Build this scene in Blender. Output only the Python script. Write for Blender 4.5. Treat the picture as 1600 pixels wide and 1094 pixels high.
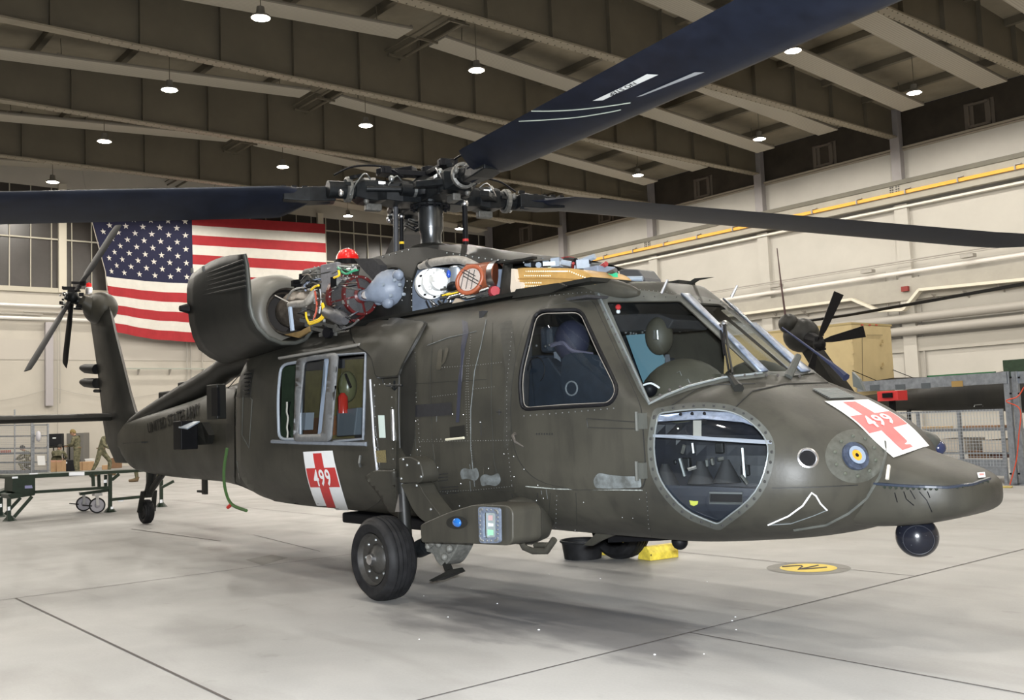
import bpy, bmesh, math, random
from math import pi, sin, cos, tan, atan2, sqrt, radians
from mathutils import Vector, Matrix
from mathutils.geometry import delaunay_2d_cdt
from mathutils.bvhtree import BVHTree
V = Vector
random.seed(7)
for o in list(bpy.data.objects): bpy.data.objects.remove(o)
SC = bpy.context.scene
COL = SC.collection
# ---------------------------------------------------------------- camera
CAMP = V((6.7944, -5.7846, 1.3859))
YAW, PITCH, ROLL, FPX = 2.4305, 0.081, -0.039, 1539.2
D = V((cos(YAW)*cos(PITCH), sin(YAW)*cos(PITCH), sin(PITCH)))
_r = V((sin(YAW), -cos(YAW), 0)); _u = _r.cross(D)
CR = _r*cos(ROLL)+_u*sin(ROLL); CU = -_r*sin(ROLL)+_u*cos(ROLL)
cam = bpy.data.cameras.new('camera'); co = bpy.data.objects.new('camera', cam); COL.objects.link(co)
co.matrix_world = Matrix(((CR.x, CU.x, -D.x, CAMP.x), (CR.y, CU.y, -D.y, CAMP.y), (CR.z, CU.z, -D.z, CAMP.z), (0, 0, 0, 1)))
cam.sensor_width = 36; cam.sensor_fit = 'HORIZONTAL'; cam.lens = 36*FPX/1600; cam.shift_y = -13.5/1600
cam.clip_start = 0.05; cam.clip_end = 300
SC.camera = co
# ---------------------------------------------------------------- world, light, exposure
W = bpy.data.worlds.new('world'); SC.world = W; W.use_nodes = True
W.node_tree.nodes['Background'].inputs[0].default_value = (0.04, 0.045, 0.06, 1)
W.node_tree.nodes['Background'].inputs[1].default_value = 0.3
SC.view_settings.view_transform = 'Standard'; SC.view_settings.look = 'None'
SC.view_settings.gamma = 1; SC.view_settings.use_curve_mapping = False
SC.view_settings.exposure = 0.0
LAMP_W = 580        # watts of each high bay lamp
FLASH_W = 1250       # the photographer's flash beside the lens
fl = bpy.data.lights.new('camera_flash', 'AREA'); fl.energy = FLASH_W; fl.size = 0.12; fl.color = (0.9, 0.95, 1.0)
fo = bpy.data.objects.new('camera_flash', fl); COL.objects.link(fo)
fo.matrix_world = Matrix.Translation(CR*0.05+CU*0.14)@co.matrix_world
# the hangar frame: x runs away from the camera along the right wall, y away from that wall
HA = 3.1145
HM = Matrix.Rotation(HA, 4, 'Z')
HMI = HM.inverted()

def ray(q): return (D*FPX+CR*(q[0]-800)-CU*(q[1]-533.5)).normalized()
def at(q, ax, val):
    v = ray(q); return CAMP+v*((val-CAMP[ax])/v[ax])
def ath(q, ax, val):
    v = HMI@ray(q); c = HMI@CAMP; return c+v*((val-c[ax])/v[ax])
# ---------------------------------------------------------------- materials
MATS = {}
def mat(name, c, rough=.6, metal=0., noise=0., scale=8., c2=None, emit=None, es=0., bump=0., bscale=40., trans=0., alpha=1., ior=1.45, coat=0., spec=.5, stretch=None):
    if name in MATS: return MATS[name]
    m = bpy.data.materials.new(name); m.use_nodes = True; MATS[name] = m
    nt = m.node_tree; b = nt.nodes['Principled BSDF']
    b.inputs['Base Color'].default_value = (*c, 1); b.inputs['Roughness'].default_value = rough
    b.inputs['Metallic'].default_value = metal; b.inputs['IOR'].default_value = ior
    b.inputs['Specular IOR Level'].default_value = spec; b.inputs['Coat Weight'].default_value = coat
    if emit: b.inputs['Emission Color'].default_value = (*emit, 1); b.inputs['Emission Strength'].default_value = es
    if trans: b.inputs['Transmission Weight'].default_value = trans
    if alpha < 1: b.inputs['Alpha'].default_value = alpha
    tc = nt.nodes.new('ShaderNodeTexCoord'); src = tc.outputs['Object']
    if stretch:
        mp = nt.nodes.new('ShaderNodeMapping'); mp.inputs['Scale'].default_value = stretch
        nt.links.new(src, mp.inputs[0]); src = mp.outputs[0]
    if noise or c2:
        n = nt.nodes.new('ShaderNodeTexNoise'); n.inputs['Scale'].default_value = scale; n.inputs['Detail'].default_value = 6
        n.inputs['Roughness'].default_value = .62
        nt.links.new(src, n.inputs['Vector'])
        r = nt.nodes.new('ShaderNodeValToRGB'); r.color_ramp.elements[0].position = .32; r.color_ramp.elements[1].position = .68
        k = c2 or tuple(max(0, x*(1-noise)) for x in c)
        r.color_ramp.elements[0].color = (*k, 1); r.color_ramp.elements[1].color = (*[min(1, x*(1+noise*.6)) for x in c], 1)
        nt.links.new(n.outputs['Fac'], r.inputs[0]); nt.links.new(r.outputs[0], b.inputs['Base Color'])
    if bump:
        n2 = nt.nodes.new('ShaderNodeTexNoise'); n2.inputs['Scale'].default_value = bscale; n2.inputs['Detail'].default_value = 4
        nt.links.new(src, n2.inputs['Vector'])
        bu = nt.nodes.new('ShaderNodeBump'); bu.inputs['Strength'].default_value = bump; bu.inputs['Distance'].default_value = .01
        nt.links.new(n2.outputs['Fac'], bu.inputs['Height']); nt.links.new(bu.outputs[0], b.inputs['Normal'])
    return m
# ---------------------------------------------------------------- mesh builder
class MB:
    def __init__(s): s.v = []; s.f = []; s.m = []; s.mi = 0
    def add(s, vs, fs):
        n = len(s.v); s.v += [tuple(v) for v in vs]; s.f += [tuple(i+n for i in f) for f in fs]; s.m += [s.mi]*len(fs); return s
    def box(s, c, d, M=None, rz=0):
        x, y, z = d[0]/2, d[1]/2, d[2]/2
        R = (M or Matrix.Rotation(rz, 4, 'Z')).to_3x3() if (M is not None or rz) else None
        vs = [V((i*x, j*y, k*z)) for i in (-1, 1) for j in (-1, 1) for k in (-1, 1)]
        if R: vs = [R@v for v in vs]
        return s.add([v+V(c) for v in vs], [(0, 1, 3, 2), (4, 6, 7, 5), (0, 4, 5, 1), (2, 3, 7, 6), (0, 2, 6, 4), (1, 5, 7, 3)])
    def bx(s, x0, x1, y0, y1, z0, z1): return s.box(((x0+x1)/2, (y0+y1)/2, (z0+z1)/2), (x1-x0, y1-y0, z1-z0))
    def bar(s, a, b, w, h, up=V((0, 0, 1))):
        a, b = V(a), V(b); t = (b-a); L = t.length; t.normalize()
        if abs(t.dot(up)) > .99: up = V((1, 0, 0))
        y = up.cross(t).normalized(); z = t.cross(y)
        M = Matrix((t, y, z)).transposed()
        return s.box((a+b)/2, (L, w, h), M=M.to_4x4())
    def tube(s, pts, r, n=8, cap=True, closed=False):
        pts = [V(p) for p in pts]; k = len(pts); rr = r if hasattr(r, '__len__') else [r]*k
        vs = []; up = None
        for i, p in enumerate(pts):
            if closed: t = pts[(i+1) % k]-pts[i-1]
            else: t = pts[min(i+1, k-1)]-pts[max(i-1, 0)]
            if t.length < 1e-9: t = V((0, 0, 1))
            t.normalize()
            if up is None: up = V((0, 0, 1)) if abs(t.z) < .9 else V((1, 0, 0))
            x = up.cross(t)
            if x.length < 1e-6: x = V((0, 1, 0)).cross(t)
            x.normalize(); y = t.cross(x); up = y
            for j in range(n):
                a = 2*pi*j/n; vs.append(p+(x*cos(a)+y*sin(a))*rr[i])
        fs = []
        for i in range(k if closed else k-1):
            for j in range(n):
                a, b = i*n+j, i*n+(j+1) % n; c, d = ((i+1) % k)*n+(j+1) % n, ((i+1) % k)*n+j
                fs.append((a, b, c, d))
        if cap and not closed: fs += [tuple(reversed(range(n))), tuple((k-1)*n+j for j in range(n))]
        return s.add(vs, fs)
    def lathe(s, prof, o=(0, 0, 0), ax=(0, 0, 1), n=24, cap=False, ref=None):
        o = V(o); t = V(ax).normalized(); up = V(ref) if ref else (V((0, 0, 1)) if abs(t.z) < .9 else V((1, 0, 0)))
        x = up.cross(t).normalized(); y = t.cross(x); vs = []; k = len(prof)
        for (r, h) in prof:
            for j in range(n):
                a = 2*pi*j/n; vs.append(o+t*h+(x*cos(a)+y*sin(a))*r)
        fs = [(i*n+j, i*n+(j+1) % n, (i+1)*n+(j+1) % n, (i+1)*n+j) for i in range(k-1) for j in range(n)]
        if cap: fs += [tuple(reversed(range(n))), tuple((k-1)*n+j for j in range(n))]
        return s.add(vs, fs)
    def sph(s, c, r, n=16, m=10, sc=(1, 1, 1)):
        c = V(c); vs = [c+V((0, 0, -r*sc[2]))]
        for i in range(1, m):
            b = -pi/2+pi*i/m
            for j in range(n):
                a = 2*pi*j/n; vs.append(c+V((cos(a)*cos(b)*r*sc[0], sin(a)*cos(b)*r*sc[1], sin(b)*r*sc[2])))
        vs.append(c+V((0, 0, r*sc[2]))); L = len(vs)-1; fs = []
        for j in range(n):
            fs.append((0, 1+(j+1) % n, 1+j)); fs.append((L, L-n+j, L-n+(j+1) % n))
        for i in range(m-2):
            for j in range(n):
                a = 1+i*n; fs.append((a+j, a+(j+1) % n, a+n+(j+1) % n, a+n+j))
        return s.add(vs, fs)
    def prism(s, poly, vec):
        n = len(poly); poly = [V(p) for p in poly]; vec = V(vec)
        return s.add(poly+[p+vec for p in poly], [tuple(reversed(range(n))), tuple(range(n, 2*n))]+[(i, (i+1) % n, n+(i+1) % n, n+i) for i in range(n)])
    def loft(s, secs, cap=True, closed=True):
        n = len(secs[0]); k = len(secs); vs = [p for q in secs for p in q]
        fs = [(i*n+j, i*n+(j+1) % n, (i+1)*n+(j+1) % n, (i+1)*n+j) for i in range(k-1) for j in range(n if closed else n-1)]
        if cap: fs += [tuple(reversed(range(n))), tuple((k-1)*n+j for j in range(n))]
        return s.add(vs, fs)
def rootof(o):
    L = V((0, 0, 0))
    while o.parent: o = o.parent
    return o
def build(name, mb, ms, parent=None, smooth=None, world=False, bev=0, solid=0, fixn=True, sub=0):
    me = bpy.data.meshes.new(name); me.from_pydata(mb.v, [], mb.f)
    ms = ms if isinstance(ms, (list, tuple)) else [ms]
    for m in ms: me.materials.append(m)
    if len(ms) > 1:
        for p, i in zip(me.polygons, mb.m): p.material_index = i
    if fixn:
        bm = bmesh.new(); bm.from_mesh(me); bmesh.ops.recalc_face_normals(bm, faces=bm.faces); bm.to_mesh(me); bm.free()
    o = bpy.data.objects.new(name, me); COL.objects.link(o)
    if world and parent is not None:
        me.transform(Matrix.Translation(-rootof(parent).location))
    if parent is not None: o.parent = parent
    if smooth is not None:
        for p in me.polygons: p.use_smooth = True
        me.set_sharp_from_angle(angle=radians(smooth))
    if bev:
        b = o.modifiers.new('bevel', 'BEVEL'); b.width = bev; b.segments = 2; b.limit_method = 'ANGLE'
    if solid:
        b = o.modifiers.new('solid', 'SOLIDIFY'); b.thickness = solid; b.offset = 0
    if sub:
        b = o.modifiers.new('sub', 'SUBSURF'); b.levels = sub; b.render_levels = sub
    return o
def tag(o, label=None, cat=None, group=None, kind=None):
    if label: o['label'] = label
    if cat: o['category'] = cat
    if group: o['group'] = group
    if kind: o['kind'] = kind
    return o
def thing(name, label, cat, loc=(0, 0, 0), rz=0, group=None):
    o = bpy.data.objects.new(name, None); COL.objects.link(o); o.location = loc; o.rotation_euler = (0, 0, rz)
    o.empty_display_size = .2
    return tag(o, label, cat, group)
def hthing(name, label, cat, loc, group=None): return thing(name, label, cat, HM@V(loc), HA, group)
def struct(name, mb, ms, **k):     # setting pieces are given in the hangar frame
    o = build(name, mb, ms, **k); o.rotation_euler.z = HA; return tag(o, kind='structure')
def hpart(name, mb, ms, **k):
    o = build(name, mb, ms, **k); o.rotation_euler.z = HA; return o
def copy_tree(o, parent=None):
    c = o.copy(); COL.objects.link(c); c.parent = parent
    for ch in [x for x in o.children]: copy_tree(ch, c)
    return c
def lerp(a, b, t): return a+(b-a)*t
def pchip(tab):
    xs = [t[0] for t in tab]
    def f(x):
        if x <= xs[0]: return tab[0][1]
        if x >= xs[-1]: return tab[-1][1]
        i = 0
        while x > xs[i+1]: i += 1
        def sl(j):
            if j <= 0 or j >= len(xs)-1: return 0 if False else ((tab[1][1]-tab[0][1])/(xs[1]-xs[0]) if j <= 0 else (tab[-1][1]-tab[-2][1])/(xs[-1]-xs[-2]))
            a = (tab[j][1]-tab[j-1][1])/(xs[j]-xs[j-1]); b = (tab[j+1][1]-tab[j][1])/(xs[j+1]-xs[j])
            return 0 if a*b <= 0 else 2*a*b/(a+b)
        h = xs[i+1]-xs[i]; t = (x-xs[i])/h; m0, m1 = sl(i)*h, sl(i+1)*h
        return (2*t**3-3*t*t+1)*tab[i][1]+(t**3-2*t*t+t)*m0+(-2*t**3+3*t*t)*tab[i+1][1]+(t**3-t*t)*m1
    return f
def crom(P, n=8, closed=False):
    P = [V(p) for p in P]; out = []; k = len(P)
    for i in range(k if closed else k-1):
        g = lambda j: P[j % k] if closed else P[max(0, min(k-1, j))]
        a, b, c, d = g(i-1), g(i), g(i+1), g(i+2)
        for j in range(n):
            t = j/n; out.append(.5*((2*b)+(c-a)*t+(2*a-5*b+4*c-d)*t*t+(3*b-a-3*c+d)*t**3))
    if not closed: out.append(P[-1])
    return out
#@@HANGAR
# ================================================================ the hangar
FLW, RTW, LFW, BKW, CEIL = 41.07, -31.9, 8.0, -16.0, 13.45
RDG, RISE = -12.0, .062      # the roof ridge and its slope
m_floor = mat('concrete', (.36, .345, .325), .5)
def floor_nodes():
    nt = m_floor.node_tree; b = nt.nodes['Principled BSDF']; L = nt.links.new
    tc = nt.nodes.new('ShaderNodeTexCoord')
    def noise(sc, det=5, st=(1, 1, 1), dist=0):
        mp = nt.nodes.new('ShaderNodeMapping'); mp.inputs['Scale'].default_value = st
        n = nt.nodes.new('ShaderNodeTexNoise'); n.inputs['Scale'].default_value = sc; n.inputs['Detail'].default_value = det; n.inputs['Distortion'].default_value = dist
        L(tc.outputs['Object'], mp.inputs[0]); L(mp.outputs[0], n.inputs['Vector']); return n.outputs['Fac']
    def ramp(f, a, b_, ca, cb):
        r = nt.nodes.new('ShaderNodeValToRGB'); r.color_ramp.elements[0].position = a; r.color_ramp.elements[1].position = b_
        r.color_ramp.elements[0].color = (*ca, 1); r.color_ramp.elements[1].color = (*cb, 1); L(f, r.inputs[0]); return r.outputs[0]
    def mul(a, b_, f=1.):
        m = nt.nodes.new('ShaderNodeMix'); m.data_type = 'RGBA'; m.blend_type = 'MULTIPLY'; m.inputs[0].default_value = f
        L(a, m.inputs[6]); L(b_, m.inputs[7]); return m.outputs[2]
    base = ramp(noise(.35, 6, (1, 1, 1), .4), .3, .7, (.285, .28, .272), (.365, .36, .352))
    st = ramp(noise(1.3, 8, (.5, 1.5, 1), .6), .34, .5, (.86, .855, .85), (1, 1, 1))
    fine = ramp(noise(60, 3), .3, .7, (.93, .93, .93), (1, 1, 1))
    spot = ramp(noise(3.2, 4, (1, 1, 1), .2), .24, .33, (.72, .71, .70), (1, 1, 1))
    # oily stain under the aircraft, with the shade there painted in too
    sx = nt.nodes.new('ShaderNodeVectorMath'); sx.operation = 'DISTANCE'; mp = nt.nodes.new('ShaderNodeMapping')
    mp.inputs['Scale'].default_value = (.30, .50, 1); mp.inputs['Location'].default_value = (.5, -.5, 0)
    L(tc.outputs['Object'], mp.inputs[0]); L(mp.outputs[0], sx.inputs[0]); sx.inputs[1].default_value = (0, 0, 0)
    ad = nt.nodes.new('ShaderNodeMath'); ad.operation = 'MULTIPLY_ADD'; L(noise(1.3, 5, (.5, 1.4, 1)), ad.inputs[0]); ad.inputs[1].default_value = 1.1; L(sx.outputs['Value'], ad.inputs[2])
    oil_shade = ramp(ad.outputs[0], .85, 1.75, (.50, .50, .52), (1, 1, 1))
    L(mul(mul(mul(mul(base, st), fine), spot), oil_shade), b.inputs['Base Color'])
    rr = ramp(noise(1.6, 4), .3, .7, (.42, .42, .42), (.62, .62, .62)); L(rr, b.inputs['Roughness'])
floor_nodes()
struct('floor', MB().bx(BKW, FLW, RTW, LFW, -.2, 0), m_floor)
m_ceil = mat('ceiling_boards', (.30, .265, .20), .8, noise=.12, scale=1.5)
def roofz(y): return CEIL+RISE*(RDG-RTW)-RISE*abs(y-RDG)
def roofprism(x0, x1, drop, th, y0=None, y1=None):
    y0 = RTW if y0 is None else y0; y1 = LFW if y1 is None else y1
    ys = [y0]+([RDG] if y0 < RDG < y1 else [])+[y1]
    return [V((x0, y, roofz(y)-drop)) for y in ys]+[V((x0, y, roofz(y)-drop+th)) for y in reversed(ys)], V((x1-x0, 0, 0))
struct('ceiling', MB().prism(*roofprism(BKW, FLW, 0, .2)), m_ceil)
struct('wall_left', MB().bx(BKW, FLW+.3, LFW, LFW+.3, 0, 13.6), mat('door_panels', (.07, .068, .064), .7, noise=.05, scale=1))
struct('wall_back', MB().bx(BKW-.3, BKW, RTW-.3, LFW+.3, 0, 14.8), mat('back_plaster', (.5, .46, .4), .75, noise=.05, scale=1))
m_wall = mat('plaster', (.45, .42, .37), .75, noise=.07, scale=.6)
m_wallR = mat('plaster_right', (.48, .46, .42), .75, noise=.06, scale=.7, bump=.15, bscale=60)
m_dark = mat('clerestory_dark', (.045, .037, .028), .5, noise=.3, scale=1.2)
m_glassd = mat('dirty_night_glass', (.028, .025, .022), .35, noise=.4, scale=1.1, c2=(.05, .043, .04))
m_frame = mat('window_paint', (.42, .39, .32), .6)
m_steel = mat('beam_paint', (.135, .118, .086), .55, noise=.12, scale=.8)
m_steel2 = mat('flange_paint', (.25, .22, .165), .5, noise=.1, scale=2)
m_col = mat('column_grey', (.30, .28, .28), .55, noise=.08, scale=2)
m_panel = mat('panel_white', (.47, .44, .38), .5)
def panel_nodes():
    nt = m_panel.node_tree; b = nt.nodes['Principled BSDF']; tc = nt.nodes.new('ShaderNodeTexCoord'); w = nt.nodes.new('ShaderNodeTexWave')
    w.wave_type = 'BANDS'; w.bands_direction = 'X'; w.inputs['Scale'].default_value = 3.5; w.wave_profile = 'SIN'
    nt.links.new(tc.outputs['Object'], w.inputs['Vector']); r = nt.nodes.new('ShaderNodeValToRGB')
    r.color_ramp.elements[0].color = (.33, .305, .255, 1); r.color_ramp.elements[1].color = (.43, .40, .34, 1)
    nt.links.new(w.outputs['Fac'], r.inputs[0]); nt.links.new(r.outputs[0], b.inputs['Base Color'])
panel_nodes()
# far wall (flag wall): plaster below, a continuous band of windows above
struct('wall_far', MB().bx(FLW, FLW+.3, RTW-.3, LFW, 0, 8.2).bx(FLW, FLW+.3, RTW-.3, LFW, 13.0, 14.8), m_wall)
g = MB().bx(FLW+.05, FLW+.1, RTW, LFW, 8.2, 13.0)
win = struct('window_1', g, m_glassd)
fr = MB(); y = -31.2
while y < LFW:
    fr.bx(FLW-.02, FLW+.04, y-.02, y+.02, 8.2, 13.0); y += .885
for z in (10.58, 12.3): fr.bx(FLW-.04, FLW+.04, RTW, LFW, z-.035, z+.035)
fr.bx(FLW-.12, FLW+.04, RTW, LFW, 8.08, 8.3)
hpart('window_frame', fr, m_frame, parent=None).rotation_euler.z = 0
bpy.data.objects['window_frame'].parent = win
cl = MB()
for y in (-6.87, -13.4, -20.2, -26.9, .1): cl.bx(FLW-.16, FLW, y-.17, y+.17, 8.1, 13.2)
struct('trim_far_posts', cl, mat('post_cream', (.52, .48, .40), .6))
# right wall
struct('wall_right', MB().bx(BKW, FLW+.3, RTW-.3, RTW, 0, 11.9), m_wallR)
cw = struct('window_2', MB().bx(BKW, FLW, RTW-.2, RTW-.05, 11.9, CEIL), m_dark)
fr = MB()
for k in range(8):
    x = 10.2+6.8*(k-2)
    for a, b_ in ((x-.45, x-.37), (x+.37, x+.45)): fr.bx(a, b_, RTW-.1, RTW+.06, 11.95, 12.9)
    fr.bx(x-.45, x+.45, RTW-.1, RTW+.06, 12.82, 12.9); fr.bx(x-.45, x+.45, RTW-.1, RTW+.06, 11.95, 12.05)
    for s in (-1, 1): fr.bx(x+s*.40-.18, x+s*.40+.18, RTW-.05, RTW-.02, 11.9, 12.95)
build('window_frame', fr, mat('clerestory_frame', (.13, .11, .09), .6), parent=cw)
struct('trim_right_top', MB().bx(BKW, FLW, RTW, RTW+.12, 11.82, 11.9).bx(BKW, FLW, RTW, RTW+.05, 11.74, 11.80), mat('trim_top', (.33, .29, .23), .6))
c1, c2, c3 = MB(), MB(), MB()
for k in range(8):
    x = 13.55+6.8*(k-3)
    c1.bx(x-.2, x+.2, RTW, RTW+.3, 10.3, CEIL)                     # steel column above the crane beam
    c2.bx(x-.28, x+.28, RTW, RTW+.2, 0, 9.55)                      # plastered pilaster below
    for dx in (-.16, -.06, .1, .2):
        for dz in (.0, .1, .2): c3.box((x+dx, RTW+.52, 10.02+dz), (.05, .03, .05))
struct('trim_columns', c1, m_col); struct('trim_pilasters', c2, m_wallR)
struct('trim_crane_beam', MB().bx(BKW, FLW, RTW, RTW+.55, 10.28, 10.46), mat('crane_top', (.15, .14, .11), .6, noise=.15, scale=1))
struct('trim_crane_web', MB().bx(BKW, FLW, RTW+.2, RTW+.5, 9.6, 10.28), mat('crane_web', (.36, .34, .29), .6, noise=.1, scale=1))
struct('trim_ledge', MB().bx(BKW, FLW, RTW, RTW+.28, 9.38, 9.46), mat('ledge', (.72, .69, .62), .6))
c3o = struct('trim_bolt_plates', c3, mat('bolt_dark', (.06, .055, .05), .5))
# beams across the hangar, radiant panels and purlins
for i, X in enumerate((-6.8, 0, 6.8, 13.6, 20.4, 27.2, 34.0)):
    Q_, ex_ = roofprism(X-.008, X+.008, 0, 0, RTW+.3, LFW)
    b = MB().prism([V((X-.008, RTW+.3, 12.34)), V((X-.008, LFW, 12.34)), V((X-.008, LFW, roofz(LFW))), V((X-.008, RDG, roofz(RDG))), V((X-.008, RTW+.3, roofz(RTW)))], (.016, 0, 0))
    y = -3.55-2.36*11
    while y < LFW: b.bx(X-.16, X+.16, y-.012, y+.012, 12.34, roofz(y)); y += 2.36
    o = struct('trim_beam_%d' % (i+1), b, m_steel)
    fl_ = MB().bx(X-.19, X+.19, RTW+.3, LFW, 12.28, 12.33)
    build('flange', fl_, m_steel2, parent=o)
    if X > 0:
        bo = MB()
        y = RTW+.5
        while y < -2:
            for dx in (-.13, .13): bo.box((X+dx, y, 12.275), (.03, .03, .02))
            y += .27
        build('flange_bolts', bo, m_steel, parent=o)
pu = MB(); y = RTW+2.4
while y < LFW: pu.bx(BKW, FLW, y-.09, y+.09, roofz(y)-.24, roofz(y)); y += 2.72
struct('trim_purlins', pu, m_steel)
rg = MB()
for dy, dz, r in ((-.25, .95, .05), (.0, .8, .03), (.18, .9, .04), (.3, .75, .025)): rg.tube([(BKW, RDG+dy, roofz(RDG)-dz), (FLW, RDG+dy, roofz(RDG)-dz)], r, 6)
x = -14.
while x < 40: rg.bx(x, x+.06, RDG-.4, RDG+.4, roofz(RDG)-1.05, roofz(RDG)-.98); x += 1.7
struct('trim_ridge_pipes', rg, m_steel)
ORD = ('first', 'second', 'third', 'fourth', 'fifth', 'sixth', 'seventh', 'eighth')
m_pend = mat('panel_end', (.2, .18, .15), .5)
proto_pan = None
for bay in (-6.8, 0, 6.8, 13.6, 20.4, 27.2, 34.0):
    for a in (1.4, 4.5):
        for (y0, y1) in ((-29.9, -12.5), (-11.3, 6.1)):
            if proto_pan is None:
                proto_pan = thing('radiant_heating_panel', '', 'ceiling panel')
                build('panel_sheet', MB().bx(0, .93, 0, 17.4, 0, .05), m_panel, parent=proto_pan)
                e = MB()
                for yy in (0.02, 17.3, 8.7): e.bx(-.01, .94, yy, yy+.05, .05, .14)
                for xx in (0, .9): e.bx(xx, xx+.03, 0, 17.4, .05, .10)
                build('edge_rail', e, m_pend, parent=proto_pan)
                for yy in (1, 8.5, 16.4): build('hanger', MB().bx(.45, .47, yy, yy+.02, .05, .78), m_steel, parent=proto_pan)
                pn = proto_pan
            else: pn = copy_tree(proto_pan)
            pn.location = HM@V((bay+a, y0, roofz(y0)-.85)); pn.rotation_euler = (Matrix.Rotation(HA, 3, 'Z')@Matrix.Rotation((RISE if y0 < -12 else -RISE), 3, 'X')).to_euler()
            pn['group'] = 'ribbed radiant panels under the ceiling'
            pn['label'] = 'pale ribbed ceiling panel, %s roof half, %s bay from flag wall, by %s beam' % ('right' if y0 < -12 else 'left', ORD[6-round((bay+6.8)/6.8)], 'far' if a > 3 else 'near')
            pn['category'] = 'ceiling panel'
# high bay lamps: real fixtures in a grid over the whole hangar
m_lamp = mat('lamp_glow', (1, 1, 1), emit=(1, .93, .82), es=60)
m_hous = mat('lamp_housing', (.25, .24, .22), .4, metal=.6)
ld = bpy.data.lights.new('high_bay_light', 'SPOT'); ld.energy = LAMP_W*2; ld.spot_size = radians(178); ld.spot_blend = .25; ld.shadow_soft_size = .16; ld.color = (1, .94, .84)
proto = None; n = 0
HXS = (36.8, 29.75, 23.1, 16.46, 9.93, 3.2, -3.6, -10.4); HYS = (-26.6, -19.55, -12.5, -5.4, 1.7, 6.2)
for hx in HXS:
    for hy in HYS:
        n += 1
        if proto is None:
            proto = thing('high_bay_lamp', '', 'lamp')
            build('lens', MB().lathe([(0, -.01), (.21, -.01), (.22, 0)], n=20), m_lamp, parent=proto)
            build('housing', MB().lathe([(.25, 0), (.25, .05), (.12, .12), (.1, .3), (0, .31)], n=20), m_hous, parent=proto, smooth=40)
            cb_ = build('cable', MB().tube([(0, 0, 0), (0, 0, 1.2)], .012, 6), m_steel, parent=proto); cb_.location.z = .3
            lp = bpy.data.objects.new('light', ld); COL.objects.link(lp); lp.parent = proto; lp.location = (0, 0, -.03)
            l = proto
        else: l = copy_tree(proto)
        l.location = HM@V((hx, hy, 12.2)); [setattr(c_, 'scale', (1, 1, (roofz(hy)-.02-12.5)/1.2)) for c_ in l.children if c_.name.startswith('cable')]; l['group'] = 'high bay lamps under the hangar ceiling'
        l['category'] = 'lamp'; l['label'] = 'round high bay lamp, %s from flag wall in %s row from right wall' % (ORD[HXS.index(hx)], ORD[HYS.index(hy)])
#@@HANGAR_MORE
#@@HELI
# ================================================================ the helicopter
HELI = thing('medical_helicopter', 'dark olive army helicopter with open engine cowling and red cross panels, in the foreground', 'helicopter', (-2, 0, 0))
def od_nodes(m, base, dark, light, rough=.42, streak=True):
    nt = m.node_tree; b = nt.nodes['Principled BSDF']; b.inputs['Specular IOR Level'].default_value = .3; L = nt.links.new; tc = nt.nodes.new('ShaderNodeTexCoord')
    def nz(sc, st=(1, 1, 1), det=6):
        mp = nt.nodes.new('ShaderNodeMapping'); mp.inputs['Scale'].default_value = st
        n_ = nt.nodes.new('ShaderNodeTexNoise'); n_.inputs['Scale'].default_value = sc; n_.inputs['Detail'].default_value = det
        L(tc.outputs['Object'], mp.inputs[0]); L(mp.outputs[0], n_.inputs['Vector']); return n_.outputs['Fac']
    r = nt.nodes.new('ShaderNodeValToRGB'); r.color_ramp.elements[0].position = .3; r.color_ramp.elements[1].position = .72
    r.color_ramp.elements[0].color = (*dark, 1); r.color_ramp.elements[1].color = (*light, 1)
    e = r.color_ramp.elements.new(.5); e.color = (*base, 1)
    L(nz(1.7), r.inputs[0]); out = r.outputs[0]
    r2 = nt.nodes.new('ShaderNodeValToRGB'); r2.color_ramp.elements[0].position = .36; r2.color_ramp.elements[1].position = .5
    r2.color_ramp.elements[0].color = (.8, .8, .82, 1); r2.color_ramp.elements[1].color = (1, 1, 1, 1)
    L(nz(5, (2.2, 2.2, .35)), r2.inputs[0])
    mx = nt.nodes.new('ShaderNodeMix'); mx.data_type = 'RGBA'; mx.blend_type = 'MULTIPLY'; mx.inputs[0].default_value = .8
    L(out, mx.inputs[6]); L(r2.outputs[0], mx.inputs[7]); L(mx.outputs[2], b.inputs['Base Color'])
    r3 = nt.nodes.new('ShaderNodeMapRange'); r3.inputs[3].default_value = rough-.07; r3.inputs[4].default_value = rough+.13
    L(nz(3), r3.inputs[0]); L(r3.outputs[0], b.inputs['Roughness'])
    n2 = nz(55, det=3); bu = nt.nodes.new('ShaderNodeBump'); bu.inputs['Strength'].default_value = .12; bu.inputs['Distance'].default_value = .004
    L(n2, bu.inputs['Height']); L(bu.outputs[0], b.inputs['Normal'])
m_od = mat('olive_drab', (.1, .095, .08)); od_nodes(m_od, (.036, .034, .027), (.024, .023, .019), (.047, .044, .035))
m_boom = mat('olive_shaded', (.03, .03, .025)); od_nodes(m_boom, (.028, .027, .020), (.020, .020, .015), (.037, .035, .027))  # same olive paint as the hull, darkened for the weaker light at the tail
m_odd = mat('olive_dark', (.03, .03, .026)); od_nodes(m_odd, (.0125, .0125, .011), (.008, .0085, .008), (.018, .0175, .015))
m_odf = mat('olive_frame', (.1, .1, .09)); od_nodes(m_odf, (.062, .064, .057), (.042, .043, .038), (.095, .10, .092), .38)
m_blade = mat('blade_black', (.007, .009, .016), .42, noise=.3, scale=6, spec=.25)
m_hub = mat('hub_metal', (.007, .008, .009), .42, noise=.5, scale=14, spec=.2)
m_blk = mat('black_paint', (.006, .006, .007), .5, noise=.3, scale=20, spec=.15)
m_rub = mat('tyre_rubber', (.011, .011, .012), .6, noise=.6, scale=9, spec=.25)
m_silver = mat('bare_metal', (.6, .6, .62), .3, metal=1)
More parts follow.
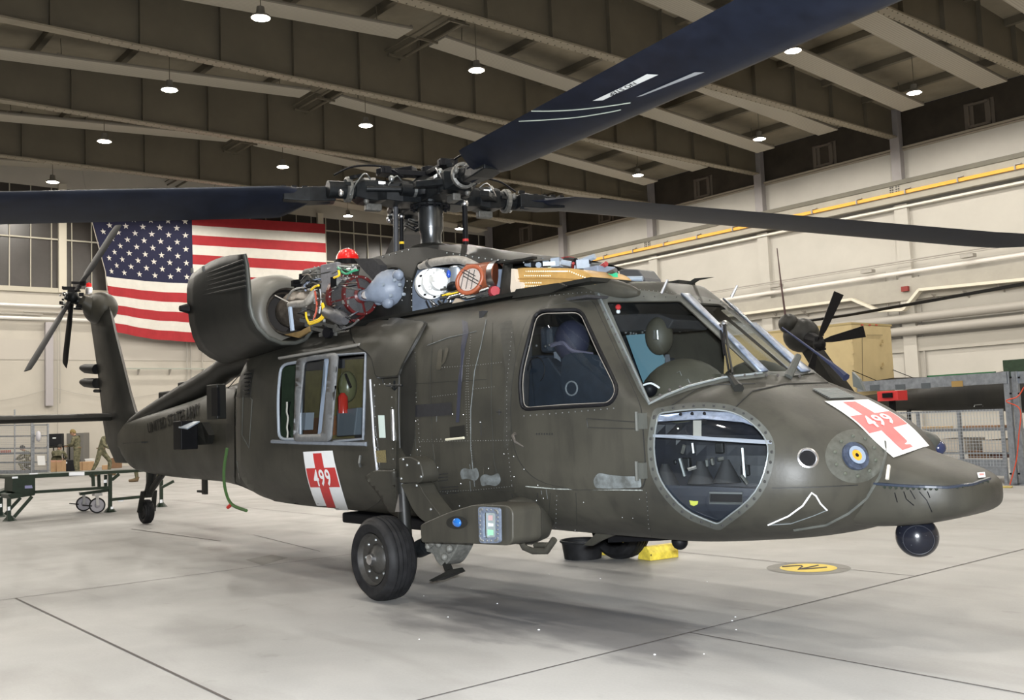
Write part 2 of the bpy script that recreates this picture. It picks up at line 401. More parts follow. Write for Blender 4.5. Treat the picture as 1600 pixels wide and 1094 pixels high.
m_grey = mat('grey_primer', (.24, .28, .33), .45, noise=.15, scale=12)
m_rivet = mat('rivet_metal', (.24, .25, .25), .35, metal=.8)
m_seam = mat('seam_dark', (.012, .012, .011), .6)
m_white = mat('marking_white', (.78, .79, .8), .45, noise=.04, scale=10)
m_red = mat('marking_red', (.50, .03, .03), .45, noise=.06, scale=12)
m_glass = mat('canopy_glass', (.75, .8, .8), .02, trans=1., ior=1.05, spec=.5)
def glass_nodes():
    nt = m_glass.node_tree; b = nt.nodes['Principled BSDF']; nt.nodes.remove(b)
    out = [n_ for n_ in nt.nodes if n_.type == 'OUTPUT_MATERIAL'][0]
    tr = nt.nodes.new('ShaderNodeBsdfTransparent'); tr.inputs[0].default_value = (.80, .84, .85, 1)
    gl = nt.nodes.new('ShaderNodeBsdfGlossy'); gl.inputs['Roughness'].default_value = .04; gl.inputs[0].default_value = (.9, .93, 1, 1)
    lw = nt.nodes.new('ShaderNodeLayerWeight'); lw.inputs[0].default_value = .5
    pw_ = nt.nodes.new('ShaderNodeMath'); pw_.operation = 'POWER'; pw_.inputs[1].default_value = 4.5; nt.links.new(lw.outputs['Facing'], pw_.inputs[0])
    fr_ = nt.nodes.new('ShaderNodeMath'); fr_.operation = 'MULTIPLY_ADD'; fr_.inputs[1].default_value = .8; fr_.inputs[2].default_value = .05; nt.links.new(pw_.outputs[0], fr_.inputs[0])
    mx = nt.nodes.new('ShaderNodeMixShader')
    nt.links.new(fr_.outputs[0], mx.inputs[0]); nt.links.new(tr.outputs[0], mx.inputs[1]); nt.links.new(gl.outputs[0], mx.inputs[2]); nt.links.new(mx.outputs[0], out.inputs[0])
glass_nodes()

# ---- the hull as one analytic surface: point = F(x, angle about the axis y=0, z=zc(x))
fw = pchip([(-9.9, .10), (-9.3, .17), (-8, .27), (-6.5, .40), (-5.6, .49), (-4.6, .60), (-3.9, .75), (-3.55, .92), (-3.2, 1.13), (-2.9, 1.18), (1.2, 1.18), (2.0, 1.15), (2.5, 1.10), (3.0, .99), (3.3, .88), (3.5, .77), (3.62, .64), (3.72, .46), (3.78, .25), (3.8, .04)])
fzb = pchip([(-9.9, 1.2), (-9.6, 1.0), (-9.1, .84), (-7.5, .76), (-5.6, .73), (-4.5, .65), (-3.3, .57), (-1, .53), (2.4, .51), (3.0, .55), (3.4, .61), (3.6, .70), (3.72, .80), (3.8, .97)])
fzt = pchip([(-9.9, 1.68), (-9.0, 1.70), (-8, 1.76), (-6.5, 1.88), (-5.6, 1.98), (-4.6, 2.08), (-3.9, 2.2), (-3.4, 2.36), (-3.0, 2.42), (1.6, 2.40), (2.1, 2.37), (2.4, 2.30), (2.7, 2.20), (3.0, 2.0), (3.3, 1.5)])
fznt = pchip([(1.5, 1.5), (2.3, 1.60), (2.7, 1.63), (2.85, 1.635), (3.05, 1.575), (3.3, 1.475), (3.5, 1.36), (3.65, 1.25), (3.75, 1.12), (3.8, 1.0)])
AX = lambda x: .98 if x > 3.2 else lerp(1.25, .98, min(1, max(0, (x-2.2)/1.0)))
def planeof(a, b, c):
    a, b, c = V(a), V(b), V(c); n_ = (b-a).cross(c-a).normalized()
    if n_.x < 0: n_ = -n_
    return n_, n_.dot(a)
WS_C = planeof((2.25, -.27, 2.22), (2.96, -.32, 1.645), (2.25, .27, 2.22))
WS_S = planeof((2.25, -.27, 2.22), (2.96, -.32, 1.645), (2.55, -1.0, 1.49))
WS_P = planeof((2.25, .27, 2.22), (2.96, .32, 1.645), (2.55, 1.0, 1.49))
def superr(dy, dz, w, h, n_):
    return 1/((abs(dy)/w)**n_+(abs(dz)/h)**n_)**(1/n_)
def smin(a, k):
    m = min(a); return -math.log(sum(math.exp(-(q-m)*k) for q in a))/k+m
def FR(x, th):
    dy, dz = -cos(th), sin(th); zc = AX(x); w = fw(x)      # th=0 looks to starboard
    zb, zt = fzb(x), fzt(x)
    up = dz > 0
    n_low = 3.0 if x < 2.4 else lerp(3.0, 2.3, min(1, (x-2.4)/1.0))
    rl = superr(dy, dz, w, zc-zb, n_low)
    if not up: return rl
    rc = superr(dy, dz, w, zt-zc, 3.8 if x > -3.3 else 3.0)
    rn = superr(dy, dz, w, max(.03, fznt(x)-zc), 2.5)
    if x < 1.45: return rc
    c = [rc]
    for nn, dd in (WS_C, WS_S, WS_P):
        q = nn.y*dy+nn.z*dz
        if q > 1e-4: c.append(max(.01, (dd-nn.x*x-nn.z*zc)/q))
    rw = smin(c, 90)
    return max(rn, rw)
def F(x, th, off=0):
    r = FR(x, th)+off; return V((x, -cos(th)*r, AX(x)+sin(th)*r))
XS = [-9.9+.2*i for i in range(22)]+[-5.6+.1*i for i in range(21)]+[-3.5+.05*i for i in range(92)]
while XS[-1] < 3.4: XS.append(XS[-1]+.025)
XS += [3.44, 3.48, 3.52, 3.56, 3.6, 3.64, 3.67, 3.7, 3.73, 3.75, 3.77, 3.785, 3.795, 3.8]
NT = 192
THS = [-pi+2*pi*j/NT for j in range(NT+1)]
sv = [F(x, t) for x in XS for t in THS[:-1]]
sf = [(i*NT+j, i*NT+(j+1) % NT, (i+1)*NT+(j+1) % NT, (i+1)*NT+j) for i in range(len(XS)-1) for j in range(NT)]
BVH = BVHTree.FromPolygons(sv, sf)
def hit(q, far=False):
    v = ray(q); o = CAMP; h = BVH.ray_cast(o, v)
    return h[0]
def par(p): return (p.x, atan2(p.z-AX(p.x), -p.y))
def pxs(Q, n=0):
    out = []
    for q in Q:
        p = hit(q)
        if p is None:
            print('MISS', q); continue
        out.append(par(p))
    return out
def dense(Q, step=6, closed=True):
    out = []; k = len(Q)
    for i in range(k if closed else k-1):
        a, b_ = Q[i], Q[(i+1) % k]; n_ = max(1, int(sqrt((a[0]-b_[0])**2+(a[1]-b_[1])**2)/step))
        for j in range(n_): out.append((lerp(a[0], b_[0], j/n_), lerp(a[1], b_[1], j/n_)))
    if not closed: out.append(Q[-1])
    return out
def rnd(Q, r=6, n=4):
    out = []; k = len(Q)
    for i in range(k):
        p, a, b_ = V(Q[i][:2]), V(Q[i-1][:2]), V(Q[(i+1) % k][:2]); rr = Q[i][2] if len(Q[i]) > 2 else r
        d1 = (a-p); d2 = (b_-p); r1 = min(rr, d1.length*.45); r2 = min(rr, d2.length*.45)
        s_, e_ = p+d1.normalized()*r1, p+d2.normalized()*r2
        for j in range(n+1):
            t = j/n; w_ = (1-t)**2*s_+2*t*(1-t)*p+t*t*e_; out.append((w_.x, w_.y))
    return out
def inside(pt, poly):
    x, y_ = pt; c = False; j = len(poly)-1
    for i in range(len(poly)):
        if (poly[i][1] > y_) != (poly[j][1] > y_) and x < (poly[j][0]-poly[i][0])*(y_-poly[i][1])/(poly[j][1]-poly[i][1])+poly[i][0]: c = not c
        j = i
    return c
def outline(Q, r=6, step=6): return pxs(dense(rnd(Q, r), step))
def mirror(P): return [(x, (pi-t if t > -pi/2 else -pi-t)) for x, t in P]
def unwrap(P):
    return [(x, t) for x, t in P]
def cdt_mesh(pts, loops, keep, off, Fn=None):
    Fn = Fn or F; vs = [V(p) for p in pts]; es = []
    for L_ in loops:
        n0 = len(vs); vs += [V(p) for p in L_]; es += [(n0+i, n0+(i+1) % len(L_)) for i in range(len(L_))]
    r = delaunay_2d_cdt(vs, es, [], 0, 1e-6)
    mb = MB(); P = r[0]; fs = []
    for f in r[2]:
        c = sum((P[i] for i in f), V((0, 0)))/len(f)
        if keep(c): fs.append(tuple(f))
    mb.add([Fn(p.x, p.y, off) for p in P], fs); return mb
def patch(P, off=.004, dx=.05, dt=.045, holes=()):
    xs = [p[0] for p in P]; ts = [p[1] for p in P]; pts = []
    x = min(xs)+dx/2
    while x < max(xs):
        t = min(ts)+dt/2
        while t < max(ts):
            if inside((x, t), P): pts.append((x, t))
            t += dt
        x += dx
    return cdt_mesh(pts, [P]+list(holes), lambda c: inside(c, P) and not any(inside(c, h) for h in holes), off)
def seam(P, off=.002, r=.004, closed=True, n=5):
    return MB().tube([F(x, t, off) for x, t in P], r, n, closed=closed)
def hp(name, mb, ms, parent=None, **k): return build(name, mb, ms, parent=parent or HELI, world=True, **k)
# window outlines, read off the surface
O_door = outline([(838, 487, 16), (907, 485, 12), (967, 612, 18), (955, 632, 10), (817, 640, 10), (812, 590, 30)])
O_ws1 = outline([(948, 473, 4), (1062, 472, 4), (1182, 583, 4), (1075, 604, 40), (1014, 625, 4)], 4)
O_wsc = outline([(1078, 476, 4), (1128, 478, 4), (1262, 583, 4), (1200, 580, 4)], 4)
O_chin = outline([(1028, 648, 8), (1090, 640, 60), (1150, 645, 60), (1190, 675, 40), (1204, 705, 40), (1185, 770, 60), (1122, 817, 6), (1070, 797, 60), (1030, 750, 50), (1022, 700, 20)])
O_cab = outline([(441, 569, 12), (500, 560, 6), (575, 552, 6), (572, 684, 8), (438, 688, 12), (436, 620, 60)])
O_port_cab = mirror(outline([(480, 580, 14), (568, 576, 14), (565, 675, 14), (475, 675, 14)]))
O_port_door = mirror(O_door)
O_ws1m = mirror(O_ws1)
HOLES = [O_door, O_ws1, O_wsc, O_chin, O_cab, O_port_door, O_ws1m, mirror(O_chin)]
def port(P): return P
# domain split at the belly line, so every outline lies inside it
pts = [(x, t) for x in XS for t in THS]
bb = [(min(p[0] for p in h), max(p[0] for p in h), min(p[1] for p in h), max(p[1] for p in h), h) for h in HOLES]
def keep(c):
    for a, b_, e, f_, h in bb:
        if a <= c[0] <= b_ and e <= c[1] <= f_ and inside(c, h): return False
    return True
def near_loop(p):
    for a, b_, e, f_, h in bb:
        if a-.02 <= p[0] <= b_+.02 and e-.02 <= p[1] <= f_+.02:
            for q in h:
                if abs(q[0]-p[0]) < .012 and abs(q[1]-p[1]) < .012: return True
    return False
pts = [p for p in pts if not near_loop(p)]
hull = cdt_mesh([p for p in pts if p[0] > -3.62], HOLES, keep, 0)
hp('fuselage', hull, m_od, smooth=50, fixn=False)
bm_ = cdt_mesh([p for p in pts if p[0] < -3.58], [], lambda c: True, 0)
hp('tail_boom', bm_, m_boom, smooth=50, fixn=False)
# ---- beak under the nose dome, then one surface tree for everything that lies on the hull
fbw = pchip([(3.3, .36), (3.6, .42), (3.8, .42), (4.0, .39), (4.12, .33), (4.2, .24), (4.24, .12), (4.25, .03)])
fbt = pchip([(3.3, 1.22), (3.6, 1.2), (3.78, 1.135), (3.9, 1.085), (4.05, 1.035), (4.17, .985), (4.24, .93), (4.25, .9)])
fbb = pchip([(3.3, .68), (3.6, .665), (3.9, .69), (4.1, .735), (4.2, .775), (4.24, .82), (4.25, .86)])
bxs = [3.3+.05*i for i in range(17)]+[4.13, 4.16, 4.19, 4.21, 4.225, 4.235, 4.243, 4.248, 4.25]
def BF(x, th):
    zc = .92 if x < 4.1 else lerp(.92, .88, (x-4.1)/.15); w = fbw(x); dy, dz = -cos(th), sin(th)
    r = superr(dy, dz, w, max(.02, fbt(x)-zc), 2.3) if dz > 0 else superr(dy, dz, w, max(.02, zc-fbb(x)), 4.2)
    return V((x, dy*r, zc+dz*r))
BT = 64
bv = [BF(x, -pi+2*pi*j/BT) for x in bxs for j in range(BT)]
bfc = [(i*BT+j, i*BT+(j+1) % BT, (i+1)*BT+(j+1) % BT, (i+1)*BT+j) for i in range(len(bxs)-1) for j in range(BT)]
beak = MB().add(bv, bfc+[tuple((len(bxs)-1)*BT+j for j in range(BT))])
beak_o = hp('radar_beak', beak, m_od, smooth=50)
ALL = BVHTree.FromPolygons(sv+bv, sf+[tuple(i+len(sv) for i in f) for f in bfc])
def hit2(q, off=.0):
    v = ray(q); p, n_, i, d_ = ALL.ray_cast(CAMP, v)
    if p is None: return None
    if n_.dot(v) > 0: n_ = -n_
    return p+n_*off
def hl(Q, off=0): return [p for p in (hit2(q, off) for q in Q) if p is not None]
def ppatch(Q, off=.004, step=7, holes=(), fn=None):
    fn = fn or hit2; xs = [q[0] for q in Q]; ys = [q[1] for q in Q]; pts = []
    x = min(xs)+step/2
    while x < max(xs):
        y_ = min(ys)+step/2
        while y_ < max(ys):
            if inside((x, y_), Q) and not any(inside((x, y_), h) for h in holes): pts.append((x, y_))
            y_ += step
        x += step
    vs = [V(p) for p in pts]; es = []
    for L_ in [Q]+list(holes):
        n0 = len(vs); vs += [V(p) for p in L_]; es += [(n0+i, n0+(i+1) % len(L_)) for i in range(len(L_))]
    r = delaunay_2d_cdt(vs, es, [], 0, 1e-4); P = r[0]; fs = []
    for f in r[2]:
        c = sum((P[i] for i in f), V((0, 0)))/len(f)
        if inside(c, Q) and not any(inside(c, h) for h in holes): fs.append(tuple(f))
    out = []; last = None
    for p in P:
        out.append(fn((p.x, p.y), off))
    fs = [f for f in fs if all(out[i] is not None for i in f) and max((out[f[i]]-out[f[i-1]]).length for i in range(len(f))) < .6]
    return MB().add([p or V((0, 0, 1)) for p in out], fs)
def pline(Q, r=.004, off=.002, step=8, closed=False, n=5):
    P = [hit2(q, off) for q in dense(Q, step, closed)]; P = [p for p in P if p is not None]
    return MB().tube(P, r, n, closed=closed)
def prow(mb, Q, sp=8, r=.006, closed=False, off=.001, jit=0):
    L_ = dense(Q, 1., closed); acc = 0
    for i in range(0, len(L_), max(1, int(sp))):
        h = hit2(L_[i], off)
        if h is not None: mb.sph(h, r, 6, 4)
    return mb
def rpx(Q, r=6, step=6): return dense(rnd(Q, r), step)
def grow(Q, k, c=None):
    cx = sum(q[0] for q in Q)/len(Q); cy = sum(q[1] for q in Q)/len(Q)
    out = []
    for q in Q:
        d_ = V((q[0]-cx, q[1]-cy)); L_ = d_.length; d_ = d_*((L_+k)/L_); out.append((cx+d_.x, cy+d_.y))
    return out
PX_door = rpx([(838, 487, 16), (907, 485, 12), (967, 612, 18), (955, 632, 10), (817, 640, 10), (812, 590, 30)])
PX_ws1 = rpx([(948, 473, 4), (1062, 472, 4), (1182, 583, 4), (1075, 604, 40), (1014, 625, 4)])
PX_wsc = rpx([(1078, 475, 4), (1124, 477, 4), (1246, 581, 4), (1202, 583, 4)])
PX_ws2 = rpx([(1143, 477, 3), (1176, 482, 4), (1276, 578, 3), (1266, 580, 3)])
PX_chin = rpx([(1028, 648, 8), (1090, 640, 60), (1150, 645, 60), (1190, 675, 40), (1204, 705, 40), (1185, 770, 60), (1122, 817, 6), (1070, 797, 60), (1030, 750, 50), (1022, 700, 20)])
PX_cab = rpx([(441, 569, 12), (500, 560, 6), (575, 552, 6), (572, 684, 8), (438, 688, 12), (436, 620, 60)])
# glass
wsf = hp('windscreen_frame', ppatch([(928, 458), (995, 455), (1066, 461), (1150, 471), (1192, 484), (1296, 590), (1240, 589), (1190, 591), (1130, 598), (1075, 612), (1013, 634), (997, 610), (960, 530)], .010, 7, [PX_ws1, PX_wsc, PX_ws2]), m_odf, smooth=50)
hp('windscreen', patch(O_ws1, -.004), m_glass, parent=wsf, smooth=60)
hp('centre_windscreen', patch(O_wsc, -.004), m_glass, parent=wsf, smooth=60)
hp('port_windscreen', patch(mirror(O_ws1), -.004), m_glass, parent=wsf, smooth=60)
m_post = mat('windscreen_post', (.16, .19, .25), .35, metal=.3, noise=.3, scale=30)
for Q in ([(1062, 463), (1075, 464), (1198, 584), (1186, 584)], [(1127, 470), (1138, 472), (1264, 584), (1250, 584)]):
    b_ = ppatch(Q, .022, 6); hp('windscreen_post', b_, m_post, parent=wsf, smooth=50, solid=.015)
m_seal = mat('bright_seal', (.19, .21, .215), .35, metal=.4)
hp('pillar_seal', pline([(935, 462), (950, 495), (985, 568), (1014, 632)], .009, .014), m_seal, parent=wsf)
hp('sill_seal', pline([(1013, 634), (1040, 620), (1075, 606), (1130, 592), (1190, 585)], .008, .014), m_seal, parent=wsf)
r_ = MB(); prow(r_, [(1016, 628), (1045, 612), (1080, 602), (1130, 590), (1185, 588), (1262, 590)], 17, .011, off=.012)
prow(r_, [(938, 478), (960, 520), (985, 575), (1008, 622)], 13, .008, off=.012); prow(r_, [(955, 464), (1055, 466), (1140, 475)], 17, .006, off=.012)
hp('frame_bolts', r_, mat('bolt_brown', (.05, .045, .042), .5), parent=wsf)
# cockpit door
PXD = rpx([(862, 477, 30), (926, 470, 10), (1003, 640, 20), (1010, 745, 8), (1004, 763, 6), (900, 765, 5), (838, 752, 30), (806, 715, 30), (797, 640, 40), (806, 560, 40), (826, 492, 20)], step=8)
door = hp('cockpit_door', ppatch(PXD, .008, 9, [PX_door]), m_od, smooth=50)
hp('door_window', patch(O_door, -.002), m_glass, parent=door, smooth=60)
hp('window_seal', MB().tube(hl(PX_door, .01), .013, 6, closed=True), m_blk, parent=door)
hp('inner_window_rim', MB().tube(hl(grow(PX_door, -4), .004), .0035, 5, closed=True), mat('rim_tan', (.16, .145, .125), .5), parent=door)
hp('door_edge_gap', MB().tube(hl(PXD, .004), .005, 5, closed=True), m_seam, parent=door)
h0 = hit2((808, 680), .01); h1 = hit2((823, 697), .05)
hp('door_handle', MB().tube([hit2((806, 678), .008), hit2((808, 681), .04), hit2((813, 690), .05), hit2((823, 698), .03)], [.014, .013, .010, .004], 8), mat('handle_grey', (.10, .09, .08), .4, metal=.5), parent=door)
for q in ((1006, 658), (1006, 735)):
    p = hit2(q, .02); hp('door_hinge', MB().box(p, (.05, .04, .1)).tube([p+V((-.02, -.03, -.06)), p+V((-.02, -.03, .06))], .012, 6), m_odf, parent=door)
m_worn = mat('worn_primer', (.11, .122, .125), .5, noise=.45, scale=14, c2=(.05, .053, .05))
hp('worn_paint', ppatch(rpx([(928, 750, 6), (936, 738, 6), (950, 741, 5), (975, 744, 8), (1002, 744, 5), (1004, 761, 4), (960, 763, 8), (932, 762, 4)], 6, 4), .011, 8), m_worn, parent=door, smooth=50)
hp('door_seat_panel', pline([(918, 654), (1000, 660), (998, 670), (920, 668)], .003, .010, 8, True), m_seam, parent=door)
ltr = MB()
for i in range(7): ltr.box(hit2((840+4*i, 678), .009), (.012, .003, .012))
hp('door_stencil', ltr, m_seam, parent=door)
# chin window
chf = hp('chin_window_frame', ppatch(grow(PX_chin, 11), .009, 7, [grow(PX_chin, -1)]), m_odf, smooth=50)
hp('chin_window', patch(O_chin, -.003), m_glass, parent=chf, smooth=60)
hp('rim_seal', MB().tube(hl(PX_chin, .011), .005, 5, closed=True), m_seal, parent=chf)
r_ = MB(); prow(r_, grow(PX_chin, 6), 15, .010, True, .010); hp('frame_bolts', r_, mat('bolt_dark2', (.03, .03, .03), .4), parent=chf)
hp('window_bar', ppatch([(1022, 679), (1110, 684), (1206, 690), (1206, 695), (1110, 689), (1022, 683)], .008, 6), mat('bar_grey', (.15, .17, .20), .4), parent=chf, solid=.01)
hp('window_bar', ppatch([(1028, 650), (1090, 643), (1150, 646), (1184, 668), (1160, 660), (1100, 655), (1028, 659)], .004, 6), m_post, parent=chf, solid=.006)
r_ = MB()
for q in ((1047, 650), (1064, 649), (1082, 648), (1101, 648)): r_.sph(hit2(q, .008), .014, 8, 5, (1, .5, 1))
hp('bar_bolts', r_, m_blk, parent=chf)
for nm, P in (('port_chin_window', mirror(O_chin)), ('port_door_window', O_port_door)): hp(nm, patch(P, -.003), m_glass, smooth=60)
# cabin sliding door with its windows
PXC = rpx([(362, 580, 20), (376, 566, 10), (430, 552, 20), (500, 545, 10), (592, 540, 10), (600, 600, 30), (608, 700, 30), (600, 780, 20), (570, 797, 10), (470, 788, 20), (400, 777, 20), (366, 760, 30), (354, 690, 40), (352, 630, 40)], step=9)
cd = hp('sliding_cabin_door', ppatch(PXC, .012, 10, [PX_cab]), m_od, smooth=50)
hp('door_edge_gap', MB().tube(hl(PXC, .006), .006, 5, closed=True), m_seam, parent=cd)
m_lav = mat('window_frame_grey', (.17, .19, .22), .4, noise=.2, scale=20)
hp('window_frame', MB().tube(hl(rpx([(441, 571, 12), (472, 566, 4), (472, 686, 4), (438, 687, 12), (436, 620, 60)]), .014), .016, 8, closed=True), mat('frame_light', (.22, .25, .29), .4), parent=cd, smooth=60)
PXw = rpx([(468, 563, 8), (533, 553, 8), (522, 690, 8), (464, 690, 8)])
PXi = rpx([(480, 567, 6), (520, 561, 6), (508, 678, 5), (470, 679, 5)])
hp('window_frame', ppatch(PXw, .03, 8, [PXi]), mat('frame_mid', (.12, .125, .13), .45, noise=.2, scale=30), parent=cd, solid=.02, smooth=50)
hp('window_pane', ppatch(PXi, .02, 12), m_glass, parent=cd)
hp('window_frame', MB().tube(hl([(528, 556), (574, 553), (572, 620), (570, 686), (524, 690)], .016), .013, 6), m_lav, parent=cd, smooth=60)
hp('window_pane', ppatch(rpx([(528, 562, 4), (570, 556, 4), (568, 682, 4), (524, 686, 4)]), .002, 12), m_glass, parent=cd)
hp('window_slat', ppatch([(510, 560), (518, 560), (508, 680), (500, 680)], .025, 8), mat('slat_blue', (.2, .25, .33), .4), parent=cd)
hp('slide_rail', pline([(428, 690), (480, 692), (575, 694)], .020, .02), m_lav, parent=cd)
hp('slide_rail', pline([(440, 562), (520, 549), (566, 541)], .016, .03), mat('rail_light', (.3, .29, .27), .4, metal=.3), parent=cd)
hp('door_handle', MB().tube([hit2((566, 712), .02), hit2((569, 722), .05), hit2((566, 728), .02)], .012, 6), m_rivet, parent=cd)
for Q in ([(382, 610), (380, 680), (391, 700), (396, 625)], [(372, 720), (378, 765), (388, 772)]):
    hp('door_recess', pline(Q, .004, .014, 8, len(Q) > 3), m_odf, parent=cd)
hp('louvre', ppatch([(372, 583), (400, 577), (394, 622), (366, 626)], .018, 8), m_odd, parent=cd)
r_ = MB()
for i in range(6): r_.tube([hit2((386+i*.3, 586+i*6), .03), hit2((396-.6*i, 585+i*6), .03)], .008, 5)
hp('louvre_slats', r_, m_hub, parent=cd)
# inner cabin trim strips aft of the gunner station
hp('edge_trim', pline([(583, 594), (586, 640), (589, 690), (594, 735)], .010, .03), mat('bright_edge', (.8, .83, .9), .25, metal=.6))
p0 = hl(dense([(618, 640), (619, 660), (620, 688)], 8, False), .03)
hp('strut_tube', MB().tube(p0, .018, 8), m_silver, smooth=60)
hp('sill_panel', ppatch([(586, 600), (622, 600), (624, 768), (596, 768)], .02, 8), m_od, solid=.02)
hp('reflector', ppatch([(596, 649), (606, 649), (608, 684), (598, 684)], .034, 6), mat('reflector_pale', (.5, .58, .54), .4))
hp('vent_mesh', ppatch([(592, 704), (608, 703), (609, 722), (594, 722)], .034, 6), mat('mesh_gold', (.16, .13, .06), .4, noise=.5, scale=90))
r_ = MB(); prow(r_, [(590, 603), (592, 690), (600, 765)], 16, .007, off=.032); prow(r_, [(617, 605), (618, 690), (622, 765)], 16, .007, off=.032)
prow(r_, [(590, 602), (620, 600)], 8, .007, off=.032); hp('panel_bolts', r_, m_rivet)
hp('latch_bar', MB().tube([hit2((612, 603), .05), hit2((636, 603), .05)], .010, 6).tube([hit2((624, 596), .05), hit2((624, 610), .05)], .01, 6).tube(crom([hit2((620, 606), .05), hit2((624, 610), .05), hit2((628, 606), .05)], 4), .006, 5), m_hub)
hp('shock_fairing', ppatch(rpx([(628, 560, 4), (650, 545, 10), (652, 600, 10), (650, 690, 20), (640, 720, 10), (628, 700, 4)]), .012, 8), m_odd, smooth=50)
# raised intake shoulder panel and its hinge line
PXs = rpx([(549, 508, 8), (600, 499, 20), (667, 507, 5), (632, 571, 8), (626, 588, 5), (592, 590, 6), (584, 556, 12), (560, 542, 12), (552, 526, 8)], step=6)
hp('shoulder_cowling', ppatch(PXs, .03, 9), m_od, smooth=60)
hp('cowling_edge', MB().tube(hl(PXs, .015), .016, 6, closed=True), m_odd, smooth=60)
hp('hinge_line', pline([(669, 508), (655, 535), (634, 569), (627, 580), (626, 640), (628, 700)], .007, .02), m_seam)
# panel lines, rivets
def seampart(nm, Q, r=.0035, closed=False, m=None): return hp(nm, pline(Q, r, .003, 8, closed), m or m_seam)
seampart('panel_seam', [(760, 500), (752, 540), (742, 580), (736, 640), (736, 700), (742, 760)], .003, m=m_worn)
seampart('panel_seam', [(745, 518), (700, 528), (668, 540)], .0025, m=m_worn)
seampart('panel_seam', [(1046, 636), (1100, 602), (1180, 600)], .003)
seampart('panel_seam', [(1150, 636), (1175, 612), (1225, 601), (1310, 598)], .005)
seampart('panel_seam', [(1206, 763), (1280, 761), (1340, 758)], .003)
seampart('panel_seam', [(822, 760), (870, 764), (1004, 766)], .004, m=mat('seam_bright', (.3, .32, .3), .4, noise=.7, scale=60))
seampart('panel_seam', [(800, 772), (806, 800), (812, 828)], .0025)
hp('blade_scuff', ppatch([(722, 500), (731, 504), (733, 520), (727, 545), (722, 600), (718, 660), (713, 660), (716, 600), (721, 540), (724, 520)], .005, 6), mat('stain_blue', (.02, .022, .036), .5))
m_dkst = mat('stain_dark', (.014, .014, .016), .55, noise=.3, scale=40)
hp('painted_out_marking', ppatch([(644, 634), (660, 632), (706, 629), (707, 648), (690, 650), (645, 652)], .005, 6), m_dkst)
m_brst = mat('stain_brown', (.04, .036, .026), .5, noise=.3, scale=20)
for Q in ([(686, 546, 4), (692, 545, 4), (690, 578, 4), (681, 578, 4)], [(697, 542, 5), (702, 545, 4), (696, 566, 4), (690, 572, 4)]):
    hp('soot_stain', ppatch(rpx(Q, 4, 4), .004, 5), m_brst)
hp('step_recess', ppatch([(703, 668), (727, 664), (728, 684), (704, 686)], .005, 6), m_odd)
hp('step_lip', MB().tube([hit2((700, 687), .02), hit2((728, 684), .02)], .010, 6), mat('lip_tan', (.45, .43, .33), .5))
for Q in ([(719, 738, 6), (724, 731, 5), (738, 734, 6), (746, 730, 5), (750, 744, 5), (744, 752, 5), (730, 747, 6), (722, 750, 4)], [(750, 746, 5), (758, 740, 5), (768, 744, 4), (780, 738, 5), (784, 752, 5), (776, 760, 5), (764, 757, 5), (753, 760, 4)]):
    hp('worn_patch', ppatch(rpx(Q, 8, 4), .004, 6), m_worn)
r_ = MB()
for Q in ([(683, 575), (710, 573), (750, 570), (785, 566)], [(676, 620), (716, 615)], [(740, 608), (775, 604)], [(736, 520), (733, 560), (731, 600), (734, 660), (738, 720), (742, 760)], [(730, 560), (728, 620), (730, 680)],
          [(655, 690), (800, 688)], [(660, 770), (740, 766), (800, 760)]): prow(r_, Q, 4, .0032, off=0)
prow(r_, [(820, 650), (870, 646), (960, 638)], 10, .005, off=.008)
prow(r_, [(860, 492-30), (900, 458), (990, 452), (1060, 458)], 7, .004, off=0)
hp('rivet_rows', r_, m_rivet)
# nose fittings
nose_seam = [(1382, 690), (1384, 712), (1375, 745), (1355, 778), (1325, 802), (1290, 820), (1240, 828)]
seampart('dome_edge', nose_seam, .008, m=m_odf)
def ring(nm, q, prof, m, off=0, n=24, parent=None, smooth=50):
    p, nn, i, d_ = ALL.ray_cast(CAMP, ray(q)); nn = nn if nn.dot(ray(q)) < 0 else -nn
    return hp(nm, MB().lathe(prof, p+nn*off, nn, n=n), m, parent=parent, smooth=smooth)
l1 = ring('search_light', (1262, 716), [(.058, -.01), (.062, .008), (.052, .012), (.046, .004)], m_silver)
ring('light_glass', (1262, 716), [(.0, .004), (.046, .004)], m_blk, parent=l1)
l2 = ring('nose_sensor', (1336, 713), [(.085, -.01), (.085, .012), (.055, .014), (.055, .022), (.05, .022)], mat('sensor_blue', (.035, .045, .07), .35, noise=.5, scale=40))
ring('sensor_ring', (1336, 713), [(.052, .02), (.055, .026), (.035, .026), (.032, .018)], mat('sensor_pale', (.18, .22, .28), .4), parent=l2)
ring('sensor_lens', (1336, 713), [(.0, .018), (.034, .02)], mat('sensor_amber', (.5, .23, .02), .4), parent=l2)
ring('lens_eye', (1336, 713), [(.0, .024), (.012, .022)], m_blk, parent=l2)
hp('sensor_bolts', (lambda b: [b.sph(hit2((1336+34*cos(a)*.95, 713+31*sin(a)), .004), .012, 7, 5) for a in [i*pi/5+.2 for i in range(10)]] and b)(MB()), mat('bolt_green', (.06, .065, .05), .5), parent=l2)
halo = [(1336+47*cos(a), 713+42*sin(a)) for a in [i*pi/14 for i in range(28)]]
hin = [(1336+21*cos(a), 713+22*sin(a)) for a in [i*pi/14 for i in range(28)]]
hp('worn_ring', ppatch(halo, .0025, 7, [hin]), mat('halo_worn', (.060, .062, .053), .5, noise=.3, scale=14, c2=(.036, .035, .028)), smooth=50)
# paint scratches (bare outline on the lower nose)
hp('paint_scratch', pline([(1200, 820), (1232, 806), (1254, 790), (1268, 770), (1275, 775), (1282, 787), (1292, 797)], .005, .003), m_white)
hp('paint_scratch', pline([(1292, 797), (1270, 806), (1235, 818), (1200, 820)], .0025, .003), m_seal)
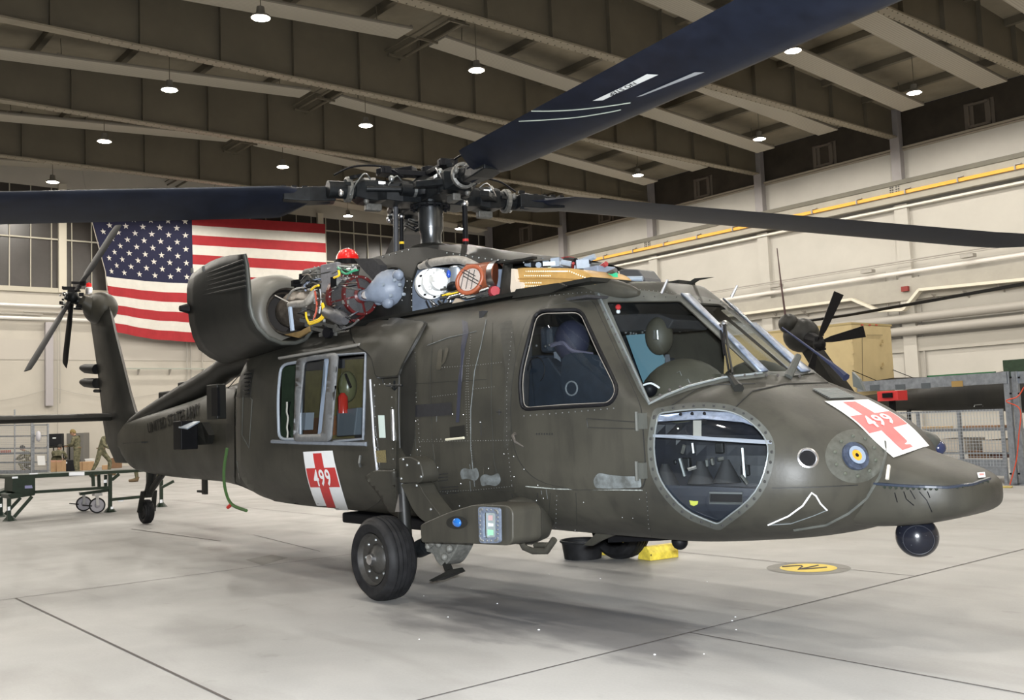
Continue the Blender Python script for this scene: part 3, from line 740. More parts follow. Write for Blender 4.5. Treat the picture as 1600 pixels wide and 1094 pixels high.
# beak seam, bolts, grab strap
hp('beak_seam', pline([(1366, 756), (1420, 760), (1480, 762), (1520, 757), (1546, 748)], .010, .002), mat('seam_navy', (.02, .026, .04), .3))
r_ = MB(); prow(r_, [(1382, 761), (1400, 762), (1464, 764)], 9, .011, off=0); prow(r_, [(1496, 762), (1545, 752)], 8, .009, off=0)
hp('beak_bolts', r_, mat('bolt_black', (.02, .025, .02), .3))
hp('beak_strap', pline([(1387, 750), (1389, 730)], .012, .01), mat('strap_tan', (.5, .47, .4), .6))
hp('paper_tag', ppatch([(1526, 740), (1538, 739), (1539, 747), (1528, 748)], .006, 4), m_white)
hp('tag_print', ppatch([(1529, 742), (1536, 741.5), (1536.5, 744), (1529.5, 745)], .009, 4), mat('tag_red', (.6, .2, .18), .5))
for Q in ([(1398, 770), (1402, 785)], [(1412, 768), (1416, 780), (1428, 790)], [(1422, 766), (1430, 780)], [(1436, 768), (1448, 782), (1456, 800)], [(1449, 768), (1453, 778)]):
    hp('oil_streak', pline(Q, .003, .001, 4), m_blk)
hp('vent_grille', ppatch([(1268, 610), (1308, 609), (1336, 624), (1295, 626)], .006, 6), m_seam)
r_ = MB()
for i in range(9): r_.tube([hit2((1270+3.2*i, 611+1.7*i), .014), hit2((1308+3.2*i, 610+1.6*i), .014)], .004, 4)
hp('grille_bars', r_, mat('grille_grey', (.16, .17, .16), .4))
hp('nose_bump', MB().sph(V((3.5, .62, 1.13)), .12, 16, 10, (1.3, .9, .8)), m_odf, smooth=60)
hp('nose_bump_lens', MB().sph(V((3.63, .64, 1.10)), .05, 12, 8), mat('lens_blue', (.02, .025, .06), .2), smooth=60)
# decals: quadrangles on the skin
def bil(Q, u, v): # Q rows of (left,right) from top to bottom
    n_ = len(Q)-1; t = min(n_-1e-9, max(0, v*n_)); i = int(t); t -= i
    # smooth vertical interpolation through the rows
    def row(k): k = max(0, min(n_, k)); return Q[k]
    def cr(a, b_, c, d_): return .5*((2*b_)+(c-a)*t+(2*a-5*b_+4*c-d_)*t*t+(3*b_-a-3*c+d_)*t**3)
    R = [row(i-1), row(i), row(i+1), row(i+2)]
    l = (cr(*[r[0][0] for r in R]), cr(*[r[0][1] for r in R])); rr = (cr(*[r[1][0] for r in R]), cr(*[r[1][1] for r in R]))
    return (lerp(l[0], rr[0], u), lerp(l[1], rr[1], u))
def decal(nm, Q, poly, off, m, parent=None, step=.08, fn=None, holes=()):
    f = fn or (lambda q, o_: hit2(q, o_))
    P = dense(poly, step); 
    mb = ppatch(P, off, step, holes, fn=lambda q, o_: f(bil(Q, q[0], q[1]), o_))
    return hp(nm, mb, m, parent=parent, smooth=60)
BOLD = [0.022]
def textmesh(s, name='t'):
    cu = bpy.data.curves.new(name, 'FONT'); cu.body = s; cu.resolution_u = 3; cu.size = 1; cu.offset = BOLD[0]
    o = bpy.data.objects.new(name, cu); COL.objects.link(o); dg = bpy.context.evaluated_depsgraph_get()
    me = o.evaluated_get(dg).to_mesh(); v = [tuple(p.co) for p in me.vertices]; f = [tuple(p.vertices) for p in me.polygons]
    o.evaluated_get(dg).to_mesh_clear(); bpy.data.objects.remove(o); bpy.data.curves.remove(cu)
    xs = [a[0] for a in v]; ys = [a[1] for a in v]; x0, x1, y0, y1 = min(xs), max(xs), min(ys), max(ys)
    return [((a[0]-x0)/(x1-x0), (a[1]-y0)/(y1-y0)) for a in v], f, (x1-x0)/(y1-y0)
def textdecal(nm, s, Q, u0, u1, v0, v1, off, m, parent=None, fn=None, bold=0):
    f = fn or (lambda q, o_: hit2(q, o_)); v, fs, asp = textmesh(s)
    vs = [f(bil(Q, lerp(u0, u1, a), lerp(v1, v0, b_)), off) for a, b_ in v]
    return hp(nm, MB().add(vs, fs), m, parent=parent)
def cross(Q, fn, off, parent, cu=.5, red=None):
    return decal('red_cross', Q, [(.33, .07), (.62, .07), (.62, .36), (.97, .36), (.97, .65), (.62, .65), (.62, .94), (.33, .94), (.33, .65), (.03, .65), (.03, .36), (.33, .36)], off, red or m_red, parent, .06, fn)
QS = [((476, 706), (522, 704)), ((478, 722), (525, 720)), ((482, 745), (531, 744)), ((489, 770), (538, 770)), ((498, 794), (545, 795))]
d1 = decal('cross_panel', QS, [(0, 0), (1, 0), (1, 1), (0, 1)], .016, m_white)
cross(QS, None, .019, d1)
for i, cc in enumerate('499'): textdecal('marking_499', cc, QS, .22+.19*i, .22+.19*i+.16, .38, .63, .022, m_white, d1)
QN = [((1288, 628), (1356, 625)), ((1314, 644), (1380, 638)), ((1340, 664), (1404, 652)), ((1366, 690), (1428, 672)), ((1396, 716), (1451, 697))]
m_red2 = mat('marking_red_pale', (.62, .10, .10), .45)
d2 = decal('cross_panel', QN, [(0, 0), (1, 0), (1, 1), (0, 1)], .005, m_white)
cross(QN, None, .008, d2, red=m_red2)
for i, cc in enumerate('499'): textdecal('marking_499', cc, QN, .20+.21*i, .20+.21*i+.17, .40, .60, .011, m_white, d2)
QA = [((232, 664), (312, 636)), ((234, 680), (313, 652))]

# more seams, stains and fasteners over the flank
for Q in ([(642, 520), (644, 600), (650, 700), (668, 780)], [(676, 524), (672, 600), (676, 700), (690, 790)], [(640, 600), (700, 596), (760, 593)], [(660, 770), (740, 768), (800, 766)], [(1010, 766), (1012, 800), (1018, 838)], [(860, 770), (858, 800), (850, 834)], [(900, 770), (902, 836)],
          [(370, 640), (366, 700), (372, 760)], [(420, 700), (425, 780)], [(770, 505), (768, 560), (768, 640), (772, 720), (782, 765)], [(396, 690), (470, 697), (560, 702)]):
    hp('panel_seam', pline(Q, .0022, .001), mat('seam_soft', (.018, .018, .015), .6))
random.seed(21); r_ = MB()
for Q in ([(648, 530), (650, 620), (658, 720), (672, 780)], [(800, 520), (792, 600), (792, 690), (800, 760)], [(1010, 770), (1014, 830)], [(870, 775), (868, 830)], [(640, 688), (700, 686)], [(1220, 604), (1300, 602)], [(400, 700), (560, 706)], [(372, 600), (362, 700), (368, 760)]): prow(r_, Q, 7, .004, off=0)
for i in range(40): 
    h_ = hit2((random.uniform(640, 1000), random.uniform(640, 830)), 0)
    if h_ is not None: r_.sph(h_, .004, 5, 3)
hp('rivet_scatter', r_, m_rivet)
for i in range(26):
    x_, y_ = random.uniform(660, 900), random.uniform(640, 800); L_ = random.uniform(6, 26)
    hp('streak', pline([(x_, y_), (x_+random.uniform(-1, 3), y_+L_)], .002, .001, 5), random.choice([m_worn, m_dkst, m_brst]))
for Q in ([(684, 742), (700, 740), (702, 746), (686, 748)], [(690, 762), (716, 760), (718, 774), (692, 776)]):
    for k in range(3): hp('faded_stencil', pline([(Q[0][0], Q[0][1]+5*k), (Q[1][0], Q[1][1]+5*k)], .003, .001, 4), m_dkst)
hp('cross_stencil', pline([(776, 644), (784, 644)], .004, .001, 4), m_dkst); hp('cross_stencil', pline([(780, 640), (780, 649)], .004, .001, 4), m_dkst)
hp('soot_band', ppatch(rpx([(780, 505, 4), (800, 500, 4), (806, 560, 10), (796, 700, 10), (786, 700, 10), (790, 580, 10)], 6, 6), .0015, 8), mat('soot_faint', (.028, .027, .022), .6, noise=.3, scale=10))
# ---- pylon cowling over the cabin roof, with its open bays
def A(x, y_, Y): return at((x, y_), 1, Y)
def rplane(q, p0, n_):
    v = ray(q); return CAMP+v*((V(p0)-CAMP).dot(V(n_))/v.dot(V(n_)))
PLN = (V((0, -.72, 2.35)), V((0, -1, .30)).normalized())
def onp(q, off): return rplane(q, PLN[0], PLN[1])+PLN[1]*off*-1*(-1)
def pp(Q, off=0): return [onp(q, off) for q in Q]
bay1 = rpx([(585, 470, 4), (590, 430, 10), (612, 418, 6), (627, 419, 6), (636, 437, 10), (630, 456, 12), (610, 478, 10)], step=4)
bay2 = rpx([(643, 504, 2), (643, 443, 8), (655, 411, 4), (680, 406, 6), (750, 411, 4), (789, 411, 3), (783, 461, 3), (728, 472, 3), (694, 475, 3)], step=5)
bay3 = rpx([(802, 416, 2), (828, 414, 3), (900, 420, 3), (900, 445, 3), (860, 447, 2), (796, 458, 2)], step=5)
outl = [(552, 512), (556, 470), (562, 430), (566, 408), (600, 399), (640, 388), (668, 387), (700, 393), (760, 402), (800, 407), (798, 459), (728, 476), (694, 480), (643, 508), (600, 512)]
py = hp('pylon_cowling', ppatch(outl, 0, 7, [bay1, bay2], fn=onp), m_odd, solid=.02)
top = pp([(566, 408), (600, 399), (640, 388), (668, 387), (700, 393), (760, 402), (826, 410)])
secs = []
for p in top:
    w = -p.y; secs.append([V((p.x, -w+2*w*k/12, p.z+.07*sin(pi*k/12))) for k in range(13)])
mb = MB(); n_ = 13
mb.add([p for q in secs for p in q], [(i*n_+j, i*n_+j+1, (i+1)*n_+j+1, (i+1)*n_+j) for i in range(len(secs)-1) for j in range(n_-1)])
pw = [V((p.x, -p.y, p.z)) for p in pp(outl)]
mb.add(pw, [tuple(range(len(pw)))])
hp('cowling_roof', mb, m_odd, parent=py, smooth=60)
ca = V((-1.1, 0, 3.0))
hp('mast_collar', MB().lathe([(.34, .0), (.30, .13), (.20, .18), (.13, .20)], (-1.1, 0, 2.98), n=28), m_odd, parent=py, smooth=50)
hp('cowling_lip', MB().bar(onp((795, 414), .03), onp((840, 405), .03), .05, .02).bar(onp((790, 412), .01), onp((826, 408), .02), .14, .015), m_odd, parent=py)
hp('bay_edge', MB().tube(pp(bay2, .01), .007, 5, closed=True), m_odd, parent=py)
# post between the bays, dark inner walls
hp('bay_back_wall', MB().prism([(-1.2, -.34, 2.3), (-1.2, -.34, 2.95), (.6, -.34, 2.66), (.9, -.34, 2.5), (1.5, -.34, 2.3)], (0, .04, 0)), mat('bay_grey', (.20, .24, .31), .5, noise=.2, scale=6), parent=py)
hp('bay_floor', MB().bx(-3.0, 1.9, -.8, -.30, 2.36, 2.39), m_odd, parent=py)
ap = [(-1.75, 3.06), (-2.55, 3.19), (-2.85, 3.17), (-3.5, 2.75), (-4.2, 2.35), (-4.2, 2.0), (-1.75, 2.2)]
hp('aft_cowling', MB().prism([(x, -.26, z) for x, z in ap], (0, .52, 0)), m_odd, parent=py, bev=.03)
hp('intake_strut', MB().prism([A(553, 404, -.68), A(583, 404, -.68), A(593, 414, -.68), A(599, 442, -.68), A(586, 441, -.68), A(566, 420, -.68)], (0, .08, 0)), mat('strut_dark', (.03, .03, .033), .4, noise=.4, scale=30), parent=py)
bc = thing('x', 'x', 'x'); bpy.data.objects.remove(bc)
pb = A(543, 404, -.02)
bcn = hp('beacon', MB().lathe([(.13, -.02), (.125, .03), (.09, .085), (.04, .11), (0, .115)], pb, n=24), mat('beacon_red', (.62, .015, .012), .15, coat=1), parent=py, smooth=40)
hp('beacon_base', MB().lathe([(.16, -.08), (.15, -.02), (0, -.02)], pb, n=20), m_blk, parent=py)
sp = MB()
for i in range(60):
    a, e = random.uniform(0, 2*pi), random.uniform(.15, 1.4)
    sp.sph(pb+V((.115*cos(a)*cos(e), .115*sin(a)*cos(e), .11*sin(e))), .009, 5, 3)
hp('beacon_facets', sp, m_white, parent=bcn)
r_ = MB()
for Q in ([(645, 500), (645, 440)], [(643, 506), (694, 479), (728, 475)], [(700, 396), (760, 405), (820, 411)], [(600, 402), (640, 391)], [(606, 482), (630, 470), (638, 440)]):
    for q in dense(Q, 9, False): r_.sph(onp(q, .012), .007, 5, 4)
hp('cowling_rivets', r_, m_rivet, parent=py)
# ---- engine with its intake screen, on the starboard deck
EY = -.86
m_cast = mat('cast_alloy', (.11, .108, .10), .5, metal=.4, noise=.4, scale=30)
m_hot = mat('hot_section', (.16, .135, .11), .45, metal=.6, noise=.5, scale=14)
m_yel = mat('hose_yellow', (.75, .5, .02), .4)
m_wred = mat('screen_red', (.085, .012, .012), .3, noise=.3, scale=20)
m_mesh = mat('screen_mesh', (.12, .12, .125), .4, metal=.6, noise=.6, scale=260)
m_duct = mat('duct_grey', (.27, .25, .22), .5, noise=.25, scale=25)
eng = hp('engine', MB().lathe([(.0, -1.32), (.15, -1.3), (.20, -1.1), (.17, -.95), (.19, -.8), (.15, -.62), (.16, -.45), (.20, -.22), (.2, -.1)], A(553, 465, EY), (1, 0, 0), n=28), m_hot, smooth=40)
RC = A(545, 466, EY); FC = A(562, 462, EY)
g = MB().lathe([(.205, -.03), (.235, -.03), (.235, .02), (.205, .02), (.205, -.03)], RC, (1, 0, 0), n=36)
hp('screen_ring', g, m_wred, parent=eng, smooth=40)
hp('screen_ring', MB().lathe([(.165, -.015), (.19, -.015), (.19, .02), (.165, .02), (.165, -.015)], FC, (1, 0, 0), n=36), m_wred, parent=eng, smooth=40)
hp('intake_screen', MB().lathe([(.21, -.16), (.18, .0), (.06, .015)], FC, (1, 0, 0), n=36), m_mesh, parent=eng, smooth=40)
g = MB()
for k in range(4):
    a = k*pi/2+.25; d_ = V((0, cos(a), sin(a)))
    g.bar(FC+d_*.07+V((.02, 0, 0)), FC+d_*.18+V((.02, 0, 0)), .018, .012, V((1, 0, 0)))
    g.bar(FC+d_*.18+V((.0, 0, 0)), RC+d_*.22, .012, .012, V((0, 1, 0.1)))
hp('screen_spokes', g, m_wred, parent=eng)
hp('screen_hub', MB().lathe([(.07, -.02), (.075, .03), (.055, .045)], FC, (1, 0, 0), n=24), m_wred, parent=eng, smooth=40)
g = MB()
for k in range(10):
    a = k*2*pi/10; g.sph(RC+V((.022, .22*cos(a), .22*sin(a))), .010, 6, 4)
    g.sph(FC+V((.022, .178*cos(a), .178*sin(a))), .008, 6, 4)
hp('ring_bolts', g, m_rivet, parent=eng)
for i in range(34):
    x_, y_ = random.uniform(462, 540), random.uniform(428, 508); L_ = random.uniform(10, 34); a_ = random.uniform(-.6, .9)
    Q = crom([A(x_, y_, -1.0), A(x_+L_*.5*cos(a_), y_+L_*.5*sin(a_)+random.uniform(-4, 4), -1.1), A(x_+L_*cos(a_), y_+L_*sin(a_), -1.0)], 4)
    hp('engine_line', MB().tube(Q, random.choice((.004, .006, .008)), 5), random.choice((m_rivet, m_blk, m_silver, m_cast, m_blk, m_hot)), parent=eng)
# blue-grey shaft housing and nose gearbox
GB = A(606, 450, -.66)
m_blue = mat('gearbox_blue', (.17, .20, .255), .45, noise=.15, scale=10, bump=.2, bscale=25)
gb = hp('nose_gearbox', MB().tube(crom([A(566, 462, -.86), A(575, 461, -.85), A(590, 456, -.8), A(612, 450, -.68), A(628, 446, -.6)], 4), [.05, .052, .055, .056, .06, .068, .085, .10, .12, .15, .165, .17, .175, .17, .165, .15, .12], 20), m_blue, smooth=60)
hp('shaft_end', MB().lathe([(0, 0), (.035, 0), (.04, -.02)], A(571, 461, -.90), (1, -.3, 0), n=16), m_silver, parent=gb)
g = MB()
for q, r in (((600, 432), .05), ((592, 470), .045), ((606, 473), .055), ((622, 430), .05)): g.sph(A(q[0], q[1], -.76), r, 12, 8, (1.3, 1, 1))
hp('gearbox_lobes', g, m_blue, parent=gb, smooth=60)
g = MB()
for q in ((626, 445), (612, 462), (632, 460), (600, 445), (618, 438)): g.lathe([(.015, 0), (.015, .02), (0, .02)], A(q[0], q[1], -.84), (0.3, -1, 0), n=8)
hp('gearbox_bolts', g, m_grey, parent=gb)
# rest of the engine dressing
def cyl(a, b_, r, n=16): return MB().tube([a, b_], r, n)
hp('fuel_control', MB().box(A(517, 434, -1.03), (.24, .05, .27), rz=.2), mat('control_grey', (.16, .155, .16), .45, noise=.2, scale=20), parent=eng, bev=.01)
hp('control_slot', MB().box(A(521, 441, -1.065), (.06, .02, .1), rz=.2), m_blk, parent=eng)
hp('accessory_case', MB().box(A(498, 436, -.9), (.30, .2, .12)).tube([A(478, 428, -.9), A(500, 424, -.9)], .05, 12).tube([A(476, 440, -.95), A(492, 436, -.95)], .04, 10), m_cast, parent=eng, bev=.02)
g = MB()
for i in range(16): g.box(A(random.uniform(458, 484), random.uniform(431, 450), random.uniform(-1, -.8)), (random.uniform(.02, .08), .04, random.uniform(.02, .07)), rz=random.uniform(0, 1))
hp('control_box', g, m_blk, parent=eng)
hp('bleed_duct', MB().tube(crom([A(453, 477, -1.08), A(463, 475, -1.08), A(476, 474, -1.08), A(484, 468, -1.08), A(492, 455, -1.04)], 5), .035, 14), m_duct, parent=eng, smooth=60)
hp('bleed_duct_lower', MB().tube([A(462, 479, -1.06), A(478, 478, -1.06)], .016, 8), m_duct, parent=eng)
hp('support_strut', MB().bar(A(453, 480, -1.12), A(457, 517, -1.12), .03, .03), mat('strut_blue', (.35, .42, .52), .4), parent=eng)
hp('power_turbine', MB().lathe([(.0, -.02), (.09, -.02), (.10, .04), (.14, .05), (.14, .12), (.17, .14), (.17, .2)], A(455, 488, EY), (1, 0, 0), n=24), m_hot, parent=eng, smooth=40)
yh = [[(503, 474), (505, 485), (503, 494), (496, 500), (487, 503), (482, 505)], [(504, 474), (508, 486), (506, 495), (498, 502), (484, 507)], [(478, 488), (479, 497), (483, 505)], [(486, 453), (492, 448), (498, 446)], [(529, 423), (530, 430), (522, 434)]]
for Q in yh: hp('yellow_hose', MB().tube(crom([A(x, y_, -1.12) for x, y_ in Q], 4), .011, 8), m_yel, parent=eng, smooth=60)
hp('oil_tank', MB().tube([A(510, 487, -1.08), A(512, 488, -1.08), A(536, 499, -1.08), A(540, 501, -1.08)], [.04, .065, .065, .04], 14), mat('tank_dark', (.07, .07, .075), .4, noise=.3, scale=20), parent=eng, smooth=60)
g = MB(); 
for a, b_ in (((470, 500), (530, 512)), ((485, 512), (525, 522)), ((500, 524), (538, 512)), ((478, 508), (500, 507)), ((525, 510), (545, 496))): g.bar(A(*a, -1.05), A(*b_, -1.02), .03, .035)
hp('mount_bracket', g, m_cast, parent=eng)
hp('mount_bush', MB().lathe([(0, .02), (.05, .02), (.05, -.03)], A(512, 520, -1.08), (.3, -1, 0), n=14), m_blk, parent=eng)
wires = [([(470, 440), (480, 430), (500, 428), (520, 424)], (.02, .02, .02)), ([(478, 455), (476, 445), (490, 438), (506, 436)], (.30, .34, .45)), ([(500, 452), (502, 470), (499, 490)], (.55, .55, .55)), ([(510, 455), (512, 480), (508, 498)], (.08, .08, .07)), ([(492, 455), (495, 480), (490, 500)], (.5, .1, .06)),
  ([(518, 426), (532, 420), (548, 424), (560, 422)], (.03, .25, .13)), ([(528, 418), (540, 428), (556, 421)], (.04, .28, .15)), ([(512, 420), (530, 416), (552, 418)], (.35, .34, .32)), ([(448, 468), (456, 455), (470, 450), (484, 452)], (.3, .29, .27)), ([(430, 462), (448, 471), (456, 474)], (.4, .38, .34)), ([(560, 500), (548, 510), (532, 514)], (.1, .1, .1))]
for Q, c in wires: hp('engine_line', MB().tube(crom([A(x, y_, -1.05+random.uniform(-.04, .04)) for x, y_ in Q], 5), random.choice((.007, .010)), 6), mat('line_%d%d%d' % tuple(int(v*99) for v in c), c, .4), parent=eng)
g = MB()
for i in range(70):
    q = (random.uniform(470, 540), random.uniform(436, 506)); s_ = random.uniform(.012, .045)
    g.box(A(q[0], q[1], random.uniform(-1.02, -.92)), (s_*random.uniform(.6, 2), s_, s_), rz=random.uniform(0, 1.5))
hp('engine_fittings', g, m_cast, parent=eng)
g = MB()
for i in range(34):
    q = (random.uniform(480, 560), random.uniform(416, 440) if i % 2 else random.uniform(440, 500)); g.sph(A(q[0], q[1], -1.04), random.uniform(.006, .016), 7, 5)
hp('engine_unions', g, m_rivet, parent=eng)
hp('igniter', cyl(A(545, 421, -.9), A(553, 420, -.95), .03), m_silver, parent=eng)
# aft nacelle the engine sits in
NC = A(447, 489, EY)
nac = hp('aft_nacelle', MB().lathe([(.26, .06), (.30, .07), (.36, .03), (.42, -.12), (.44, -.4), (.43, -.9), (.3, -1.3)], NC, (1, 0, 0), n=40), mat('nacelle_grey', (.115, .108, .092), .45, noise=.15, scale=5), smooth=50)
hp('nacelle_throat', MB().lathe([(.265, .06), (.25, .0), (.24, -.35), (0, -.36)], NC, (1, 0, 0), n=36), mat('throat_dark', (.05, .045, .042), .4, metal=.3), parent=nac, smooth=50)
for r, h in ((.20, -.02), (.245, .03)): hp('throat_ring', MB().lathe([(r, h), (r+.012, h+.02), (r+.024, h)], NC, (1, 0, 0), n=32), m_hot, parent=nac, smooth=50)
hp('nacelle_handle', MB().tube(crom([A(392, 450, -.9), A(391, 442, -.9), A(396, 441, -.9), A(399, 452, -.9)], 4), .015, 6), m_blk, parent=nac)
hp('nacelle_fin', MB().prism([A(430, 448, -.5), A(440, 440, -.5), A(456, 441, -.5), A(462, 449, -.5)], (0, .04, 0)), m_blk, parent=nac)
hp('heat_shield', MB().prism([A(444, 523, -1.1), A(470, 517, -1.1), A(482, 510, -1.1), A(483, 518, -1.1), A(466, 528, -1.1)], (0, .02, 0)), mat('shield_rust', (.20, .13, .05), .5, noise=.3, scale=12), parent=nac)
# open engine cowling: a J shaped sheet hinged along its lower edge
J1 = [(382, 397), (386, 414), (388, 436), (390, 459), (391, 478), (395, 495), (404, 512), (420, 528), (440, 536), (462, 536), (477, 531), (487, 516)]
J2 = [(301, 430), (296, 440), (294, 452), (294, 470), (296, 488), (298, 506), (303, 526), (312, 545), (328, 557), (345, 565), (358, 567), (372, 560)]
mb = MB(); secs = []
for k in range(9):
    t = k/8; row = []
    for a, b_ in zip(J1, J2):
        pa = at(a, 0, -2.02); pb_ = at(b_, 0, -3.3)
        row.append(lerp(pa, pb_, t)+V((0, 0, .06*sin(pi*t)*(1 if a[1] < 420 else 0))))
    secs.append(row)
n_ = len(J1); mb.add([p for q in secs for p in q], [(i*n_+j, i*n_+j+1, (i+1)*n_+j+1, (i+1)*n_+j) for i in range(8) for j in range(n_-1)])
cow = hp('open_engine_cowling', mb, m_odd, smooth=60, solid=.03)
rb = MB()
for t in [.12+.1*k for k in range(6)]:
    rb.tube([lerp(secs[0][0], secs[0][4], t)+V((0, -.02, 0)), lerp(secs[8][0], secs[8][4], t)+V((0, -.02, 0))], .012, 4)
hp('cowling_rub_strips', rb, m_seam, parent=cow)
hp('cowling_edge', MB().tube(secs[0], .022, 8), m_odf, parent=cow, smooth=60)
hp('cowling_latch', MB().tube([at((281, 482), 0, -3.3), at((296, 482), 0, -3.3)], [.03, .06], 10), m_blk, parent=cow)
g = MB()
for q in ((300, 423), (318, 420), (345, 413), (367, 405)): g.box(at(q, 0, -2.8), (.03, .02, .05))
hp('cowling_catches', g, m_rivet, parent=cow)
# accessories in the middle bay
acc = hp('hydraulic_pump', MB().lathe([(.0, -.09), (.135, -.09), (.14, -.06), (.14, -.03), (.105, -.02), (.105, .07), (.125, .075), (.125, .10), (.085, .12), (.085, .2), (.06, .22), (0, .22)], A(675, 443, -.55), (1, -.25, 0), n=28), mat('pump_white', (.78, .79, .78), .4, noise=.06, scale=20), smooth=35)
g = MB(); c0 = A(675, 443, -.55); axv = V((1, -.25, 0)).normalized(); s1 = V((0, 0, 1)).cross(axv)
for k in range(8):
    a = k*pi/4+.2; dd = s1*cos(a)*.122+V((0, 0, 1))*sin(a)*.122; g.tube([c0-axv*.1+dd, c0-axv*.0+dd], .010, 6)
hp('pump_bolts', g, m_blk, parent=acc)
g = MB()
for k in range(14):
    a = random.uniform(0, 2*pi); dd = s1*cos(a)*.09+V((0, 0, 1))*sin(a)*.09; g.box(c0+axv*random.uniform(.12, .26)+dd, (.03, .02, .04), rz=a)
hp('pump_fittings', g, mat('fit_white', (.6, .6, .58), .4), parent=acc)
hp('reservoir_can', MB().lathe([(0, -.1), (.085, -.1), (.085, .06), (.07, .075), (0, .08)], A(716, 430, -.55), (0, 0, 1), n=24), mat('can_alloy', (.45, .5, .55), .3, metal=.7), smooth=40)
hp('air_pipe', MB().tube(crom([A(656, 417, -.68), A(664, 414, -.68), A(682, 409, -.68), (A(716, 406, -.68)), A(735, 412, -.68), A(752, 421, -.62)], 5), [.026]*5+[.036]*21, 14), m_duct, smooth=60)
hp('pipe_clamp', MB().lathe([(.042, -.02), (.042, .02)], A(672, 411, -.68), (1, 0, .25), n=16), m_cast)
m_brown = mat('duct_brown', (.17, .048, .02), .4, noise=.25, scale=14)
dct = hp('cooling_duct', MB().tube(crom([A(734, 437, -.74), A(745, 434, -.70), A(762, 430, -.64), A(774, 430, -.6)], 4), [.13, .135, .13, .125, .12, .115, .11, .11, .11, .11, .11, .11, .11][:13], 22), m_brown, smooth=60)
gq = [(734+19*cos(a)*1.0+5*sin(a), 437-21*sin(a)) for a in [k*pi/12 for k in range(24)]]
def onp2(q, off): return rplane(q, A(734, 437, -.86), V((.55, -1, 0)).normalized())
hp('duct_flange', MB().tube([onp2(q, 0) for q in gq], .018, 8, closed=True), mat('flange_orange', (.25, .065, .028), .4), parent=dct, smooth=60)
hp('duct_screen', ppatch([(734+16*cos(a)+4*sin(a), 437-18*sin(a)) for a in [k*pi/12 for k in range(24)]], 0, 8, fn=onp2), mat('screen_pale', (.38, .32, .28), .5, noise=.4, scale=300), parent=dct)
g = MB()
for k in (-8, 0, 8):
    g.tube([onp2((720+k*.6, 430+k-6), 0)+V((.01, -.01, 0)), onp2((748+k*.6, 442+k-2), 0)+V((.01, -.01, 0))], .004, 4)
    g.tube([onp2((734+k, 422), 0)+V((.01, -.01, 0)), onp2((728+k, 452), 0)+V((.01, -.01, 0))], .004, 4)
hp('screen_wires', g, m_seam, parent=dct)
hp('duct_clamp', MB().lathe([(.12, -.05), (.125, 0), (.12, .05)], A(779, 430, -.6), (1, 0, 0), n=24), m_silver, parent=dct, smooth=50)
g = MB()
for i in range(60): g.box(A(random.uniform(690, 780), random.uniform(450, 466), random.uniform(-.7, -.5)), (random.uniform(.02, .12), .015, random.uniform(.01, .03)), rz=random.uniform(-.3, .3))
hp('linkage_cluster', g, mat('link_dark', (.12, .12, .11), .35, metal=.5, noise=.6, scale=40))
for i in range(9):
    x0 = random.uniform(690, 740); hp('control_rod', MB().tube([A(x0, 468-i, -.72), A(x0+random.uniform(25, 48), 458-i, -.68)], .007, 6), random.choice([m_silver, m_rivet, mat('rod_pale', (.6, .6, .55), .4), m_yel, m_blk]))
hp('bellcrank', MB().prism([A(705, 476, -.74), A(712, 466, -.74), (A(722, 470, -.74)), A(729, 474, -.74), A(726, 478, -.74)], (0, .04, 0)), mat('crank_beige', (.42, .35, .27), .5))
hp('red_cap', MB().lathe([(0, -.05), (.04, -.05), (.05, 0), (.04, .05), (0, .05)], A(772, 456, -.7), (1, -.5, 0), n=16), mat('cap_red', (.3, .03, .04), .4), smooth=40)
hp('black_valve', MB().sph(A(708, 448, -.68), .05, 12, 8, (1.4, 1, .9)), m_blk, smooth=60)
hp('blue_cap', MB().sph(A(701, 428, -.68), .03, 10, 8, (.7, .7, 1.2)), mat('cap_blue', (.02, .07, .4), .3), smooth=60)
for i in range(8):
    x0 = 650+random.uniform(0, 40); hp('pump_hose', MB().tube(crom([A(x0, 470, -.6), A(x0+8, 480+random.uniform(-5, 5), -.66), A(x0+22, 482, -.6), A(x0+30, 462, -.58)], 4), .007, 6), random.choice([m_blk, m_silver, m_cast]))
# gold insulated avionics/fluid case on the front deck
gold = mat('gold_blanket', (.42, .25, .08), .45, noise=.18, scale=9, bump=.3, bscale=12)
gp = rpx([(804, 420, 5), (815, 418, 6), (900, 419, 25), (926, 428, 14), (933, 452, 8), (870, 455, 6), (812, 458, 6), (803, 440, 4)], step=5)
gc = hp('gold_blanket_case', MB().prism([A(x, y_, -.66) for x, y_ in gp], (0, .42, 0)), gold, bev=.03, smooth=40)
g = MB()
for yy, x0, x1 in ((424, 822, 885), (431, 820, 862), (442, 822, 846), (447, 820, 850)):
    x = x0
    while x < x1: g.sph(A(x, yy, -.665), .006, 5, 4); x += 3.3
g2 = [(822+3.4*i, 424 if i < 20 else 424+(i-20)*1.4) for i in range(28)]
for q in g2: g.sph(A(q[0], q[1], -.665), .006, 5, 4)
hp('stitch_eyelets', g, mat('eyelet_pale', (.85, .75, .55), .4), parent=gc)
hp('blanket_seam', MB().tube([A(804, 436, -.67), A(860, 435, -.67), A(928, 438, -.67)], .005, 5), mat('gold_dark', (.3, .17, .05), .5), parent=gc)
hp('case_bracket', MB().prism([A(797, 457, -.7), A(799, 420, -.7), A(803, 420, -.7), A(806, 440, -.7), A(814, 441, -.7), A(813, 456, -.7)], (0, .1, 0)), mat('bracket_beige', (.55, .47, .38), .5))
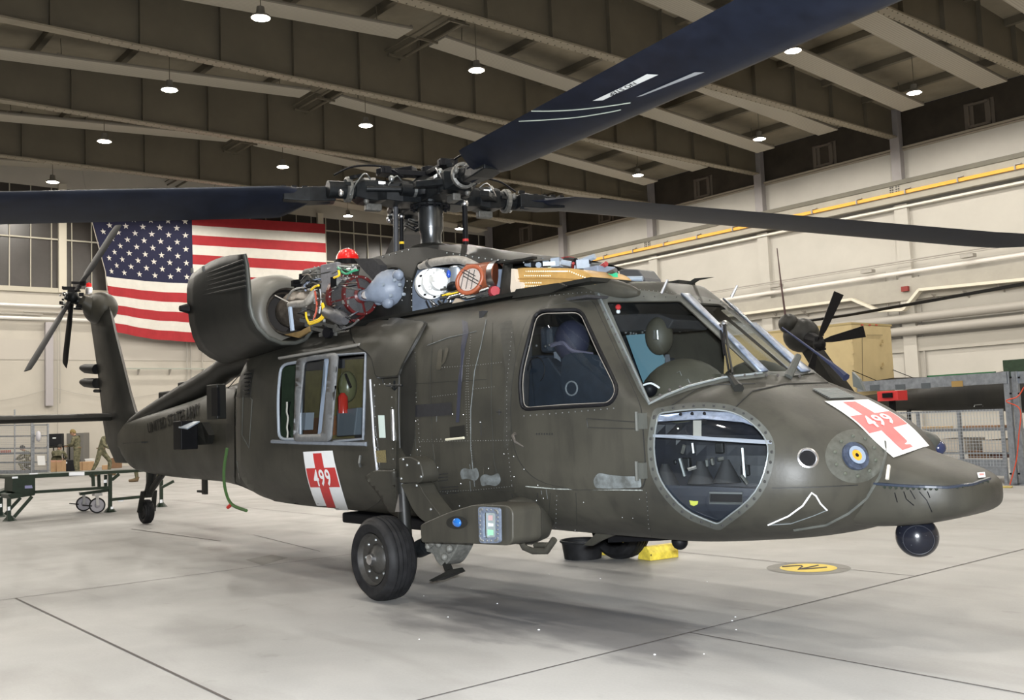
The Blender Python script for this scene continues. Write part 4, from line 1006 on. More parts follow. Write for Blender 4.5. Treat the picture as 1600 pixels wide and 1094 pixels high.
for i in range(46):
    x = random.uniform(835, 962); yb = 416 if x < 900 else lerp(418, 436, (x-900)/60)
    p = A(x, yb-random.uniform(-3, 8), random.uniform(-.45, -.2))
    m = random.choice([m_grey, m_grey, m_cast, m_blk, m_rivet, mat('pipe_pale_green', (.4, .45, .3), .5), mat('dull_red', (.25, .03, .03), .4)])
    b_ = MB()
    if i % 3: b_.tube([p, p+V((random.uniform(-.2, .2), random.uniform(-.1, .1), random.uniform(-.05, .05)))], random.uniform(.01, .03), 7)
    else: b_.box(p, (random.uniform(.05, .14), .08, random.uniform(.03, .09)), rz=random.uniform(0, 1))
    hp('deck_component', b_, m)
hp('deck_box', MB().box(A(937, 432, -.35), (.16, .2, .14)), m_blue, bev=.01)
hp('green_connector', MB().box(A(958, 433, -.4), (.05, .05, .06)), mat('conn_green', (.03, .4, .2), .4))
hp('air_data_box', MB().prism([A(967, 422, -.1), A(976, 420, -.1), A(996, 421, -.1), A(1006, 434, -.1), A(1008, 440, -.1), A(968, 440, -.1)], (0, .2, 0)), mat('box_charcoal', (.05, .05, .052), .45), bev=.01)
hp('brow_fairing', MB().tube(crom([(.95, -.60, 2.32), (1.25, -.60, 2.335), (1.55, -.60, 2.34), (1.85, -.58, 2.325), (2.12, -.55, 2.26)], 5), [.02, .03, .045, .055, .062, .07, .076, .082, .086, .088, .09, .09, .088, .085, .08, .075, .07, .06, .05, .035, .02], 16), m_od, smooth=60)
hp('folded_flap', MB().prism([A(806, 452, -.85), A(872, 442, -.85), A(884, 447, -.85), A(860, 458, -.85), A(800, 466, -.85)], (0, .03, 0)), m_odd)
for q0, q1, yy in (((1034, 458), (1043, 437), -.6), ((1143, 464), (1152, 446), .1)):
    hp('wire_cutter_pin', MB().tube([A(*q0, yy), A(*q1, yy)], [.012, .009], 6), m_silver)
pa = V((2.2, .25, 2.33))
hp('blade_antenna', MB().prism([A(1068, 446, .2), A(1085, 435, .2), A(1113, 433, .2), A(1090, 438, .2), A(1076, 447, .2)], (0, .02, 0)), m_odd)
hp('whip_mount', MB().bx(1.65, 1.95, .1, .3, 2.36, 2.42), m_odd)
# wipers
def wiper(Q, base):
    w = hp('wiper', MB().tube([hit2(q, .05) for q in Q], .007, 6), m_blk)
    hp('wiper_base', MB().tube([hit2(q, .02) for q in base], [.014, .035], 8), m_odd, parent=w); return w
w1 = wiper([(1126, 517), (1130, 545), (1138, 590)], [(1138, 588), (1154, 612)])
hp('wiper_arm', MB().tube([hit2((1127, 516), .06), hit2((1136, 555), .06), hit2((1145, 594), .05)], .008, 6), m_odd, parent=w1)
hp('wiper_blade', MB().tube([hit2((1122, 513), .03), hit2((1131, 560), .03)], .008, 5), m_blk, parent=w1)
hp('wiper_pivot', MB().sph(hit2((1126, 516), .06), .02, 8, 6), m_silver, parent=w1)
hp('wiper', MB().tube([A(1222, 512, .5), A(1282, 556, .5), A(1300, 570, .5), A(1322, 590, .45)], [.006, .010, .018, .03], 7), mat('wiper_navy', (.02, .024, .05), .35))
hp('wiper_post', MB().tube([hit2((1231, 590), .0), hit2((1236, 575), .10)], [.03, .022], 8), m_odf)
hp('mirror_fin', MB().prism([A(1331, 581, .45), A(1342, 592, .45), A(1350, 611, .45), A(1333, 604, .45)], (0, .03, 0)), m_odf)
# ---- main rotor
MX = V((-1.1, 0, 0)); HZ = 3.68
m_mast = mat('mast_steel', (.10, .105, .11), .28, metal=.9, noise=.15, scale=10)
mast = hp('rotor_mast', MB().lathe([(.125, 3.12), (.11, 3.15), (.105, 3.28), (.125, 3.335), (.128, 3.35), (.128, 3.55)], MX, n=36), m_mast, smooth=40)
g = MB().lathe([(.19, 3.55), (.21, 3.58), (.21, 3.62), (.34, 3.62), (.36, 3.66), (.36, 3.74), (.2, 3.80), (.12, 3.86), (0, 3.87)], MX, n=32)
hub = hp('rotor_hub', g, m_hub, smooth=40)
g = MB()
for k in range(16):
    a = 2*pi*k/16; g.tube([MX+V((.19*cos(a), .19*sin(a), 3.53)), MX+V((.19*cos(a), .19*sin(a), 3.57))], .014, 6)
hp('hub_bolts', g, m_blk, parent=hub)
for k in range(4):
    a = radians(-14+90*k); d_ = V((cos(a), sin(a), 0)); s_ = V((-sin(a), cos(a), 0))
    def P(r, t, z): return MX+d_*r+s_*t+V((0, 0, z))
    arm = hp('hub_arm', MB().loft([[P(r, -w, HZ-h), P(r, w, HZ-h), P(r, w*1.05, HZ+h*.6), P(r, w*.5, HZ+h), P(r, -w*.5, HZ+h), P(r, -w*1.05, HZ+h*.6)] for r, w, h in ((.15, .16, .11), (.35, .17, .12), (.5, .13, .10), (.6, .15, .12), (.72, .14, .11), (.8, .09, .08))]), m_hub, parent=hub, bev=.012)
    hp('spindle', MB().tube([P(.5, 0, HZ), P(1.05, 0, HZ-.01)], .085, 16), m_hub, parent=arm, smooth=40)
    hp('bearing_ring', MB().lathe([(.10, 0), (.125, .01), (.125, .05), (.10, .06)], P(.82, 0, HZ), d_, n=20), m_cast, parent=arm)
    hp('lag_damper', MB().tube([P(.22, .25, HZ-.02), P(.40, .25, HZ-.02), P(.40, .25, HZ-.02), P(.72, .17, HZ-.02)], [.062, .062, .03, .03], 14), m_hub, parent=arm, smooth=40)
    hp('damper_clamp', MB().lathe([(.068, 0), (.068, .03)], P(.25, .25, HZ-.02), d_, n=14), m_rivet, parent=arm)
    hp('pitch_horn', MB().prism([P(.55, -.08, HZ-.06), P(.75, -.08, HZ-.06), P(.5, -.34, HZ-.05), P(.40, -.34, HZ-.05)], (0, 0, .06)), m_hub, parent=arm, bev=.008)
    hp('bifilar_arm', MB().prism([P(.05, -.07, 3.86), P(.42, -.045, 3.86), P(.50, -.1, 3.86), P(.56, 0, 3.86), P(.50, .1, 3.86), P(.42, .045, 3.86), P(.05, .07, 3.86)], (0, 0, .05)).box(P(.48, 0, 3.89), (.1, .18, .07), rz=a), m_blk, parent=arm, bev=.006)
    hp('hose', MB().tube(crom([P(.3, .05, HZ+.16), P(.5, .06, HZ+.24), P(.8, .05, HZ+.22), P(1.0, .05, HZ+.12)], 6), .011, 6), m_blk, parent=arm, smooth=60)
    for j in range(3):
        r0 = .34+.16*j; sg = (-1)**j
        hp('hydraulic_line', MB().tube(crom([P(r0, .12*sg, HZ+.09), P(r0+.07, .16*sg, HZ+.13), P(r0+.16, .15*sg, HZ+.02), P(r0+.2, .1*sg, HZ-.08)], 4), .007, 5), m_silver if j == 1 else m_rivet, parent=arm)
    for j, (r0, t0, z0, mm) in enumerate(((.62, -.14, .08, m_rivet), (.9, -.1, .03, m_cast), (.95, .1, -.06, m_silver), (.46, .16, .1, m_rivet), (.7, .1, -.12, m_cast))):
        hp('hub_fitting', MB().sph(P(r0, t0, HZ+z0), .028, 9, 6, (1, 1, 1.3)), mm, parent=arm, smooth=60)
    hp('droop_stop', MB().box(P(.6, 0, HZ-.16), (.16, .08, .07), rz=a), m_cast, parent=arm, bev=.01)
    hp('data_plate', MB().box(P(.56, .165 if k == 3 else -.165, HZ+.05), (.07, .006, .03), rz=a), m_white, parent=arm)
    g = MB()
    for i in range(10):
        g.box(P(random.uniform(.3, 1.0), random.choice((-1, 1))*random.uniform(.1, .16), HZ+random.uniform(-.1, .13)), (random.uniform(.03, .08), .03, .03), rz=random.uniform(0, 2))
    hp('hub_clutter', g, m_hub, parent=arm)
hp('rotor_cap', MB().box(MX+V((-.2, -.2, 3.93)), (.3, .12, .09), rz=.5).tube([MX+V((0, 0, 3.85)), MX+V((0, 0, 3.97))], .08, 14), m_blk, parent=hub, bev=.01)
sw = hp('swashplate', MB().lathe([(.14, 3.40), (.25, 3.41), (.27, 3.44), (.25, 3.47), (.14, 3.48)], MX+V((-.12, .02, 0)), n=28), m_hub, smooth=40) if False else None
for q0, q1, Y, r, m in (((618, 305), (619, 398), -.3, .026, mat('rod_charcoal', (.05, .052, .058), .45)), ((627, 338), (628, 396), -.2, .022, m_blk), ((726, 318), (728, 398), .1, .027, m_blk)):
    rod = hp('pitch_rod', MB().tube([A(*q0, Y), A(*q1, Y)], r, 12), m, smooth=60)
    a_, b_ = A(*q0, Y), A(*q1, Y)
    hp('rod_end', MB().tube([a_, lerp(a_, b_, .22)], r*.75, 10).sph(a_, r*1.5, 10, 6), m_silver, parent=rod, smooth=60)
    if m is not None and q0[0] > 619: hp('rod_band', MB().lathe([(r+.003, -.012), (r+.003, .012)], lerp(a_, b_, .72), b_-a_, n=12), m_yel if q0[0] < 700 else mat('band_red', (.5, .03, .03), .4), parent=rod)
g = MB().tube([A(634, 352, -.1), A(650, 360, -.1), A(662, 352, -.1)], .02, 8).tube([A(640, 346, -.1), (A(655, 352, -.1))], .02, 8)
hp('scissor_link', g, m_hub)
def blade(az, droop, pitch, root=1.0, tw=-6., curve=0):
    a = radians(az); d_ = V((cos(a), sin(a), 0)); s_ = V((-sin(a), cos(a), 0)); secs = []
    prof = [(-.36, 0), (-.30, .012), (-.1, .030), (.06, .033), (.13, .024), (.165, .008), (.17, 0), (.165, -.006), (.13, -.018), (.06, -.024), (-.1, -.022), (-.30, -.009)]
    st = [(root, .25, 2.6), (root+.2, .34, 2.0), (root+.36, .78, 1.3), (root+.46, .98, 1.1), (root+.55, 1, 1), (2.5, 1, 1), (3.4, 1, 1), (4.5, 1, 1), (6, 1, 1), (7.2, 1, 1), (7.7, 1, 1), (8.18, .95, .9)]
    for r, c, th in st:
        pt = radians(pitch+tw*(r-2)/6.0); z = HZ-droop*(r-.4)-curve*(r-.4)**2; sw_ = -.18*max(0, (r-7.6)/.58)
        secs.append([MX+d_*r+(s_*cos(pt)+V((0, 0, sin(pt))))*(x*c+sw_)+(V((0, 0, cos(pt)))-s_*sin(pt))*y_*th*1.3+V((0, 0, z)) for x, y_ in prof])
    b_ = hp('rotor_blade', MB().loft(secs), m_blade, smooth=45)
    g = MB()
    for k in range(4): g.box(MX+d_*(root+.14+.1*k)+V((0, 0, HZ-droop*root+.075)), (.05, .10, .05), rz=a)
    hp('blade_bolts', g, m_blk, parent=b_)
    hp('blade_cuff', MB().loft([[MX+d_*r+s_*t*w+V((0, 0, HZ-droop*(r-.4)+u*h)) for t, u in ((-1, -1), (1, -1), (1, 1), (-1, 1))] for r, w, h in ((root-.05, .09, .07), (root+.2, .11, .07), (root+.45, .10, .045))]), m_hub, parent=b_, bev=.01)
    return b_, (lambda r, x, off=-.04: (lambda pt: MX+d_*r+(s_*cos(pt)+V((0, 0, sin(pt))))*x+(V((0, 0, cos(pt)))-s_*sin(pt))*off+V((0, 0, HZ-droop*(r-.4)-curve*(r-.4)**2)))(radians(pitch+tw*(r-2)/6.0)))
BL = [(-13, .04, -14, 0), (71, .035, -3, 0), (153, .07, 4, 0), (247, .055, 22, 0)]
bA, fA = blade(BL[0][0], BL[0][1], BL[0][2], curve=BL[0][3]); bB, fB = blade(*BL[1][:3], curve=BL[1][3]); bC, fC = blade(*BL[2][:3], curve=BL[2][3]); bD, fD = blade(*BL[3][:3], curve=BL[3][3])

# stickers and paint lines on the underside of the front blade
bme = bA.data; BVB = BVHTree.FromPolygons([v_.co+HELI.location for v_ in bme.vertices], [tuple(p_.vertices) for p_ in bme.polygons])
def hitB(q, off=.003):
    v_ = ray(q); p_, n_, i_, d_ = BVB.ray_cast(CAMP, v_)
    if p_ is None: return None
    if n_.dot(v_) > 0: n_ = -n_
    return p_+n_*off
m_stk = mat('sticker_white', (.50, .51, .50), .5)
sk = hp('blade_sticker', ppatch([(926, 157), (942, 156), (1029, 116), (1011, 115)], .004, 6, fn=hitB), m_stk, parent=bA)
hp('blade_sticker', ppatch([(994, 151), (1004, 149), (1101, 112), (1086, 112)], .004, 5, fn=hitB), mat('sticker_dull', (.22, .23, .24), .5), parent=bA)
v_, fs_, asp_ = textmesh('NO STEP')
QT = [((957, 148), (999, 127)), ((948, 143), (990, 122))]
tv = [hitB(bil([((996, 130), (956, 149)), ((990, 127), (950, 146))], a_, 1-b_), .007) for a_, b_ in v_]
if all(t_ is not None for t_ in tv): hp('sticker_text', MB().add(tv, fs_), m_seam, parent=sk)
for Q in ([(826, 173), (860, 173), (900, 171), (945, 166), (985, 160)], [(811, 189), (850, 187), (900, 183), (945, 176), (970, 171)]):
    P_ = [hitB(q, .003) for q in crom([(x_, y_, 0) for x_, y_ in Q], 5)]; P_ = [p_ for p_ in P_ if p_ is not None]
    if len(P_) > 2: hp('paint_line', MB().tube(P_, .004, 4), mat('paint_line_pale', (.3, .33, .28), .5), parent=bA)
# ---- tail: drive shaft cover, pylon, stabilator, tail rotor
cv = [V((-3.6, 0, 2.5)), V((-4.4, 0, 2.42)), A(358, 572, 0), A(345, 584, 0), A(320, 600, 0), A(290, 616, 0), A(255, 636, 0), A(222, 656, 0), A(205, 668, 0)]
hp('driveshaft_cover', MB().tube(cv, [.2, .2, .18, .17, .17, .16, .15, .14, .13], 20), m_odd, smooth=60)
for q in ((295, 603), (264, 618)): hp('cover_vent', MB().box(A(q[0], q[1]+4, -.02), (.45, .16, .2)), m_odd, bev=.02)
def finsec(z, xl, xt, th, ycen=0):
    n_ = 10; P = []
    for k in range(2*n_):
        t = k/n_ if k < n_ else (2*n_-k)/n_
        w = th*(1.6*sqrt(max(0, t))-1.6*t+.0) if True else 0
        P.append(V((lerp(xl, xt, t), ycen+(-w if k < n_ else w), z)))
    return P
fin = [finsec(z, xl, xt, th) for z, xl, xt, th in ((.95, -9.3, -10.3, .10), (1.3, -9.1, -10.75, .26), (1.62, -9.15, -10.9, .32), (1.8, -9.38, -10.95, .30), (2.1, -9.6, -11.05, .27), (2.6, -9.92, -11.2, .25), (3.1, -10.25, -11.4, .24), (3.45, -10.45, -11.55, .22), (3.7, -10.6, -11.6, .12))]
hp('tail_pylon', MB().loft(fin), m_odd, smooth=50)
hp('tail_gearbox_fairing', MB().sph(A(157, 482, 0), .30, 24, 14, (1.45, .9, .95)).tube([A(150, 482, -.1), A(128, 470, -.35)], [.2, .1], 16), m_od, smooth=60)
st_ = hp('tail_strobe', MB().lathe([(.06, -.12), (.06, -.02), (.05, 0)], A(139, 449, 0), n=14), m_silver, smooth=40)
hp('strobe_lens', MB().lathe([(.05, 0), (.045, .07), (0, .09)], A(139, 449, 0), n=14), mat('lens_red', (.8, .02, .02), .2), parent=st_)
for q in ((139, 576), (140, 598)): hp('pylon_antenna', MB().tube([A(128, q[1]-1, 0), A(134, q[1], 0), (A(152, q[1]+1, 0))], [.05, .085, .095], 10), m_blk, smooth=60)
hp('pylon_light', MB().tube([A(148, 611, 0), A(158, 611, 0)], .03, 8), m_blk)
sz = 1.72
sb = [[V((-10.15-.12*abs(y_)*0+0, y_, sz)), V((-10.2, y_, sz+.05)), V((-10.5, y_, sz+.075)), V((-11.0, y_, sz+.03)), V((-11.2, y_, sz)), V((-11.0, y_, sz-.02)), V((-10.5, y_, sz-.06)), V((-10.2, y_, sz-.05))] for y_ in (-2.19, 2.19)]
hp('stabilator', MB().loft(sb), m_odd, smooth=50)
TRH = A(113, 464, -.45)
def tipat(q, L_):
    lo, hi = -2.2, -.45; best = None
    for k in range(400):
        Y = -2.6+k*.012; p = A(q[0], q[1], Y); e = abs((p-TRH).length-L_)
        if best is None or e < best[0]: best = (e, p)
    return best[1]
th_ = hp('tail_rotor_hub', MB().sph(TRH, .13, 14, 8, (1, .8, 1)).tube([TRH+V((0, -.12, 0)), A(132, 474, -.25)], [.05, .09], 12), m_hub, smooth=50)
g = MB()
for i in range(22): g.box(TRH+V((random.uniform(-.3, .3), random.uniform(-.15, .15), random.uniform(-.22, .22))), (random.uniform(.03, .16), .03, random.uniform(.02, .08)), rz=random.uniform(0, 3))
hp('tail_hub_links', g, m_blk, parent=th_)
g = MB()
for i in range(9): g.sph(TRH+V((random.uniform(-.25, .25), -.16, random.uniform(-.2, .2))), .018, 6, 4)
hp('tail_hub_bolts', g, m_silver, parent=th_)
for q, L_ in (((185, 352), 1.65), ((43, 579), 1.65), ((101, 571), 1.5), ((160, 362), 1.2)):
    tp = tipat(q, L_); d_ = (tp-TRH).normalized(); s_ = d_.cross(V((.35, -1, .2)).normalized()).normalized(); u_ = s_.cross(d_)
    if q[0] == 160: continue
    secs = []
    for t, w, h in ((.08, .05, .03), (.25, .05, .03), (.34, .11, .02), (.9, .12, .014), (1.0, .10, .008)):
        c = TRH+d_*(tp-TRH).length*t; secs.append([c-s_*w, c-s_*w*.5+u_*h, c+s_*w*.6+u_*h, c+s_*w, c+s_*w*.6-u_*h, c-s_*w*.5-u_*h])
    hp('tail_rotor_blade', MB().loft(secs), m_blk, smooth=50)
# text along the boom
QA = [((231, 662), (313, 630)), ((233, 678), (314, 650))]
textdecal('marking_united_states_army', 'UNITED STATES ARMY', QA, 0, 1, 0, .95, .012, mat('marking_black', (.003, .003, .003), .6, spec=.1))
bx0 = A(300, 680, -.78)
db = hp('flare_dispenser', MB().box(A(290, 680, -.80), (.25, .22, .36)), m_blk, bev=.01)
hp('dispenser_bracket', MB().prism([A(298, 664, -.7), A(315, 660, -.62), A(326, 680, -.62), A(322, 694, -.62), A(300, 696, -.7)], (0, .2, 0)), m_odd, parent=db)
hp('dispenser_lid', MB().prism([A(279, 669, -.92), A(291, 661, -.75), A(312, 660, -.75), A(293, 671, -.92)], (0, 0, .015)), m_grey, parent=db)
hp('boom_box', MB().box(A(338, 628, -.72), (.3, .12, .42)), m_odd, bev=.01)
hp('boom_vent', MB().box(A(337, 628, -.80), (.17, .03, .34)), m_blk)
hp('boom_fence', MB().bar(A(196, 693, -.3), A(226, 691, -.36), .09, .02), m_odd)
hp('belly_antenna', MB().box(A(320, 760, -.1), (.12, .04, .22)).box(A(316, 768, -.1), (.25, .05, .03)), m_odd)
hp('hanging_strap', MB().tube(crom([A(355, 700, -1.0), A(350, 735, -1.02), (A(352, 765, -1.02)), A(362, 788, -1.02), A(385, 798, -1.02)], 6), .018, 6), mat('strap_green', (.05, .11, .03), .7))
hp('strap_hook', MB().tube([A(356, 793, -1.02), A(362, 788, -1.02)], .02, 6), mat('hook_red', (.5, .02, .01), .5))
# tail wheel
def tyre(c, R, w, ax, nm='tyre', par=None, rim=.6):
    c = V(c); prof = [(R*rim, -w*.36), (R*(rim+.04), -w*.43)]
    for k in range(9):
        a = -pi/2+.35+(pi/2-.55)*k/8*.98; prof.append((R*.74+R*.235*sin(pi/2+a)**.8 if False else R*.72+(R*.25)*cos(a)**.75, w/2*max(-1, sin(a)*1.04)))
    side = [(r_, y_) for r_, y_ in prof if y_ < -w*.30]
    tr = []
    for k in range(5):
        y_ = lerp(-.28, .28, k/4)*w; rr_ = R-.35*y_*y_/w
        if k: tr += [(rr_-.0, y_-.006), (rr_-.009, y_-.004), (rr_-.009, y_+.004), (rr_, y_+.006)] if True else []
        else: tr += [(rr_, y_-.006), (rr_-.009, y_-.004), (rr_-.009, y_+.004), (rr_, y_+.006)]
    full = side+tr+[(r_, -y_) for r_, y_ in reversed(side)]
    return hp(nm, MB().lathe(full, c, ax, n=64), m_rub, parent=par, smooth=35)
tw = tyre((-8.9, 0, .195), .19, .15, (0, 1, 0), 'tail_wheel')
hp('wheel_rim', MB().lathe([(0, -.05), (.09, -.06), (.1, -.04)], (-8.9, 0, .195), (0, 1, 0), n=20), m_blk, parent=tw)
hp('tail_fork', MB().bar((-8.9, -.11, .195), (-8.78, -.09, .52), .07, .03).bar((-8.9, .11, .195), (-8.78, .09, .52), .07, .03).tube([(-8.8, 0, .45), (-8.6, 0, .85)], .07, 12).tube([(-8.75, 0, .5), (-8.2, 0, .8)], .05, 10), m_odd)
# ---- starboard main gear
W0 = V((.0, -1.38, .335))
mw = tyre(W0, .335, .27, (0, 1, 0), 'main_wheel')
rm_ = mat('rim_grey', (.03, .028, .025), .45, noise=.3, scale=20)
hp('wheel_rim', MB().lathe([(.205, -.115), (.20, -.10), (.19, -.075), (.12, -.06), (.10, -.085), (.06, -.10), (.05, -.115), (0, -.118)], W0, (0, 1, 0), n=36), rm_, parent=mw, smooth=40)
g = MB()
for k in range(8):
    a = k*pi/4; g.sph(W0+V((.15*cos(a), -.07, .15*sin(a))), .014, 7, 5)
hp('rim_bolts', g, m_rivet, parent=mw)
hp('hub_cap', MB().lathe([(.045, -.112), (.04, -.14), (0, -.145)], W0, (0, 1, 0), n=12), m_silver, parent=mw)
pw = tyre((0, 1.38, .335), .335, .27, (0, 1, 0), 'main_wheel')
hp('wheel_rim', MB().lathe([(.205, .115), (.20, .10), (.19, .075), (0, .07)], (0, 1.38, .335), (0, 1, 0), n=36), rm_, parent=pw)
gear = hp('landing_gear_leg', MB().tube([(.0, -1.25, .335), (.25, -1.2, .40)], .06, 14).tube([A(655, 858, -1.2), A(668, 852, -1.2)], .07, 14), m_hub, smooth=50)
hp('shock_strut', MB().tube([(.06, -1.2, .42), A(628, 745, -1.2)], [.055, .05], 16), m_odd, parent=gear, smooth=50)
hp('strut_chrome', MB().prism([A(617, 800, -1.32), A(623, 772, -1.32), A(624, 800, -1.32)], (0, .03, 0)), m_silver, parent=gear)
lf = hp('strut_fairing', ppatch(rpx([(578, 742, 6), (592, 733, 8), (624, 733, 4), (628, 800, 6), (612, 792, 8), (600, 768, 10)], step=5), .04, 6), m_od, parent=gear, solid=.04, smooth=50)
def gear_sh(nm, Q, y0, dy, m, bev=.02, par=None, r=6):
    return hp(nm, MB().prism([A(x, y_, y0) for x, y_ in rpx(Q, r, 6)], (0, dy, 0)), m, parent=par or gear, bev=bev, smooth=40)
gear_sh('strut_mount', [(622, 716, 4), (640, 713, 6), (656, 722, 8), (661, 745, 6), (656, 755, 4), (624, 755, 4)], -1.32, .2, m_od)
gear_sh('drag_link', [(626, 756, 4), (654, 754, 6), (662, 772, 14), (690, 808, 8), (684, 822, 6), (662, 816, 14), (646, 800, 16)], -1.30, .14, m_od, bev=.04)
g = MB()
for q in ((630, 718), (654, 724), (658, 745), (627, 748), (651, 759), (673, 796), (636, 727)): g.sph(A(*q, -1.33), .012, 7, 5)
hp('mount_bolts', g, m_rivet, parent=gear)
m_cast2 = mat('kneel_casting', (.11, .11, .10), .5, noise=.4, scale=25)
gear_sh('axle_casting', [(662, 842, 5), (680, 835, 5), (716, 848, 5), (712, 860, 5), (700, 880, 6), (690, 886, 5), (682, 878, 5), (676, 864, 6), (664, 862, 4)], -1.22, .16, m_cast2, bev=.025)
g = MB()
for i in range(12): g.sph(A(random.uniform(666, 706), random.uniform(842, 876), -1.24), random.uniform(.012, .03), 8, 6)
hp('casting_lugs', g, m_cast2, parent=gear, smooth=60)
hp('tow_step', MB().prism([A(670, 907, -1.25), A(703, 890, -1.25), (A(708, 896, -1.25)), A(676, 909, -1.25)], (0, .12, 0)).bar(A(697, 880, -1.2), A(702, 892, -1.2), .05, .04), m_odd, parent=gear)
# drag beam fairing with its landing light window
db = gear_sh('drag_beam_fairing', [(656, 820, 5), (700, 800, 20), (742, 788, 10), (794, 790, 8), (801, 800, 6), (801, 846, 6), (793, 853, 6), (740, 850, 10), (658, 848, 4)], -1.52, .26, m_od, bev=.03, par=HELI)
def fac(q, off): return A(q[0], q[1], -1.52)+V((0, -off, 0))
PXf = rpx([(754, 791, 5), (787, 793, 5), (788, 848, 6), (756, 848, 6)], step=5); PXg = rpx([(761, 800, 3), (781, 801, 3), (781, 839, 3), (762, 840, 3)], step=5)
hp('light_frame', ppatch(PXf, .03, 5, [PXg], fn=fac), m_post, parent=db, solid=.02)
lg = hp('light_pane', ppatch(PXg, .012, 6, fn=fac), mat('pane_grey', (.25, .29, .29), .2, coat=1), parent=db)
hp('light_element', ppatch([(765, 827), (774, 828), (774, 836), (765, 836)], .018, 4, fn=fac), mat('lamp_green', (.25, .6, .35), .3), parent=lg)
hp('light_element', ppatch([(766, 805), (773, 805), (773, 813), (766, 813)], .018, 4, fn=fac), mat('lamp_pink', (.45, .3, .3), .3), parent=lg)
hp('light_element', ppatch([(766, 817), (774, 818), (774, 822), (766, 822)], .018, 4, fn=fac), m_white, parent=lg)
g = MB()
for q in dense(rpx([(757, 795, 4), (785, 797, 4), (785, 844, 4), (758, 844, 4)]), 12): g.sph(fac(q, .04), .009, 6, 4)
hp('frame_screws', g, m_rivet, parent=db)
hp('position_recess', ppatch([(720+17*cos(a), 816-10*sin(a)) for a in [k*pi/12 for k in range(24)]], .034, 6, fn=fac), m_odd, parent=db)
hp('position_light', MB().sph(fac((720, 816), .034), .04, 14, 8, (1.25, .5, .8)), mat('lens_blue2', (.01, .10, .35), .1, coat=1), parent=db, smooth=60)
hp('stub_blister', MB().tube([A(792, 815, -1.2), A(800, 815, -1.15), A(825, 812, -1.05), A(848, 808, -1.0), A(858, 806, -.98)], [.13, .16, .18, .15, .08], 24), m_od, smooth=60)
stp = hp('boarding_step', MB().tube([A(803, 828, -1.2), A(810, 838, -1.2), A(820, 856, -1.2), A(832, 861, -1.2), A(854, 861, -1.2), A(866, 843, -1.2)], .024, 8).tube([A(836, 852, -1.16), A(856, 852, -1.16)], .02, 8), m_od, smooth=50)
hp('belly_fin', MB().prism([A(912, 852, -.55), A(938, 827, -.55), A(970, 832, -.55), A(938, 845, -.55), (A(924, 853, -.55))], (0, .03, 0)), m_od)
hp('belly_light', MB().sph(A(1062, 846, -.3), .06, 12, 8), m_blk, smooth=60)
hp('belly_plate', MB().prism([A(950, 848, -.3), A(1032, 845, -.3), A(1078, 842, -.3), A(1078, 834, -.3), A(950, 836, -.3)], (0, .3, 0)), m_blk)
hp('belly_shade_bar', MB().bx(-1.75, .3, -.72, -.5, .46, .56), m_blk, bev=.02)  # black bar added for the band of shade under the belly
# sensor ball under the beak
BC = A(1433, 838, 0)
ball = hp('sensor_ball', MB().sph(BC, .125, 36, 22), mat('ball_black', (.008, .009, .014), .22), smooth=80)
hp('ball_neck', MB().lathe([(.09, .06), (.085, .12), (.10, .17), (.12, .2)], BC, n=28), m_blk, parent=ball, smooth=50)
def ballring(q, r): 
    v = ray(q); d_ = (BC-CAMP); t = d_.dot(v); p = CAMP+v*t; off = (p-BC); h = sqrt(max(0, .125**2-off.length_squared)); n_ = (off-v*h).normalized()
    return MB().lathe([(r, sqrt(.1262**2-r*r)), (r+.002, sqrt(.1268**2-r*r)), (r+.004, sqrt(.1262**2-(r+.004)**2))], BC, n_, n=40)
hp('ball_seam', ballring((1436, 846), .085), mat('ball_seam_grey', (.03, .032, .04), .3), parent=ball)
g = MB()
for q in ((1408, 823), (1406, 833), (1411, 848), (1424, 852), (1447, 837), (1464, 838), (1431, 825)):
    v = ray(q); d_ = (BC-CAMP); t = d_.dot(v); off = CAMP+v*t-BC; h = .126**2-off.length_squared
    if h > 0: g.sph(BC+off-v*sqrt(h), .0022, 6, 4)
hp('ball_screws', g, m_rivet, parent=ball)
# rudder of blade number stickers on the front blade
m_stk = mat('sticker_white', (.62, .63, .63), .5)
